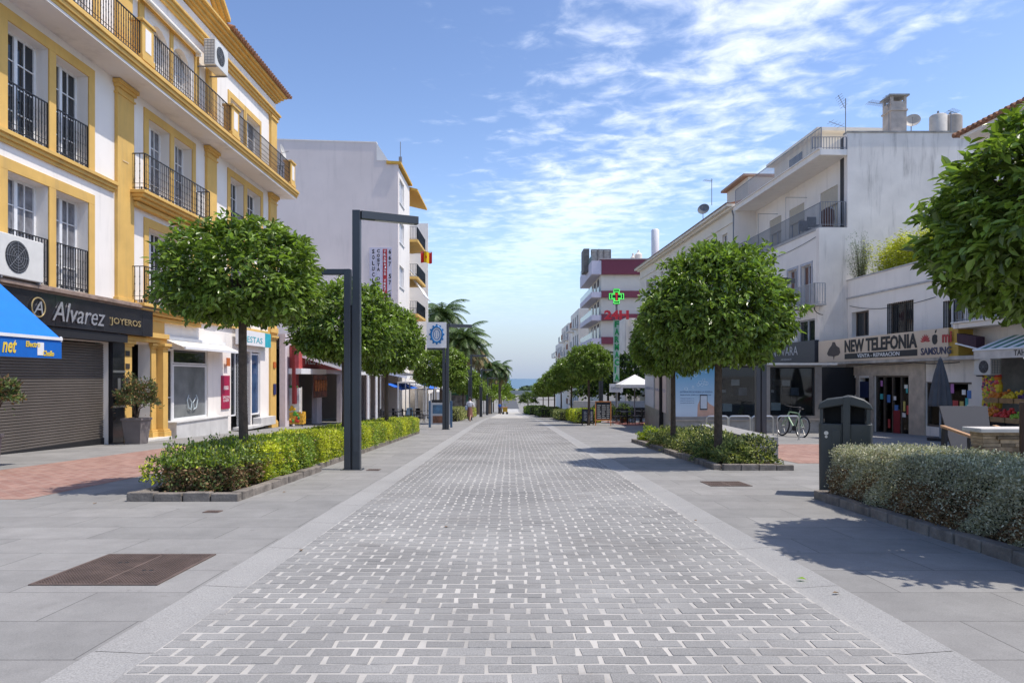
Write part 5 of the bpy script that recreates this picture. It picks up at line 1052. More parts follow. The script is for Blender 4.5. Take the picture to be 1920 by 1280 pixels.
MB().box(nx1+.02, nx1+.9, YN-.5, YN+.8, zn0, zn0+.55).box(nx1+.02, nx1+.6, YN-.5, YN+.8, zn0+.55, zn0+.75).build('side_step', STN, BN)
MB().box(nx0-.25, nx1+.5, YN-.3, YN+6, zn1-.08, zn1).build('flat_roof', M('pale_metal_edge', (.6, .59, .57), .5, .1), BN)
# left flank along the street with two posters
FNL = Facade(nx0-YN*.106, .106, False); w0_, w1_ = uY(FNL, YN+.2), uY(FNL, YN+11.4)
MB().fbox(FNL, w0_, w1_, -.2, 0, g(37)-.1, zn1-.09).build('flank_wall', STN, BN); MB().box(nx0+.1, nx1-.1, YN+2.5, YN+2.6, zn0, zn1-.1).build('back_wall', BLACK, BN); MB().box(nx1-.2, nx1, YN+.2, YN+5.5, zn0, zn1-.1).build('right_wall', BRZ, BN)
for pa, pb, c, nn in ((1211, 1227, (.55, .58, .66), 'a'), (1230, 1250, (.62, .52, .48), 'b')):
    a_, b_ = sorted((FNL.u(pa), FNL.u(pb))); p = MB().fbox(FNL, a_, b_, .003, .04, FNL.z(1230, 766), FNL.z(1230, 705)).build('poster', M('poster_'+nn, c, .5, .05), BN)
    ftext(FNL, 'ABIERTO' if nn == 'a' else 'NUEVO', b_-.15, a_+.15, FNL.z(1230, 732), FNL.z(1230, 727), .042, M('blue_print', (.05, .12, .35), .5), p, ext=.004)
MB().fbox(FNL, w0_+.2, w1_-.2, .003, .06, FNL.z(1230, 700), FNL.z(1230, 694)).build('flank_band', BRZ, BN)
for h in nh[1:]:
    MB().box(h[0], h[1], YN+.12, YN+.13, h[2], h[3]).build('shop_pane', SHOPGLASS, BN)
    fm_ = MB(); cxx = (h[0]+h[1])/2
    for x in (h[0], h[1]-.06): fm_.box(x, x+.06, YN+.06, YN+.14, h[2], h[3])
    fm_.box(h[0]+.06, h[1]-.06, YN+.06, YN+.14, h[3]-.06, h[3]).build('pane_frame', BLACK, BN)
    r_ = random.Random(3)
    for q in range(5): x = h[0]+.2+r_.random()*(h[1]-h[0]-.5); z = h[2]+.1+r_.random()*(h[3]-h[2]-.5); MB().box(x, x+.15+.3*r_.random(), YN+1.0+r_.random(), YN+1.05+r_.random()*.01+1, z, z+.1+.25*r_.random()).build('display_item', M('disp%d' % (q % 3), [(.25, .25, .26), (.5, .5, .48), (.08, .09, .12)][q % 3], .5), BN)
# blue poster
po = nh[0]; m = bpy.data.materials.new('bubble_poster'); m.use_nodes = True; t_ = m.node_tree; p_ = t_.nodes['Principled BSDF']; p_.inputs['Roughness'].default_value = .25
gm_ = t_.nodes.new('ShaderNodeNewGeometry'); sp_ = t_.nodes.new('ShaderNodeSeparateXYZ'); t_.links.new(gm_.outputs['Position'], sp_.inputs[0]); cr_ = t_.nodes.new('ShaderNodeValToRGB'); mr_ = t_.nodes.new('ShaderNodeMapRange')
t_.links.new(sp_.outputs[2], mr_.inputs[0]); mr_.inputs[1].default_value = po[2]; mr_.inputs[2].default_value = po[3]; t_.links.new(mr_.outputs[0], cr_.inputs[0])
cr_.color_ramp.elements[0].color = (.62, .70, .78, 1); cr_.color_ramp.elements[1].color = (.10, .36, .60, 1); cr_.color_ramp.elements[1].position = .95; t_.links.new(cr_.outputs[0], p_.inputs['Base Color'])
pp = MB().box(po[0], po[1], YN+.03, YN+.06, po[2], po[3]).build('poster', m, BN); W3 = (po[1]-po[0])
def ptxt(s, fx0, fx1, fz0, fz1, mat, **k): text_mesh(s, (po[0]+W3*fx0, YN+.028, po[2]+(po[3]-po[2])*fz0), (1, 0, 0), (0, 0, 1), (0, -1, 0), W3*(fx1-fx0), (po[3]-po[2])*(fz1-fz0), mat, pp, ext=.004, **k)
NAVY = M('navy_print', (.03, .07, .2), .5); SK = M('printed_skin', (.60, .36, .27), .6)
ptxt('ENTREGA EN 24 HORAS LA RESERVA', .17, .93, .475, .505, NAVY); ptxt('desde el sofa, pidelo por la app y recoge', .17, .90, .415, .445, NAVY)
for i in range(3): ptxt('recibe todo lo que pidas en casa', .17, .5, .35-i*.045, .368-i*.045, NAVY)
MB().box(po[0]+W3*.17, po[0]+W3*.24, YN+.02, YN+.029, po[2]+(po[3]-po[2])*.86, po[2]+(po[3]-po[2])*.96).build('printed_badge', BLACK, pp); ptxt('AIO', .05, .16, .88, .94, FRAMEW); ptxt('NO', .26, .37, .88, .94, FRAMEW)
r_ = random.Random(6)
for i in range(16):
    x = po[0]+W3*(.08+.88*r_.random()); z = po[2]+(po[3]-po[2])*(.55+.42*r_.random()); rr = .03+.05*r_.random(); MB().tube([(x+rr*math.cos(q/12*6.2832), YN+.027, z+rr*math.sin(q/12*6.2832)) for q in range(13)], .006, 4).build('printed_bubble', M('bubble_line', (.75, .85, .9), .4), pp)
px_, pz_ = po[0]+W3*.72, po[2]+(po[3]-po[2])*.28; MB().box(px_-.15, px_+.15, YN+.012, YN+.028, pz_-.3, pz_+.32).build('printed_phone', BLACK, pp); MB().box(px_-.13, px_+.13, YN+.006, YN+.0115, pz_-.25, pz_+.28).build('printed_screen', M('screen_print', (.55, .6, .66), .4), pp)
MB().prism([(px_-.26, YN+.025, po[2]+.01), (px_-.24, YN+.025, pz_-.1), (px_-.16, YN+.025, pz_+.1), (px_-.155, YN+.025, pz_-.31), (px_+.155, YN+.025, pz_-.31), (px_+.16, YN+.025, pz_+.05), (px_+.24, YN+.025, pz_-.05), (px_+.5, YN+.025, pz_-.2), (px_+.52, YN+.025, po[2]+.01)], (0, .003, 0)).build('printed_hand', SK, pp)
FSG = Facade(16.45, -.04, False); a_, b_ = FSG.u(1531), FSG.u(1418); zA, zB = FSG.z(1531, 679), FSG.z(1531, 637)
SGD = M('slate_sign', (.045, .048, .058), .5, .05); ns = tag(MB().fbox(FSG, a_, b_, -.15, .1, zA, zB).build('shop_sign', SGD, origin=tuple(FSG.pt(a_, 0, zA))), 'dark slate shop sign reading NOVARA in pale capitals', 'sign')
ftext(FSG, 'NOVARA', FSG.u(1448, .1), FSG.u(1496, .1), zA+(zB-zA)*.38, zA+(zB-zA)*.80, .102, M('pale_letters', (.5, .5, .5), .5), ns, ext=.01); ftext(FSG, 'ARTESANOS', FSG.u(1464, .1), FSG.u(1484, .1), zA+(zB-zA)*.15, zA+(zB-zA)*.24, .102, MC['pale_letters'], ns, ext=.008)
MB().box(nx1+.9, FW.u(1590), YS-2.6, YS-2.5, g(31), 1.75).build('entrance_shade_sheet', BLACK, BN)  # plain black sheet, painted stand-in for the shade in the entrance gap
# bicycle racks
def rack(px, y, label):
    x = (px-CX)/FPX*y; t = thing('bicycle_rack', label, 'bicycle rack', (x, y, g(y)), group='steel bicycle racks before the stone base'); w_, h_, r = .36, .8, .1
    pts = [(x-w_, y, g(y)-.02), (x-w_, y, g(y)+h_-r)]+[(x-w_+r-r*math.cos(q/5*math.pi/2), y, g(y)+h_-r+r*math.sin(q/5*math.pi/2)) for q in range(1, 6)]+[(x+w_-r+r*math.sin(q/5*math.pi/2), y, g(y)+h_-r+r*math.cos(q/5*math.pi/2)) for q in range(0, 6)]+[(x+w_, y, g(y)-.02)]
    MB().tube(pts, .024, 8).build('hoop', CHROME, t, smooth=True)
    for s in (-w_, w_): MB().cyl((x+s, y, g(y)), (x+s, y, g(y)+.012), .06, n=12).build('floor_flange', CHROME, t)
for px, lb in ((1345, 'steel hoop rack behind the nearest right tree trunk, leftmost of four'), (1387, 'steel hoop rack between the tree trunk and the right lamp, second of four'), (1430, 'steel hoop rack partly hidden by the right lamp, third of four'), (1478, 'steel hoop rack that the green bicycle leans on, rightmost of four')): rack(px, 23.0, lb)
# bicycle
def bicycle(loc, rz, lean, sc=1.0):
    t = thing('bicycle', 'pale green bicycle with black tyres leaning on the rightmost steel rack', 'bicycle', loc, rz)
    T = ROOT[t.name] @ Matrix.Rotation(lean, 4, 'X') @ Matrix.Scale(sc, 4); GRM = M('pale_green_frame', (.28, .42, .25), .35, .05); r = .34
    def wheel(x):
        w_ = MB(T); ty = w_.tube([(x+r*math.cos(q/24*6.2832), 0, r+r*math.sin(q/24*6.2832)) for q in range(25)], .026, 6).build('tyre', BLACK, t, smooth=True)
        s = MB(T)
        for q in range(20): A = q/20*6.2832; s.cyl((x+.03*math.cos(A+1), .02*(-1)**q, r+.03*math.sin(A+1)), (x+(r-.03)*math.cos(A), 0, r+(r-.03)*math.sin(A)), .0025, n=3)
        s.tube([(x+(r-.03)*math.cos(q/24*6.2832), 0, r+(r-.03)*math.sin(q/24*6.2832)) for q in range(25)], .012, 5).cyl((x, -.05, r), (x, .05, r), .025).build('rim', CHROME, ty)
    wheel(-.52); wheel(.55)
    bb = (-.08, 0, .29); st_ = (-.22, 0, .80); hd = (.33, 0, .82); hb = (.38, 0, .68)
    f = MB(T); f.cyl(bb, st_, .02).cyl(st_, hd, .02).cyl(bb, hb, .03).cyl(hd, hb, .025)
    for s in (-.04, .04): f.cyl((-.52, s, r), bb, .012).cyl((-.52, s, r), st_, .01)
    f.build('frame', GRM, t); f = MB(T)
    for s in (-.05, .05): f.cyl((.55, s, r), (.40, s, .62), .014)
    f.cyl((.40, -.06, .62), (.40, .06, .62), .02).build('fork', GRM, t)
    MB(T).cyl(st_, (-.25, 0, .92), .014).build('seat_post', CHROME, t); MB(T).ell((-.27, 0, .95), .14, .07, .03, 12, 6).build('saddle', BLACK, t)
    MB(T).tube([hd, (.30, 0, .96), (.31, 0, 1.0)], .016, 6).tube([(.22, -.3, 1.03), (.32, -.12, 1.01), (.33, .12, 1.01), (.22, .3, 1.03)], .013, 6).build('handlebar', BLACK, t)
    for s in (-1, 1): MB(T).cyl((.23, s*.24, 1.028), (.2, s*.33, 1.03), .02).build('grip', BLACK, t)
    MB(T).cyl((-.08, -.03, .29), (-.08, .03, .29), .09, n=18).build('chainring', BLACK, t)
    for s in (-1, 1): MB(T).cyl((-.08, s*.05, .29), (-.08+s*.1, s*.06, .29-s*.14), .01).box(-.12+s*.1, -.03+s*.1, s*.06, s*.15, .27-s*.14, .29-s*.14).build('crank', BLACK, t)
    for x in (-.52, .55):
        MB(T).tube([(x+(r+.045)*math.cos(q), 0, r+(r+.045)*math.sin(q)) for q in [i/12*2.2+.5 for i in range(13)]], .012, 5).build('mudguard', BLACK, t)
bicycle(gp(1484, 818), R(102), R(10), 1.10)
# ================================================================ PHARMACY SIGN, CAFE
YPH = 45.0; px = 1155; xp = (px-CX)/FPX*YPH; FPH = Frontal(YPH)
t = thing('pharmacy_sign', 'tall pharmacy pole sign with green cross, red 24H and vertical green lettering', 'sign', (xp, YPH, g(YPH)))
MB().cyl((xp+.05, YPH+.1, g(YPH)), (xp+.05, YPH+.1, FPH.z(px, 570)), .07, n=12).build('pole', GREYIRON, t)
c = (FPH.u(1155.5), FPH.z(1155, 556)); a = .20; q = .5
cross = [(-a, -q), (a, -q), (a, -a), (q, -a), (q, a), (a, a), (a, q), (-a, q), (-a, a), (-q, a), (-q, -a), (-a, -a)]
cb = MB().prism([(c[0]+x*1.02, YPH-.12, c[1]+z*1.02) for x, z in cross], (0, .24, 0)).build('cross', M('cross_body', (.01, .06, .02), .5), t)
GLOW = M('green_neon', (.10, .75, .12), .4, 0, emit=.7); RGLOW = M('red_neon', (.55, .02, .03), .4, 0, emit=.3)
for k in (.92, .62): MB().tube([(c[0]+x*k, YPH-.14, c[1]+z*k) for x, z in cross+cross[:1]], .028, 5).build('neon_tube', GLOW, cb)
MB().box(c[0]-.05, c[0]+.05, YPH-.16, YPH-.125, c[1]-.28, c[1]+.2).box(c[0]-.14, c[0]+.14, YPH-.16, YPH-.126, c[1]+.12, c[1]+.2).build('red_symbol', RGLOW, cb)
text_mesh('24H', (FPH.u(1132), YPH-.1, FPH.z(1155, 599)), (1, 0, 0), (0, 0, 1), (0, -1, 0), FPH.u(1178)-FPH.u(1132), FPH.z(0, 582)-FPH.z(0, 599), M('red_sign_face', (.62, .015, .03), .4, .05), t, bold=.04, ext=.15, name='numerals')
pb = MB().box(FPH.u(1150), FPH.u(1161), YPH-.06, YPH+.02, FPH.z(0, 716), FPH.z(0, 600)).build('letter_board', M('pale_green_board', (.42, .55, .46), .6), t)
for i, ch in enumerate('FARMACIA'):
    text_mesh(ch, (FPH.u(1152), YPH-.065, FPH.z(0, 613.5+i*14.3)), (1, 0, 0), (0, 0, 1), (0, -1, 0), (.1 if ch == 'I' else .30), .42, M('farm_green', (.01, .28, .07), .5), pb, bold=.05, ext=.03)
tag(MB().box(FPH.u(1142), FPH.u(1167), YPH-.2, YPH-.12, FPH.z(0, 735), FPH.z(0, 719)).build('small_board', FRAMEW, origin=(xp, YPH, FPH.z(0, 735))), 'small white board with grey lettering under the pharmacy pole letters', 'sign'); sbd = bpy.data.objects['small_board']
text_mesh('CAFETERIA', (FPH.u(1145), YPH-.203, FPH.z(0, 729)), (1, 0, 0), (0, 0, 1), (0, -1, 0), .66, .16, M('grey_print', (.15, .17, .2), .5), sbd, ext=.006)
# white building with ribbed front behind it, dark hedge and low wall
BW = thing('building', 'white building with vertical ribs behind the pharmacy sign and cafe parasol', 'building', (14, 76, g(76)))
FWB = Frontal(76.0); x0_, x1_ = FWB.u(1172), 18; MB().box(x0_, x1_, 76, 80, g(76), FWB.z(0, 596)).build('wall', WHITEOLD, BW)
for k in range(5): MB().box(x0_+.1+k*.62, x0_+.34+k*.62, 75.85, 75.998, g(76), FWB.z(0, 596)-.1).build('rib', WHITE, BW)
tag(MB().box(5.4, 12, 58, 58.3, g(58), g(58)+1.5).build('garden_wall', M('pale_plaster', (.5, .48, .46), .85, .1), origin=(8, 58, g(58))), 'low pale garden wall behind the right trees beyond the cafe', 'wall'); tag(MB().box(6.0, 11.5, 57.9, 57.97, g(58)+.1, g(58)+.95).build('dark_panel_fence', BLACK, origin=(8, 57.9, g(58))), 'dark panel fence standing before the low pale garden wall', 'fence')
def parasol(loc, r, h, label, mat, posts=4, sq=True):
    t = thing('parasol', label, 'parasol', loc); x, y, z = loc; n = 4 if sq else 8; c = []
    V_ = [(x+r*math.cos(math.pi/4+k*2*math.pi/n), y+r*math.sin(math.pi/4+k*2*math.pi/n), z+h) for k in range(n)]; ap = (x, y, z+h+r*.42)
    for k in range(n): A, B_ = V_[k], V_[(k+1) % n]; MB().prism([A, B_, ap], (0, 0, .02)).build('canopy_panel', mat, t); MB().prism([A, B_, (B_[0], B_[1], B_[2]-.18), (A[0], A[1], A[2]-.18)], ((x-A[0])*.01, (y-A[1])*.01, 0)).build('valance', mat, t); MB().cyl(A, ap, .015, n=5).build('rib', FRAMEW, t)
    MB().cyl((x, y, z), (x, y, z+h+r*.4), .035).build('pole', GREYIRON, t); MB().box(x-.3, x+.3, y-.3, y+.3, z, z+.08).build('base', M('concrete_base', (.3, .3, .3), .9), t); return t
yq = 42.0; parasol(((1190-CX)/FPX*yq, yq, g(yq)), 1.45, 2.35, 'white square parasol over the cafe tables right of the pharmacy pole', M('white_canvas', (.74, .72, .68), .8, .04))
def cafe_table(loc, label, grp):
    t = thing('cafe_table', label, 'table', loc, group=grp); x, y, z = loc
    MB().box(x-.35, x+.35, y-.35, y+.35, z+.71, z+.74).build('table_top', BLACK, t); MB().cyl((x, y, z+.02), (x, y, z+.71), .03).build('pedestal', BLACK, t); MB().cyl((x, y, z), (x, y, z+.02), .25, n=14).build('base', BLACK, t); return t
def cafe_chair(loc, rz, label, grp, mat=None):
    mat = mat or BLACK; t = thing('cafe_chair', label, 'chair', loc, rz, group=grp); T = ROOT[t.name]
    MB(T).box(-.22, .22, -.22, .22, .43, .47).build('seat', mat, t); mb = MB(T)
    for k in range(5): mb.box(-.2+k*.09, -.16+k*.09, .2, .23, .47, .84)
    mb.box(-.22, .22, .195, .235, .8, .88).build('backrest', mat, t)
    for sx_ in (-.2, .2):
        for sy_ in (-.2, .2): MB(T).cyl((sx_, sy_, 0), (sx_*.9, sy_*.9, .43), .016, n=6).build('leg', mat, t)
    return t
k = 0; ORD = ['nearest', 'second', 'third', 'fourth', 'fifth', 'sixth', 'seventh', 'eighth', 'ninth', 'tenth', 'eleventh', 'twelfth']
tab = [(6.6, 38.4), (7.9, 39.6), (6.9, 42.2), (8.3, 43.5)]; TB = cafe_table((*tab[0], g(tab[0][1])), 'black cafe table under the white parasol, nearest to the street corner', 'cafe tables by the pharmacy pole')
for i, (x, y) in enumerate(tab[1:]): copy_tree(TB, loc=(x, y, g(y)), label='black cafe table under the white parasol, %s from the street corner' % ORD[i+1])
chs = [(x+dx, y+dy, rz) for (x, y) in tab for dx, dy, rz in ((-.62, 0, R(90)), (.62, 0, R(-90)), (0, .6, 0))]
C0 = cafe_chair((*chs[0][:2], g(chs[0][1])), chs[0][2], 'black slatted cafe chair near the pharmacy pole, nearest the orange menu board', 'cafe chairs by the pharmacy pole')
for i, (x, y, rz) in enumerate(chs[1:]): copy_tree(C0, loc=(x, y, g(y)), rz=rz, label='black slatted cafe chair near the pharmacy pole, %s counting from the orange menu board' % ORD[i+1])
# left terraces
lt_ = [(-6.6, 39.5), (-7.6, 41), (-5.9, 43), (-7.0, 46), (-5.8, 49)]
for i, (x, y) in enumerate(lt_): copy_tree(TB, loc=(x, y, g(y)), label='dark terrace table on the left pavement, %s behind the hedge end' % ORD[i], group='tables of the left terraces')
for i, (x, y) in enumerate(lt_):
    for j, (dx, rz) in enumerate(((-.65, R(90)), (.65, R(-90)))): copy_tree(C0, loc=(x+dx, y+.1*j, g(y)), rz=rz+R(10*i), label='dark terrace chair %s the %s table behind the left hedge' % ('left of' if j == 0 else 'right of', ORD[i]), group='chairs of the left terraces')
def posts_frame(label, x0, x1, y0, y1, h, mat=FRAMEW):
    t = thing('pergola_frame', label, 'pergola', ((x0+x1)/2, (y0+y1)/2, g(y0)))
    for x in (x0, x1):
        for y in (y0, y1): MB().box(x-.04, x+.04, y-.04, y+.04, g(y), g(y0)+h).build('post', mat, t)
    MB().box(x0-.05, x1+.05, y0-.05, y1+.05, g(y0)+h, g(y0)+h+.1).build('roof_panel', M('pale_canvas', (.6, .58, .54), .8), t)
posts_frame('pale terrace canopy on thin posts beyond the left hedge', -7.2, -5.4, 44, 49, 2.5); posts_frame('lower pale terrace canopy far down the left side', -7.6, -5.2, 56, 60, 2.4)
# sandwich boards
def aboard(px, ybase, w_px, h_px, label, fmat, pmat, txt):
    x, y, z = gp(px, ybase); w_ = w_px/FPX*y/2; h = h_px/FPX*y; t = thing('menu_board', label, 'menu board', (x, y, z), R(-8)); T = ROOT[t.name]
    for s in (-1, 1):
        TT = T @ Matrix.Translation((0, -s*.22, 0)) @ Matrix.Rotation(R(-s*10), 4, 'X'); f = MB(TT); f.box(-w_, -w_+.05, -.02, .02, 0, h).box(w_-.05, w_, -.02, .02, 0, h).box(-w_+.05, w_-.05, -.02, .02, h-.06, h).box(-w_+.05, w_-.05, -.02, .02, h*.2, h*.25).build('frame', fmat, t)
        b = MB(TT).box(-w_+.05, w_-.05, -.01, .01, h*.25, h-.06).build('chalk_panel', pmat, t)
    r_ = random.Random(px); TT = T @ Matrix.Translation((0, -.22, 0)) @ Matrix.Rotation(R(-10), 4, 'X')
    for i in range(7):
        zz_ = h*.3+i*h*.085; mb = MB(TT)
        for q in range(3): a_ = -w_+.12+q*(w_*.58); mb.box(a_, a_+w_*.3+w_*.2*r_.random(), -.014, -.0105, zz_, zz_+.035)
        mb.build('chalk_line', M('chalk', (.45, .45, .43), .9), t)
    return t
aboard(1131, 797, 30, 46, 'orange wooden menu board with black panel on the right pavement', WOOD, BLACK, ''); aboard(1102, 796, 22, 30, 'low black menu board just left of the orange wooden one', BLACK, M('board_panel', (.04, .05, .07), .5), '')
aboard(768-0, 789, 10, 26, 'pale blue leaning menu board behind the white poles', M('sky_board', (.25, .45, .6), .6), M('sky_panel', (.4, .55, .65), .6), '')
# ================================================================ MAROON BANDED BLOCK AND FAR BLOCKS
YM = 89.0; FM = Frontal(YM); mx = FM.u(1127); FMS = Facade(mx+YM*.0, 0.0, False)
BM = thing('apartment_building', 'cream block with maroon parapet bands and glass balconies behind the pharmacy sign', 'building', (mx, YM, g(YM)))
mu1 = FMS.u(1103)
MB().box(mx, 24, YM, YM+14, g(YM), FM.z(0, 492)).build('wall', CREAM, BM)
for py0, py1 in ((488, 515), (546, 558), (589, 601), (632, 645), (675, 687)):
    z0_, z1_ = FM.z(0, py1), FM.z(0, py0); MB().box(mx-.02, 24, YM-.6, YM-.01, z0_, z1_).build('maroon_band', MAROON, BM)
    b = MB().box(mx-1.3, mx-.03, YM-.55, YM+14, z0_, z1_-.15).build('balcony', M('lilac_parapet', (.62, .58, .66), .85, .05), BM)
    MB().box(mx-1.28, mx-1.25, YM-.5, YM+13.9, z1_-.14, z1_+.6).build('glass_balustrade', M('greenish_glass', (.28, .38, .38), .15, .1), b)
    for yy in (91, 94.5, 98): MB().box(mx-.03, mx-.005, yy, yy+1.8, z1_-.1, z1_+1.9).build('balcony_door', DARKGLASS, BM)
MB().box(mx-.25, 24, YM-.7, YM+14, FM.z(0, 488), FM.z(0, 486)).build('roof_edge', M('roof_edge', (.42, .36, .36), .8), BM)
t = thing('rooftop_billboard', 'grey louvred rooftop billboard frame seen from the side on the maroon banded block', 'billboard', (mx, YM+2, FM.z(0, 488))); zb0, zb1 = FM.z(0, 488), FM.z(0, 463)
BBM = M('weathered_board', (.16, .15, .14), .8, .3, 3)
f = MB()
for k in range(8): zz_ = zb0+.2+(zb1-zb0-.3)*k/8; f.box(FM.u(1112), FM.u(1149), YM+2, YM+2.06, zz_, zz_+.17)
f.build('louvres', M('grey_louvre', (.30, .29, .27), .8, .2, 3), t)
for px in (1112, 1124, 1136, 1149): MB().box(FM.u(px)-.06, FM.u(px)+.06, YM+1.9, YM+2.0, zb0, zb1).build('post', BBM, t)
MB().box(FM.u(1112), FM.u(1149), YM+1.85, YM+1.95, zb1-.1, zb1+.05).build('top_rail', BBM, t)
MB().box(FM.u(1099), FM.u(1110), YM+3, YM+6, zb0-1.0, FM.z(0, 458)).build('side_panel', BBM, t)
for i, (px, r, pt0) in enumerate(((1197, .5, 476), (1187, .35, 482))): x = (px-CX)/FPX*92; z1_ = HC+(HY-pt0)*92/FPX; t = thing('roof_vent', ['cream domed roof vent, larger one, on the maroon banded block', 'cream domed roof vent, smaller one, on the maroon banded block'][i], 'vent', (x, 92, zb0)); MB().lathe((x, 92, 0), [(r, zb0-.5), (r, z1_-.1), (r*.7, z1_+.05), (.15, z1_+.2), (.12, z1_+.5), (.01, z1_+.55)], 14).build('cap', CREAM, t)
def farblock(label, x0, y0, y1, pyt, Y, nf, px_bal, mat=WHITE):
    zt_ = HC+(HY-pyt)*Y/FPX; B = thing('apartment_building', label, 'building', (x0, y0, g(y0))); Fx = Facade(x0, 0, False); nw = int((y1-y0)/3.6); z0_ = g(y1)-1; fh = 3.1
    hs = [(y0+1+i*3.6, y0+2.6+i*3.6, zt_-2.6-f*fh, zt_-.9-f*fh) for i in range(nw) for f in range(nf)]; wall(Fx, y0, y1, z0_, zt_, hs, 'front_wall', mat, B, t=.3); MB().box(x0+.31, x0+14, y0+.01, y1, z0_, zt_-.05).build('core', mat, B)
    for f in range(nf):
        for i in range(0, nw, 2):
            a_ = y0+.6+i*3.6; s = MB().box(x0-1.1, x0-.003, a_, a_+3, zt_-3.2-f*fh, zt_-3.05-f*fh).build('balcony', mat, B); MB().box(x0-1.1, x0-1.05, a_, a_+3, zt_-3.05-f*fh, zt_-2.1-f*fh).build('parapet', GREYIRON if (i+f) % 3 else M('rust_panel', (.30, .12, .06), .8), s)
    for h in hs[:18]: MB().box(x0+.1, x0+.13, h[0], h[1], h[2], h[3]).build('pane', DARKGLASS, B)
    return B
farblock('white block with dark balconies just beyond the maroon banded one', (1085-CX)/FPX*108, 108, 122, 578, 108, 5, 0)
farblock('second white block down the right side with rust coloured balcony panels', (1066-CX)/FPX*125, 125, 142, 605, 125, 4, 0, WHITEOLD)
farblock('farthest low white block on the right with grey awnings', (1053-CX)/FPX*150, 150, 170, 640, 150, 3, 0, WHITE)
for i, (px, py, Y) in enumerate(((1050, 652, 148), (1051, 672, 148))): x = (px-CX)/FPX*Y; z = HC+(HY-py)*Y/FPX; tag(MB().prism([(x, Y, z), (x-1.3, Y, z-1.2), (x-1.3, Y, z-1.25), (x, Y, z-.05)], (0, 5, 0)).build('grey_awning', GA, origin=(x, Y, z)), ['upper grey awning on the farthest white block', 'lower grey awning on the farthest white block'][i], 'awning')
# end of the street: grey bridge parapet and viaduct wall
t = thing('bridge', 'pale grey bridge crossing the far end of the street below the sea', 'bridge', (0, 255, g(255)))
zb0 = HC+(HY-746)*255/FPX; zb1 = HC+(HY-737)*255/FPX; MB().box(-60, 60, 255, 262, zb1-.6, zb1).build('deck', M('bridge_concrete', (.40, .41, .40), .85, .1), t); MB().box(-60, 60, 254.8, 254.95, zb1, zb1+1.0).build('parapet', M('bridge_parapet', (.28, .31, .30), .8), t)
for x in range(-50, 51, 14):
    if abs(x) > 8: MB().box(x, x+2, 256, 260, zb0-2, zb1-.6).build('pier', MC['bridge_concrete'], t)
# ================================================================ LAMPS
def lamp_post(loc, label, sign=False):
    t = thing('street_lamp', label, 'street lamp', loc, group='twin anthracite street lamps'); x, y, z = loc
    MB().box(x+.005, x+.15, y-.07, y+.07, z, z+4.89).build('tall_post', LAMPGREY, t, bevel=.006); MB().box(x-.15, x-.03, y-.07, y+.07, z, z+3.78).build('short_post', LAMPGREY, t, bevel=.006)
    MB().box(x-.03, x+.005, y-.045, y+.045, z, z+3.1).build('spacer', BLACK, t)
    mb = MB(Matrix.Translation((x+.0775, y, z+4.815)) @ Matrix.Rotation(R(26), 4, 'Z')); mb.box(.075, 1.2, -.07, .07, -.075, .075).build('arm', LAMPGREY, t, bevel=.006)
    a = MB(Matrix.Translation((x+.0775, y, z+4.815)) @ Matrix.Rotation(R(26), 4, 'Z')).box(.35, 1.12, -.05, .05, -.081, -.0755).build('lens', M('lamp_lens', (.5, .5, .48), .4), t)
    MB(Matrix.Translation((x-.09, y, z+3.73))).box(-.75, -.06, -.06, .06, -.05, .05).build('short_arm', LAMPGREY, t, bevel=.006)
    MB().box(x-.2, x+.2, y-.12, y+.12, z, z+.012).build('base_plate', LAMPGREY, t)
    MB().box(x+.03, x+.125, y-.076, y-.0705, z+.35, z+.75).build('access_door', M('lamp_door', (.055, .062, .07), .5), t)
    for bx_ in (-.18, .18):
        for by_ in (-.1, .1): MB().cyl((x+bx_, y+by_, z+.012), (x+bx_, y+by_, z+.03), .012, n=6).build('bolt', CHROME, t)
    return t
LP = lamp_post((-2.97, 12.9, g(12.9)), 'twin post anthracite street lamp beside the left hedge, nearest the camera')
for i, y in enumerate((31.6, 51, 70, 89, 108)): copy_tree(LP, loc=(-2.97, y, g(y)), label=['street lamp carrying the white square emblem sign by the blue panel', 'third street lamp on the left, behind the emblem sign lamp', 'fourth street lamp down the left side', 'fifth street lamp down the left side', 'farthest street lamp on the left side'][i])
copy_tree(LP, loc=(7.2, 19.6, g(19.6)), label='street lamp behind the nearest right tree in front of the dark shop windows'); copy_tree(LP, loc=(6.4, 48, g(48)), label='street lamp on the right behind the orange menu board')
# emblem sign on the second lamp
YE = 31.45; FE = Frontal(YE); t = thing('emblem_sign', 'white square sign with blue oval wheel emblem fixed to the second left lamp', 'sign', (FE.u(818), YE, FE.z(0, 652)))
MB().box(FE.u(800), FE.u(837), YE-.03, YE+.03, FE.z(0, 652), FE.z(0, 604)).build('panel', FRAMEW, t); BL = M('emblem_blue', (.01, .16, .42), .5); cx_, cz_ = FE.u(819), FE.z(0, 627); k_ = YE/FPX
MB().tube([(cx_+10.5*k_*math.cos(q/28*6.2832), YE-.035, cz_+14.5*k_*math.sin(q/28*6.2832)) for q in range(29)], .045, 6).build('oval_ring', BL, t)
MB().tube([(cx_+6*k_*math.cos(q/24*6.2832), YE-.035, cz_+9.5*k_*math.sin(q/24*6.2832)) for q in range(25)], .018, 5).tube([(cx_-.05, YE-.035, cz_-.14), (cx_-.05, YE-.035, cz_+.14)], .012, 4).tube([(cx_+.05, YE-.035, cz_-.14), (cx_+.05, YE-.035, cz_+.14)], .012, 4).build('inner_crest', BL, t)
for q in range(12): A = q/12*6.2832; MB().cyl((cx_+12.8*k_*math.cos(A), YE-.05, cz_+17.5*k_*math.sin(A)), (cx_+12.8*k_*math.cos(A), YE-.031, cz_+17.5*k_*math.sin(A)), .045, n=8).build('emblem_dot', BL, t)
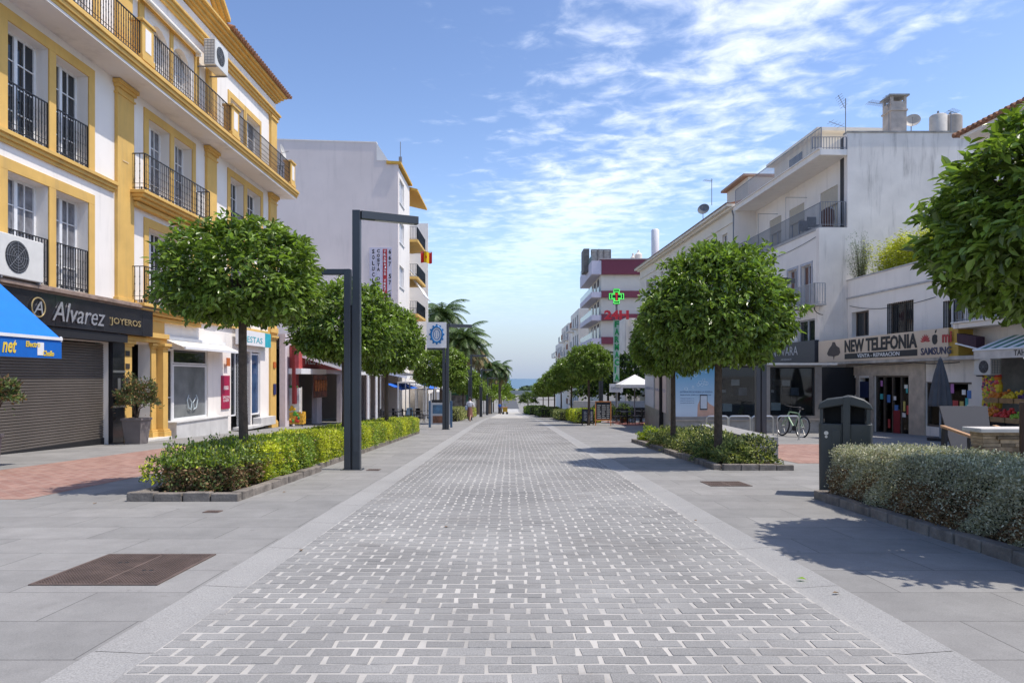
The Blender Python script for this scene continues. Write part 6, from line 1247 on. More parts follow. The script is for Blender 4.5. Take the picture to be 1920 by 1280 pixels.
# blue information stand
x, y, z = gp(826, 801); t = thing('information_stand', 'blue framed information stand with photo panel beside the emblem sign lamp', 'information stand', (x, y, z)); w_ = 22/FPX*y; h = 50/FPX*y; SBL = M('steel_blue_paint', (.05, .11, .20), .5)
MB().box(x-w_, x-w_+.1, y-.08, y+.08, z, z+h).build('post', SBL, t); MB().box(x+w_-.1, x+w_, y-.08, y+.08, z, z+h).build('post', SBL, t)
p = MB().box(x-w_+.101, x+w_-.101, y-.05, y+.05, z+.15, z+h-.1).build('panel', M('pale_panel', (.42, .44, .46), .4), t); MB().box(x-w_+.2, x+w_-.25, y-.056, y-.051, z+h*.52, z+h-.2).build('photo', M('sea_photo', (.06, .14, .24), .3, .5, 3), p); MB().box(x-w_+.2, x+w_-.25, y-.056, y-.051, z+.22, z+h*.44).build('photo', M('brown_photo', (.16, .07, .04), .3, .6, 5), p); MB().box(x-w_+.15, x+w_-.5, y-.03, y+.03, z+h-.09, z+h+.05).build('header', BLACK, t)
# second stand / leaning board and far kiosk
t = thing('kiosk', 'green roofed kiosk beyond the third left lamp', 'kiosk', (-4.6, 62, g(62))); KG = M('kiosk_green', (.03, .13, .08), .5, .1); zk = g(62)
MB().box(-5.4, -3.7, 61, 63, zk, zk+2.3).build('body', KG, t); MB().box(-5.5, -3.6, 60.8, 63.2, zk+2.3, zk+2.45).box(-5.2, -3.9, 61.1, 62.9, zk+2.45, zk+2.8).build('roof', M('kiosk_roof', (.16, .32, .22), .6), t); MB().box(-5.2, -3.9, 60.97, 60.998, zk+.9, zk+2.1).build('window', GREYGLASS, t)

# ================================================================ TREES
LEAFSETS = [crown_mesh('crown', 1, 1, 1, 1050, 15, .118, s, young=.12, expo=e) for s, e in ((1, 4.6), (2, 3.0), (5, 3.2))]
LEAFBIG = crown_mesh('crown', 1, 1, 1, 1500, 17, .095, 9, young=.16, expo=2.6, dome=.32)
LEAFFAR = [crown_mesh('crown', 1, 1, 1, 420, 13, .19, s, young=.12) for s in (3, 4)]
for me in LEAFSETS+LEAFFAR+[LEAFBIG]: me.materials.append(LEAF); me.materials.append(YLEAF)
def tree(loc, zc, rx, rz, me, label, lean=(0, 0), tr=.07, flat=1, seed=1, grp='clipped orange trees along the promenade', rz0=0):
    x, y, z = loc; t = thing('orange_tree', label, 'tree', loc, group=grp); r = random.Random(seed)
    top_ = Vector((x+lean[0], y+lean[1], zc-rz*.45)); p0 = Vector((x, y, z-.05)); mb = MB()
    mb.tube([p0, p0.lerp(top_, .05), p0.lerp(top_, .5)+Vector((r.uniform(-.03, .03), r.uniform(-.03, .03), 0)), top_, top_+Vector((0, 0, rz*.5))], [tr*1.5, tr*1.1, tr*.92, tr*.85, tr*.45], 9)
    mb.build('trunk', BARK, t, smooth=True)
    lb = MB()
    for k in range(9):
        A = k*2.4+r.random(); b0 = top_+Vector((0, 0, r.uniform(-.05, rz*.4))); e = Vector((math.cos(A)*rx*.75, math.sin(A)*rx*.75, r.uniform(.05, .9)*rz)); lb.tube([b0, b0+e*.5+Vector((0, 0, .06)), b0+e], [tr*.45, tr*.28, .01], 6)
    lb.build('limbs', BARK, t, smooth=True)
    me2 = me.copy(); me2.transform(Matrix.Translation((x+lean[0], y+lean[1], zc)) @ Matrix.Rotation(rz0, 4, 'Z') @ Matrix.Diagonal((rx, rx, rz, 1)))
    me2.materials.clear(); link('crown', me2, [LEAF, YLEAF], t); return t
tree((-4.04, 10.4, g(10.4)), 2.74, .99, .76, LEAFSETS[0], 'clipped orange tree with broad dark crown, nearest on the left, shading the red brick', lean=(-.03, 0), seed=1)
tree((-4.04, 16.6, g(16.6)), 2.50, 1.10, 1.0, LEAFSETS[1], 'clipped orange tree behind the nearest left lamp, second on the left', seed=2, rz0=1)
tree((-4.0, 22.2, g(22.2)), 2.35, 1.02, 1.12, LEAFSETS[2], 'clipped orange tree at the far part of the yellow hedge, third on the left', seed=3, rz0=2)
tree((4.28, 14.0, g(14)), 2.58, 1.34, 1.34, LEAFBIG, 'large orange tree in the right shrub bed, nearer of its two, ragged top', seed=4, tr=.085, rz0=.5)
tree((4.28, 17.9, g(17.9)), 2.22, 1.02, 1.1, LEAFBIG, 'smaller orange tree in the right shrub bed, left and behind the large one', seed=5, rz0=3)
LB = crown_mesh('crown', 1, 1, 1, 1200, 16, .105, 21, young=.10, expo=2.7)
tree((5.08, 5.9, g(5.9)), 2.63, 1.20, .96, LB, 'orange tree cut by the right picture edge above the silver hedge', seed=6, tr=.09, rz0=1.3)
for i, y in enumerate((37.3, 47.5, 57.5, 66, 76, 88)): tree((4.3, y, g(y)), g(y)+3.3, 1.12+.1*(i > 0), 1.0, LEAFSETS[(i+1) % 3] if i < 2 else LEAFFAR[i % 2], ['round clipped orange tree by the menu boards, nearest of the far right row', 'second tree of the far right row, past the menu boards', 'third tree of the far right row', 'fourth tree of the far right row', 'fifth tree of the far right row', 'sixth tree of the far right row', 'last tree of the far right row'][i], seed=20+i, rz0=i)
for i, y in enumerate((40, 59, 72, 82, 94, 106)): tree((-4.04, y, g(y)), g(y)+3.15, 1.38 if i == 0 else 1.2, 1.1, LEAFSETS[i % 3] if i < 1 else LEAFFAR[i % 2], ['wide clipped orange tree behind the emblem sign lamp', 'orange tree after the kiosk side of the left row', 'third far orange tree on the left row', 'fourth far orange tree on the left row', 'fifth far orange tree on the left row', 'last orange tree of the left row'][i], seed=40+i, rz0=i)
# palms
def palm(loc, h, rl, nfr, label, seed, brown=.25, tr=.22, cat='palm'):
    x, y, z = loc; t = thing('palm_tree', label, 'palm', loc); r = random.Random(seed); mb = MB()
    mb.tube([(x, y, z), (x, y, z+h*.5), (x+.05, y, z+h)], [tr*1.2, tr, tr*1.1], 9); mb.build('trunk', M('palm_trunk', (.14, .11, .08), .9, .3, 10, .5), t)
    rib, dry = MB(), MB(); V1, V2 = [], []
    for k in range(nfr):
        A = k*2.399; el = 1.35-2.1*(k/nfr)**.8+r.uniform(-.1, .1); isb = (k/nfr) > 1-brown; L_ = rl*r.uniform(.85, 1.1); pts = []; p = Vector((x, y, z+h)); e = el
        d0 = Vector((math.cos(A), math.sin(A), 0))
        for q in range(9): pts.append(p.copy()); p = p+(d0*math.cos(e)+Vector((0, 0, math.sin(e))))*L_/8; e -= (.22 if not isb else .16)
        (dry if isb else rib).tube(pts, [.035-.0035*q for q in range(9)], 4)
        s = d0.cross(Vector((0, 0, 1)))
        for q in range(2, 52):
            f = q/52*8; i0 = min(int(f), 7); c = pts[i0].lerp(pts[min(i0+1, 8)], f-i0); ll = rl*.26*math.sin(math.pi*min(f/8*.85+.12, 1))+.06
            dr = (pts[min(i0+1, 8)]-pts[i0]).normalized()
            for sg in (-1, 1):
                ld = (s*sg*.85+dr*.55+Vector((0, 0, -.35-r.random()*.3))).normalized()*ll; wv = dr*.075; (V2 if isb else V1).append([c-wv*.5, c+wv*.5, c+ld+wv*.1, c+ld-wv*.1])
    rib.build('ribs', M('palm_rib', (.10, .14, .04), .7), t)
    if dry.v: dry.build('dry_ribs', BROWNLEAF, t)
    for V, mt, nm in ((V1, M('palm_leaf', (.07, .12, .03), .5, .2, island=.4, trans=.15), 'fronds'), (V2, M('dry_palm_leaf', (.24, .19, .08), .8, .2, island=.3), 'dry_fronds')):
        if V: A_ = np.array(V).reshape(-1, 3); link(nm, np_mesh(nm, A_, np.arange(len(A_)).reshape(-1, 4)), mt, t)
    return t
def atpx(px, Y): return ((px-CX)/FPX*Y, Y, g(Y))
def hpx(py, Y): return HC+(HY-py)*Y/FPX-g(Y)
palm(atpx(829, 78), hpx(592, 78), 3.9, 46, 'tallest green palm above the emblem sign', 1, brown=.1, tr=.3); palm(atpx(868, 72), hpx(640, 72), 3.6, 80, 'broad palm with brown drooping skirt right of the emblem sign', 2, brown=.45, tr=.35)
palm(atpx(815, 88), hpx(630, 88), 3.2, 60, 'shorter palm with dry fronds behind the emblem sign', 3, brown=.5); palm(atpx(917, 105), hpx(690, 105), 2.8, 46, 'slender palm, left one of the pair at the street end', 4, brown=.2); palm(atpx(937, 112), hpx(692, 112), 2.8, 46, 'slender palm, right one of the pair at the street end', 5, brown=.2)
palm(atpx(897, 98), hpx(665, 98), 2.8, 30, 'palm with drooping fronds between the skirted palm and the far pair', 6, brown=.35)
# far tree masses and single far trees
def fartree(px, pyt, Y, r, label, seed, mat=GHEDGE, zc=None):
    x = (px-CX)/FPX*Y; zt_ = HC+(HY-pyt)*Y/FPX; z0_ = g(Y); h = zt_-z0_; t = thing('broadleaf_tree', label, 'tree', (x, Y, z0_)); MB().cyl((x, Y, z0_-.1), (x, Y, z0_+h*.6), .16, .1, 7).build('trunk', BARK, t)
    me = bush_mesh('crown', r, r, h*.42, 2600, r*.13, seed, 2, .25); me.transform(Matrix.Translation((x, Y, zt_-h*.45))); link('crown', me, [LEAF, mat], t)
    return t
DK = M('dark_far_leaf', (.03, .06, .015), .6, .3, island=.4)
fartree(1160, 668, 66, 3.6, 'dark dense tree behind the pharmacy pole', 31, DK); fartree(1140, 700, 70, 3.0, 'dark bushy tree behind the round clipped tree', 32, DK); fartree(940, 725, 130, 1.8, 'bright green tree at the left side of the street end', 33, YHEDGE); fartree(912, 716, 120, 4.0, 'green tree behind the far left lamps', 34); fartree(925, 708, 150, 3.2, 'green tree between the pair of slender palms', 35); fartree(990, 735, 118, 1.6, 'small round tree on the right verge near the street end', 36, DK)
me = []
r_ = np.random.default_rng(12); Vs = []; n0 = 0
C = []
for i in range(150):
    y = r_.uniform(300, 620); x = r_.uniform(-150, 190); zt_ = HC-(FPX*0+ r_.uniform(10, 25))*y/FPX; C.append((x, y, zt_))
allV, allF = [], []; base = 0
for k, (x, y, zt_) in enumerate(C):
    m_ = 420; d = sph(m_); d[:, 2] = np.abs(d[:, 2])*1.0-.2; rr = 6+r_.uniform(0, 6); P = d*np.array([rr, rr, rr*.75])*r_.uniform(.8, 1.05, (m_, 1))+np.array([x, y, zt_-rr*.75]); V, Fq = quad_leaves(P, d+r_.normal(size=d.shape)*.7, d+r_.normal(size=d.shape)*.5, np.full(m_, 2.0), np.full(m_, 1.5)); allV.append(V); allF.append(Fq+base); base += len(V)
wd = link('distant_wood', np_mesh('distant_wood', np.concatenate(allV), np.concatenate(allF)), M('distant_leaf', (.085, .13, .05), .8, .3, .05, island=.35), origin=(0, 400, g(400))); tag(wd, 'hazy green wood between the street end and the sea', 'wood', kind='stuff')

# ================================================================ PLANTERS, HEDGES
def kerb_run(pts, label, h=.11, wd=.14, L_=.36, cat='kerb'):
    """planter edging of rough stones along a polyline"""
    t = thing('planter_kerb', label, cat, (pts[0][0], pts[0][1], g(pts[0][1]))); mb = MB(); r = random.Random(len(pts)); 
    for (xa, ya), (xb, yb) in zip(pts[:-1], pts[1:]):
        A, B_ = Vector((xa, ya, 0)), Vector((xb, yb, 0)); d = (B_-A).normalized(); s = Vector((-d.y, d.x, 0)); n = max(1, round((B_-A).length/L_)); ln = (B_-A).length/n
        for i in range(n):
            p = A+d*(ln*i+.006); q = A+d*(ln*(i+1)-.006); hh = h+r.uniform(-.012, .008); o = r.uniform(-.006, .006); P = []
            for zt_ in (0, 1):
                for (c, sg, ww) in ((p, 0, 0), (q, 0, 0), (q, 1, wd), (p, 1, wd)): c2 = c+s*(ww+o); P.append((c2.x+r.uniform(-.004, .004), c2.y+r.uniform(-.004, .004), g(c2.y)+(-.02 if zt_ == 0 else hh)))
            mb.hexa(P)
    mb.build('edging_stones', KERBST, t, bevel=.012)
    return t
kL = kerb_run([(-4.85, 27.8), (-4.79, 8.78)], 'low rough stone edging of the left hedge bed, facade side', wd=-.14); 
kerb_run([(-4.93, 8.76), (-3.49, 8.76)], 'short front edging stones of the left hedge bed'); kerb_run([(-3.49, 8.92), (-3.47, 12.6), (-3.62, 12.75), (-3.68, 27.9), (-4.85, 28)], 'long rough stone edging of the left hedge bed, street side')
structure(MB().add([(-4.8, 8.88, g(8.88)+.05), (-3.62, 8.88, g(8.88)+.05), (-3.75, 27.8, g(27.8)+.05), (-4.85, 27.8, g(27.8)+.05)], [(0, 1, 2, 3)]).build('planting_soil', SOIL))
kerb_run([(5.3, 12.85), (3.98, 12.85), (4.02, 21.8), (5.35, 21.9)], 'rough stone edging around the right shrub bed with two orange trees'); structure(MB().add([(4.0, 12.95, g(12.95)+.05), (5.35, 12.95, g(12.95)+.05), (5.35, 21.8, g(21.8)+.05), (4.0, 21.8, g(21.8)+.05)], [(0, 1, 2, 3)]).build('planting_soil', SOIL))
kerb_run([(5.35, 9.05), (4.02, 9.05), (3.96, 3.6)], 'rough stone edging around the silver hedge at the lower right'); structure(MB().add([(4.0, 3.6, g(3.6)+.05), (5.4, 3.6, g(3.6)+.05), (5.4, 8.95, g(8.95)+.05), (4.1, 8.95, g(8.95)+.05)], [(0, 1, 2, 3)]).build('planting_soil', SOIL))
def hedge(name, label, x0, x1, y0, y1, z0, h, n, ll, seed, mats, bands=None, inner=.1, rough=.05, cat='hedge', yden=None, taper=0, twig=None):
    t = thing(name, label, cat, ((x0+x1)/2, (y0+y1)/2, g(y0)))
    me = leafbox_mesh('foliage', x0, x1, y0, y1, z0, z0+h, n, ll, seed, slope=1, rough=rough, mats=len(mats), bands=bands, yden=yden, taper=taper); link('foliage', me, mats, t)
    r = random.Random(seed); mb = MB(); ys = np.arange(y0+.1, y1-.05, .13)
    for y in ys:        # a thicket of real stems fills the inside
        for k in range(2):
            x = r.uniform(x0+.15, x1-.15); mb.tube([(x, y, g(y)+.02), (x+r.uniform(-.1, .1), y+r.uniform(-.1, .1), g(y)+h*.5), (x+r.uniform(-.25, .25), y+r.uniform(-.2, .2), g(y)+z0+h*.85)], [.012, .009, .004], 4)
    mb.build('stems', twig or BARK, t)
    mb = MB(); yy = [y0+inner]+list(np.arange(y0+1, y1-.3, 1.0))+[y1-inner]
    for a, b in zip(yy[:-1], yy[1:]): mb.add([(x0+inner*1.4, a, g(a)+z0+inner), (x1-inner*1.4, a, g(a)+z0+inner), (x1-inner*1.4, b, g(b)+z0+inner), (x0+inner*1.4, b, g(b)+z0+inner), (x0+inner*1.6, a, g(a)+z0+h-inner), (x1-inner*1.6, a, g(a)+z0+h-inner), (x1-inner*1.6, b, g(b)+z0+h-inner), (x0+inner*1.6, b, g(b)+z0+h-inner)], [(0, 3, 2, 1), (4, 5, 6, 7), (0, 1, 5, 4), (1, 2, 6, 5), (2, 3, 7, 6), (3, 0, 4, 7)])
    mb.build('dark_core', M('painted_gap_shade', (.045, .05, .02), .95, .6, 14, .8, bscale=50), t); return t  # solid inner box; its dark colour paints the shade between the leaves
def bl(W, t, r):   # left hedge: bright yellow green with greener stretches
    f = np.sin(W[:, 1]*1.9)+.6*np.sin(W[:, 1]*4.3+1)+r.normal(size=len(t))*.8-.8*(W[:, 1] < 12.2)*(W[:, 1] > 10.9); m_ = np.where(f > -.35, 0, 1); m_ = np.where(r.random(len(t)) < .05, 2, m_); return np.where((W[:, 2]-np.interp(W[:, 1], GY, GZ) < .3) & (r.random(len(t)) < .35), 1, m_)
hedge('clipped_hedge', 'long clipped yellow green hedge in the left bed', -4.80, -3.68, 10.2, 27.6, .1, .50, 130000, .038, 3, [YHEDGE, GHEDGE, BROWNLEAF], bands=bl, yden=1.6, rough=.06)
def bl2(W, t, r): q = W[:, 2]-np.interp(W[:, 1], GY, GZ); v = r.random(len(t)); return np.where((q < .40) & (v < .62), 2, np.where(v < .10, 0, np.where(v < .5, 1, 3)))
OLV = M('olive_green_leaf', (.13, .17, .05), .55, .3, 4, island=.4, trans=.15)
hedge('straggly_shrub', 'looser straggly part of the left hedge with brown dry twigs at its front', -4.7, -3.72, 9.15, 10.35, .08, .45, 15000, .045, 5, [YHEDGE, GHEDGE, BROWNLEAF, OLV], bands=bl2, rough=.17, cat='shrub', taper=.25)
t = thing('straggly_shrub', 'small tuft of green leaves sticking out at the left front corner of the bed', 'shrub', (-4.8, 9.25, g(9.2)), 0); me = bush_mesh('foliage', .17, .2, .25, 500, .05, 4, 2, .3); me.transform(Matrix.Translation((-4.85, 9.35, g(9.3)+.25))); link('foliage', me, [YHEDGE, OLV], t)
def br_(W, t, r): q = (W[:, 2]-np.interp(W[:, 1], GY, GZ))/.75; v = r.random(len(t)); q = q+.0; v = np.where((q > .93) & (r.random(len(t)) < .45), .9, v); return np.where((q < .62) & (v < .75*(1.2-q)) & (np.sin(W[:, 1]*3)+np.sin(W[:, 1]*7.7+q*8) > -.6), 1, np.where(v > .75, 2, 0))  # topmost leaves turn paler: light on the hedge top put into leaf colour
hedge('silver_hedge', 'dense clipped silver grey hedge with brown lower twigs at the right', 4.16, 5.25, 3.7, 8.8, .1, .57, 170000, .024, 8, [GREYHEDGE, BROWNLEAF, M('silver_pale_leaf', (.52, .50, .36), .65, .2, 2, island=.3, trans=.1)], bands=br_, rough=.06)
# loose variegated shrubs of the right bed
r_ = random.Random(5); sp = [(4.35, 21.0, .42, .38, 'green'), (4.75, 19.8, .5, .45, 'dark'), (4.4, 19.0, .5, .46, 'var'), (4.9, 18.0, .5, .5, 'var'), (4.45, 17.2, .5, .45, 'var'), (4.85, 16.3, .55, .5, 'var'), (4.4, 15.6, .5, .48, 'dark'), (4.75, 14.8, .5, .48, 'var'), (4.3, 14.4, .42, .42, 'var'), (4.95, 13.75, .42, .5, 'dark'), (4.45, 13.6, .38, .38, 'var')]
RB = ['bright green shrub at the far left corner of the right bed', 'dark green shrub, second from the far end of the right bed', 'variegated cream shrub beside the farther tree trunk, street side', 'variegated shrub beside the farther tree trunk, shop side', 'variegated shrub between the two trunks, street side', 'variegated shrub between the two trunks, shop side', 'dark glossy shrub just behind the nearer trunk', 'variegated shrub right behind the nearer trunk, shop side', 'variegated shrub at the foot of the nearer right trunk', 'tall dark shrub at the near right corner of the right bed', 'low shrub at the near edge of the right bed']
for i, (x, y, r, h, kd) in enumerate(sp):
    z = g(y)+.05; t = thing('bed_shrub', RB[i], 'shrub', (x, y, z), group='shrubs of the right bed'); me = bush_mesh('foliage', r, r*1.05, h*.85, 1900, .062, 60+i, 2, .3); me.transform(Matrix.Translation((x, y, z+.08)))
    link('foliage', me, {'green': [GHEDGE, YHEDGE], 'dark': [M('dark_shrub_leaf', (.05, .08, .025), .45, .3, 5, island=.5, trans=.15), VARLEAF], 'var': [OLV, VARLEAF]}[kd], t)
    mb = MB()
    for k in range(7): A = r_.random()*6.28; mb.tube([(x, y, z-.03), (x+math.cos(A)*r*.4, y+math.sin(A)*r*.4, z+h*.45), (x+math.cos(A)*r*.75, y+math.sin(A)*r*.75, z+h*.8)], [.012, .008, .004], 4)
    mb.build('stems', BARK, t)
# small clipped hedges further away
hedge('clipped_hedge', 'bright yellow green clipped hedge past the menu boards on the right', 3.95, 5.3, 40.2, 47.5, .1, .68, 14000, .08, 11, [YHEDGE, GHEDGE]); hedge('clipped_hedge', 'dull olive clipped hedge further down the right side', 3.6, 5.2, 49, 60, .1, .6, 9000, .1, 12, [OLV, VARLEAF]); hedge('clipped_hedge', 'dark low hedge near the street end on the right', 3.0, 4.8, 66, 80, .1, .8, 8000, .13, 13, [DK, GHEDGE]); hedge('clipped_hedge', 'farthest green verge hedge on the right', 2.6, 4.6, 88, 125, .1, 1.0, 9000, .18, 14, [GHEDGE, DK])
hedge('clipped_hedge', 'pale yellow clipped hedge beyond the blue information stand', -4.6, -3.4, 46, 55, .1, .8, 9000, .09, 15, [M('pale_hedge_leaf', (.32, .33, .12), .6, .2, 2, island=.35, trans=.15), OLV]); hedge('clipped_hedge', 'small yellow hedge beside the fourth left lamp', -4.6, -3.5, 62, 70, .1, .8, 6000, .1, 16, [MC['pale_hedge_leaf'], YHEDGE])
for i, (px, py, y, r) in enumerate(((1170, 760, 44, .55), (1120, 752, 42.5, .5), (1141, 757, 50, .6))): x = (px-CX)/FPX*y; t = thing('round_bush', ['round dark clipped bush by the cafe right of the pharmacy pole', 'round dark bush behind the orange menu board', 'dark bush left of the pharmacy pole foot'][i], 'shrub', (x, y, g(y))); me = bush_mesh('foliage', r, r, r*1.5, 1800, .09, 80+i, 2, .1); me.transform(Matrix.Translation((x, y, g(y)+.35))); link('foliage', me, [DK, GHEDGE], t); MB().lathe((x, y, g(y)), [(.22, 0), (.3, .4), (.26, .4), (.001, .38)], 12).build('pot', M('terracotta', (.3, .13, .08), .8), t)
# potted shrubs on the left
def potted(loc, label, ph, pw, br, bh, bz, seed, n=3600):
    x, y, z = loc; t = thing('potted_shrub', label, 'potted plant', loc); a, b = pw*.38, pw*.5
    MB().hexa([(x-a, y-a, z), (x+a, y-a, z), (x+a, y+a, z), (x-a, y+a, z), (x-b, y-b, z+ph), (x+b, y-b, z+ph), (x+b, y+b, z+ph), (x-b, y+b, z+ph)]).box(x-b-.02, x+b+.02, y-b-.02, y+b+.02, z+ph-.06, z+ph+.01).build('pot', M('taupe_planter', (.19, .165, .16), .7, .1), t, bevel=.01)
    mb = MB(); r = random.Random(seed)
    for k in range(8): A = k*.8; mb.tube([(x+.03*math.cos(A), y+.03*math.sin(A), z+ph-.02), (x+.1*math.cos(A), y+.1*math.sin(A), z+ph+.3), (x+br*.6*math.cos(A), y+br*.6*math.sin(A), z+bz+r.uniform(-.1, .3))], [.02, .015, .006], 5)
    mb.build('stems', BARK, t); me = bush_mesh('foliage', br, br, bh, n, .075, seed, 3, .25); me.transform(Matrix.Translation((x, y, z+bz))); link('foliage', me, [OLV, M('dull_leaf', (.08, .11, .05), .5, .3, island=.4, trans=.15), BROWNLEAF], t)
x, y, z = gp(256, 831.5); potted((x, y, z), 'tall square taupe pot with rounded shrub before the ochre portal', .78, .60, .56, .66, 1.27, 91); x, y, z = -9.15, 12.0, g(12); potted((x-.03, y, z), 'potted shrub half outside the left picture edge under the blue awning', .7, .3, .48, .3, 1.35, 92)
# ================================================================ BIN, BENCH, CHAIR, COUNTER, CLOSED PARASOL
x, y, z = gp(1600, 931); bx, by = x, y+.22
t = thing('litter_bin', 'large dark grey twin litter bin with rounded hood beside the silver hedge', 'litter bin', (bx, by, z)); BINROOT = t; BINM = M('dark_grey_bin', (.042, .047, .045), .45, .1, 3, coat=.1); S_ = .98
def rbox(mb, x0, x1, y0, y1, z0, z1, r, n=5, topin=0.0):
    pts = []
    for (cx_, cy_, a0) in ((x1-r, y1-r, 0), (x0+r, y1-r, 90), (x0+r, y0+r, 180), (x1-r, y0+r, 270)):
        for k in range(n+1): A = R(a0+90*k/n); pts.append((cx_+r*math.cos(A), cy_+r*math.sin(A)))
    n_ = len(pts); mx_, my_ = (x0+x1)/2, (y0+y1)/2; vs = [(px, py, z0) for px, py in pts]+[(mx_+(px-mx_)*(1-topin), my_+(py-my_)*(1-topin), z1) for px, py in pts]
    return mb.add(vs, [tuple(range(n_-1, -1, -1)), tuple(range(n_, 2*n_))]+[(i, (i+1) % n_, n_+(i+1) % n_, n_+i) for i in range(n_)])
w2 = .325
for s, a, b in ((0, -w2, .0), (1, .006, w2)):
    mb = MB(); rbox(mb, bx+a, bx+b, by-.21, by+.25, z+.05, z+.98, .06, topin=-.03); mb.build('body', BINM, t, smooth=True, bevel=.008)
mb = MB(); rbox(mb, bx-w2+.02, bx+w2-.02, by-.19, by+.22, z, z+.06, .05); mb.build('plinth', BLACK, t)
for a, b in ((-w2+.01, -w2+.05), (-.05, .06), (w2-.07, w2-.02)): MB().box(bx+a, bx+b, by-.2, by+.24, z+.98, z+1.22).build('hood_support', BINM, t)
MB().box(bx-w2+.06, bx+w2-.08, by+.15, by+.2, z+.98, z+1.2).build('inner_panel', BLACK, t)
prof = [(-w2-.015, 1.17), (-w2+.0, 1.25), (-w2+.1, 1.31), (-.03, 1.34), (.03, 1.36), (.09, 1.355), (w2-.1, 1.31), (w2-.02, 1.25), (w2+.01, 1.17)]; low_ = [(w2-.03, 1.18), (0, 1.24), (-w2+.03, 1.18)]
MB().prism([(bx+px, by-.235, z+pz_) for px, pz_ in prof+low_], (0, .5, 0)).build('hood', BINM, t, smooth=True, bevel=.015)
MB().prism([(bx+px*1.0, by-.245, z+pz_) for px, pz_ in ((-.03, .08), (.06, .08), (.06, 1.35), (-.03, 1.345))], (0, .53, 0)).build('centre_rib', BINM, t, bevel=.01)
MB().cyl((bx-w2+.09, by-.225, z+.85), (bx-w2+.09, by-.212, z+.85), .028, n=14).cyl((bx-w2+.09, by-.222, z+.80), (bx-w2+.09, by-.213, z+.80), .018, n=10).build('lock', CHROME, t)
MB().box(bx-w2+.16, bx-.06, by-.222, by-.212, z+.15, z+.9).build('door_panel', BINM, t, bevel=.006); t.rotation_euler = (0, 0, R(-26))
# stone bench behind the shrubs
t = thing('stone_bench', 'pale stone bench on block ends behind the right shrub bed', 'bench', (5.75, 16.8, g(16.8))); zb_ = g(15.4)
MB().box(5.42, 6.02, 15.3, 15.75, zb_-.02, zb_+.5).build('end_block', GRAN, t, bevel=.01); MB().box(5.42, 6.02, 18.2, 18.6, g(18.4)-.02, zb_+.40).build('end_block', GRAN, t, bevel=.01); MB().box(5.35, 6.0, 15.76, 19.4, zb_+.4, zb_+.50).build('seat_slab', GRAN, t, bevel=.012)
# lounge chair
y_ = 11.75; t = thing('lounge_chair', 'black framed lounge chair with grey mesh back and wooden armrest behind the silver hedge', 'chair', (7.95, y_, g(y_))); zc_ = g(y_); MESH = M('grey_sling_mesh', (.07, .067, .07), .7, .08, 60)
MB().hexa([(7.58, 11.7, zc_+.46), (8.28, 11.7, zc_+.46), (8.28, 11.73, zc_+.46), (7.58, 11.73, zc_+.46), (7.52, 11.95, zc_+1.20), (8.36, 11.95, zc_+1.20), (8.36, 11.98, zc_+1.20), (7.52, 11.98, zc_+1.20)]).build('backrest', MESH, t); MB().box(7.58, 8.28, 11.05, 11.7, zc_+.42, zc_+.46).build('seat', MESH, t)
for s_, a_ in ((7.46, 0), (8.36, 0)):
    MB().prism([(s_-.03, 11.0, zc_), (s_+.03, 11.0, zc_), (s_+.03, 11.07, zc_), (s_-.03, 11.07, zc_)], (0, .03, .72)).build('leg', BLACK, t); MB().prism([(s_-.03, 11.72, zc_), (s_+.03, 11.72, zc_), (s_+.03, 11.80, zc_), (s_-.03, 11.80, zc_)], (0, -.05, .84)).build('leg', BLACK, t)
    MB().prism([(s_-.04, 11.0, zc_+.72), (s_-.04, 11.78, zc_+.84), (s_-.04, 11.78, zc_+.88), (s_-.04, 11.0, zc_+.76)], (.08, 0, 0)).build('armrest', M('warm_oak', (.42, .24, .12), .5, .2, 10), t, bevel=.006)
MB().box(7.5, 8.32, 11.04, 11.08, zc_+.36, zc_+.42).build('front_rail', BLACK, t); MB().box(7.5, 8.32, 11.68, 11.74, zc_+.38, zc_+.455).build('back_rail', BLACK, t)
# closed parasol
x, y, z = atpx(1763, 22.5); z = g(22.5); t = thing('closed_parasol', 'closed slate grey parasol standing before the white shop wall', 'parasol', (x, y, z)); hh = hpx(672, 22.5)
pr = []; n = 20; vs = []; fs = []; lev = [(.29, hh*.42), (.31, hh*.45), (.25, hh*.62), (.17, hh*.8), (.09, hh*.93), (.04, hh)]
for r, zz_ in lev:
    for k in range(n): A = k/n*6.2832; rr = r*(1+(.16 if k % 2 else -.16)); vs.append((x+rr*math.cos(A), y+rr*math.sin(A), z+zz_))
fs = [(i*n+k, i*n+(k+1) % n, (i+1)*n+(k+1) % n, (i+1)*n+k) for i in range(len(lev)-1) for k in range(n)]; MB().add(vs, fs).build('folded_canopy', M('slate_cloth', (.10, .105, .115), .8, .08), t)
MB().cyl((x, y, z), (x, y, z+hh+.06), .03).build('pole', GREYIRON, t); MB().cyl((x, y, z), (x, y, z+.09), .38, n=20).build('base', BLACK, t)
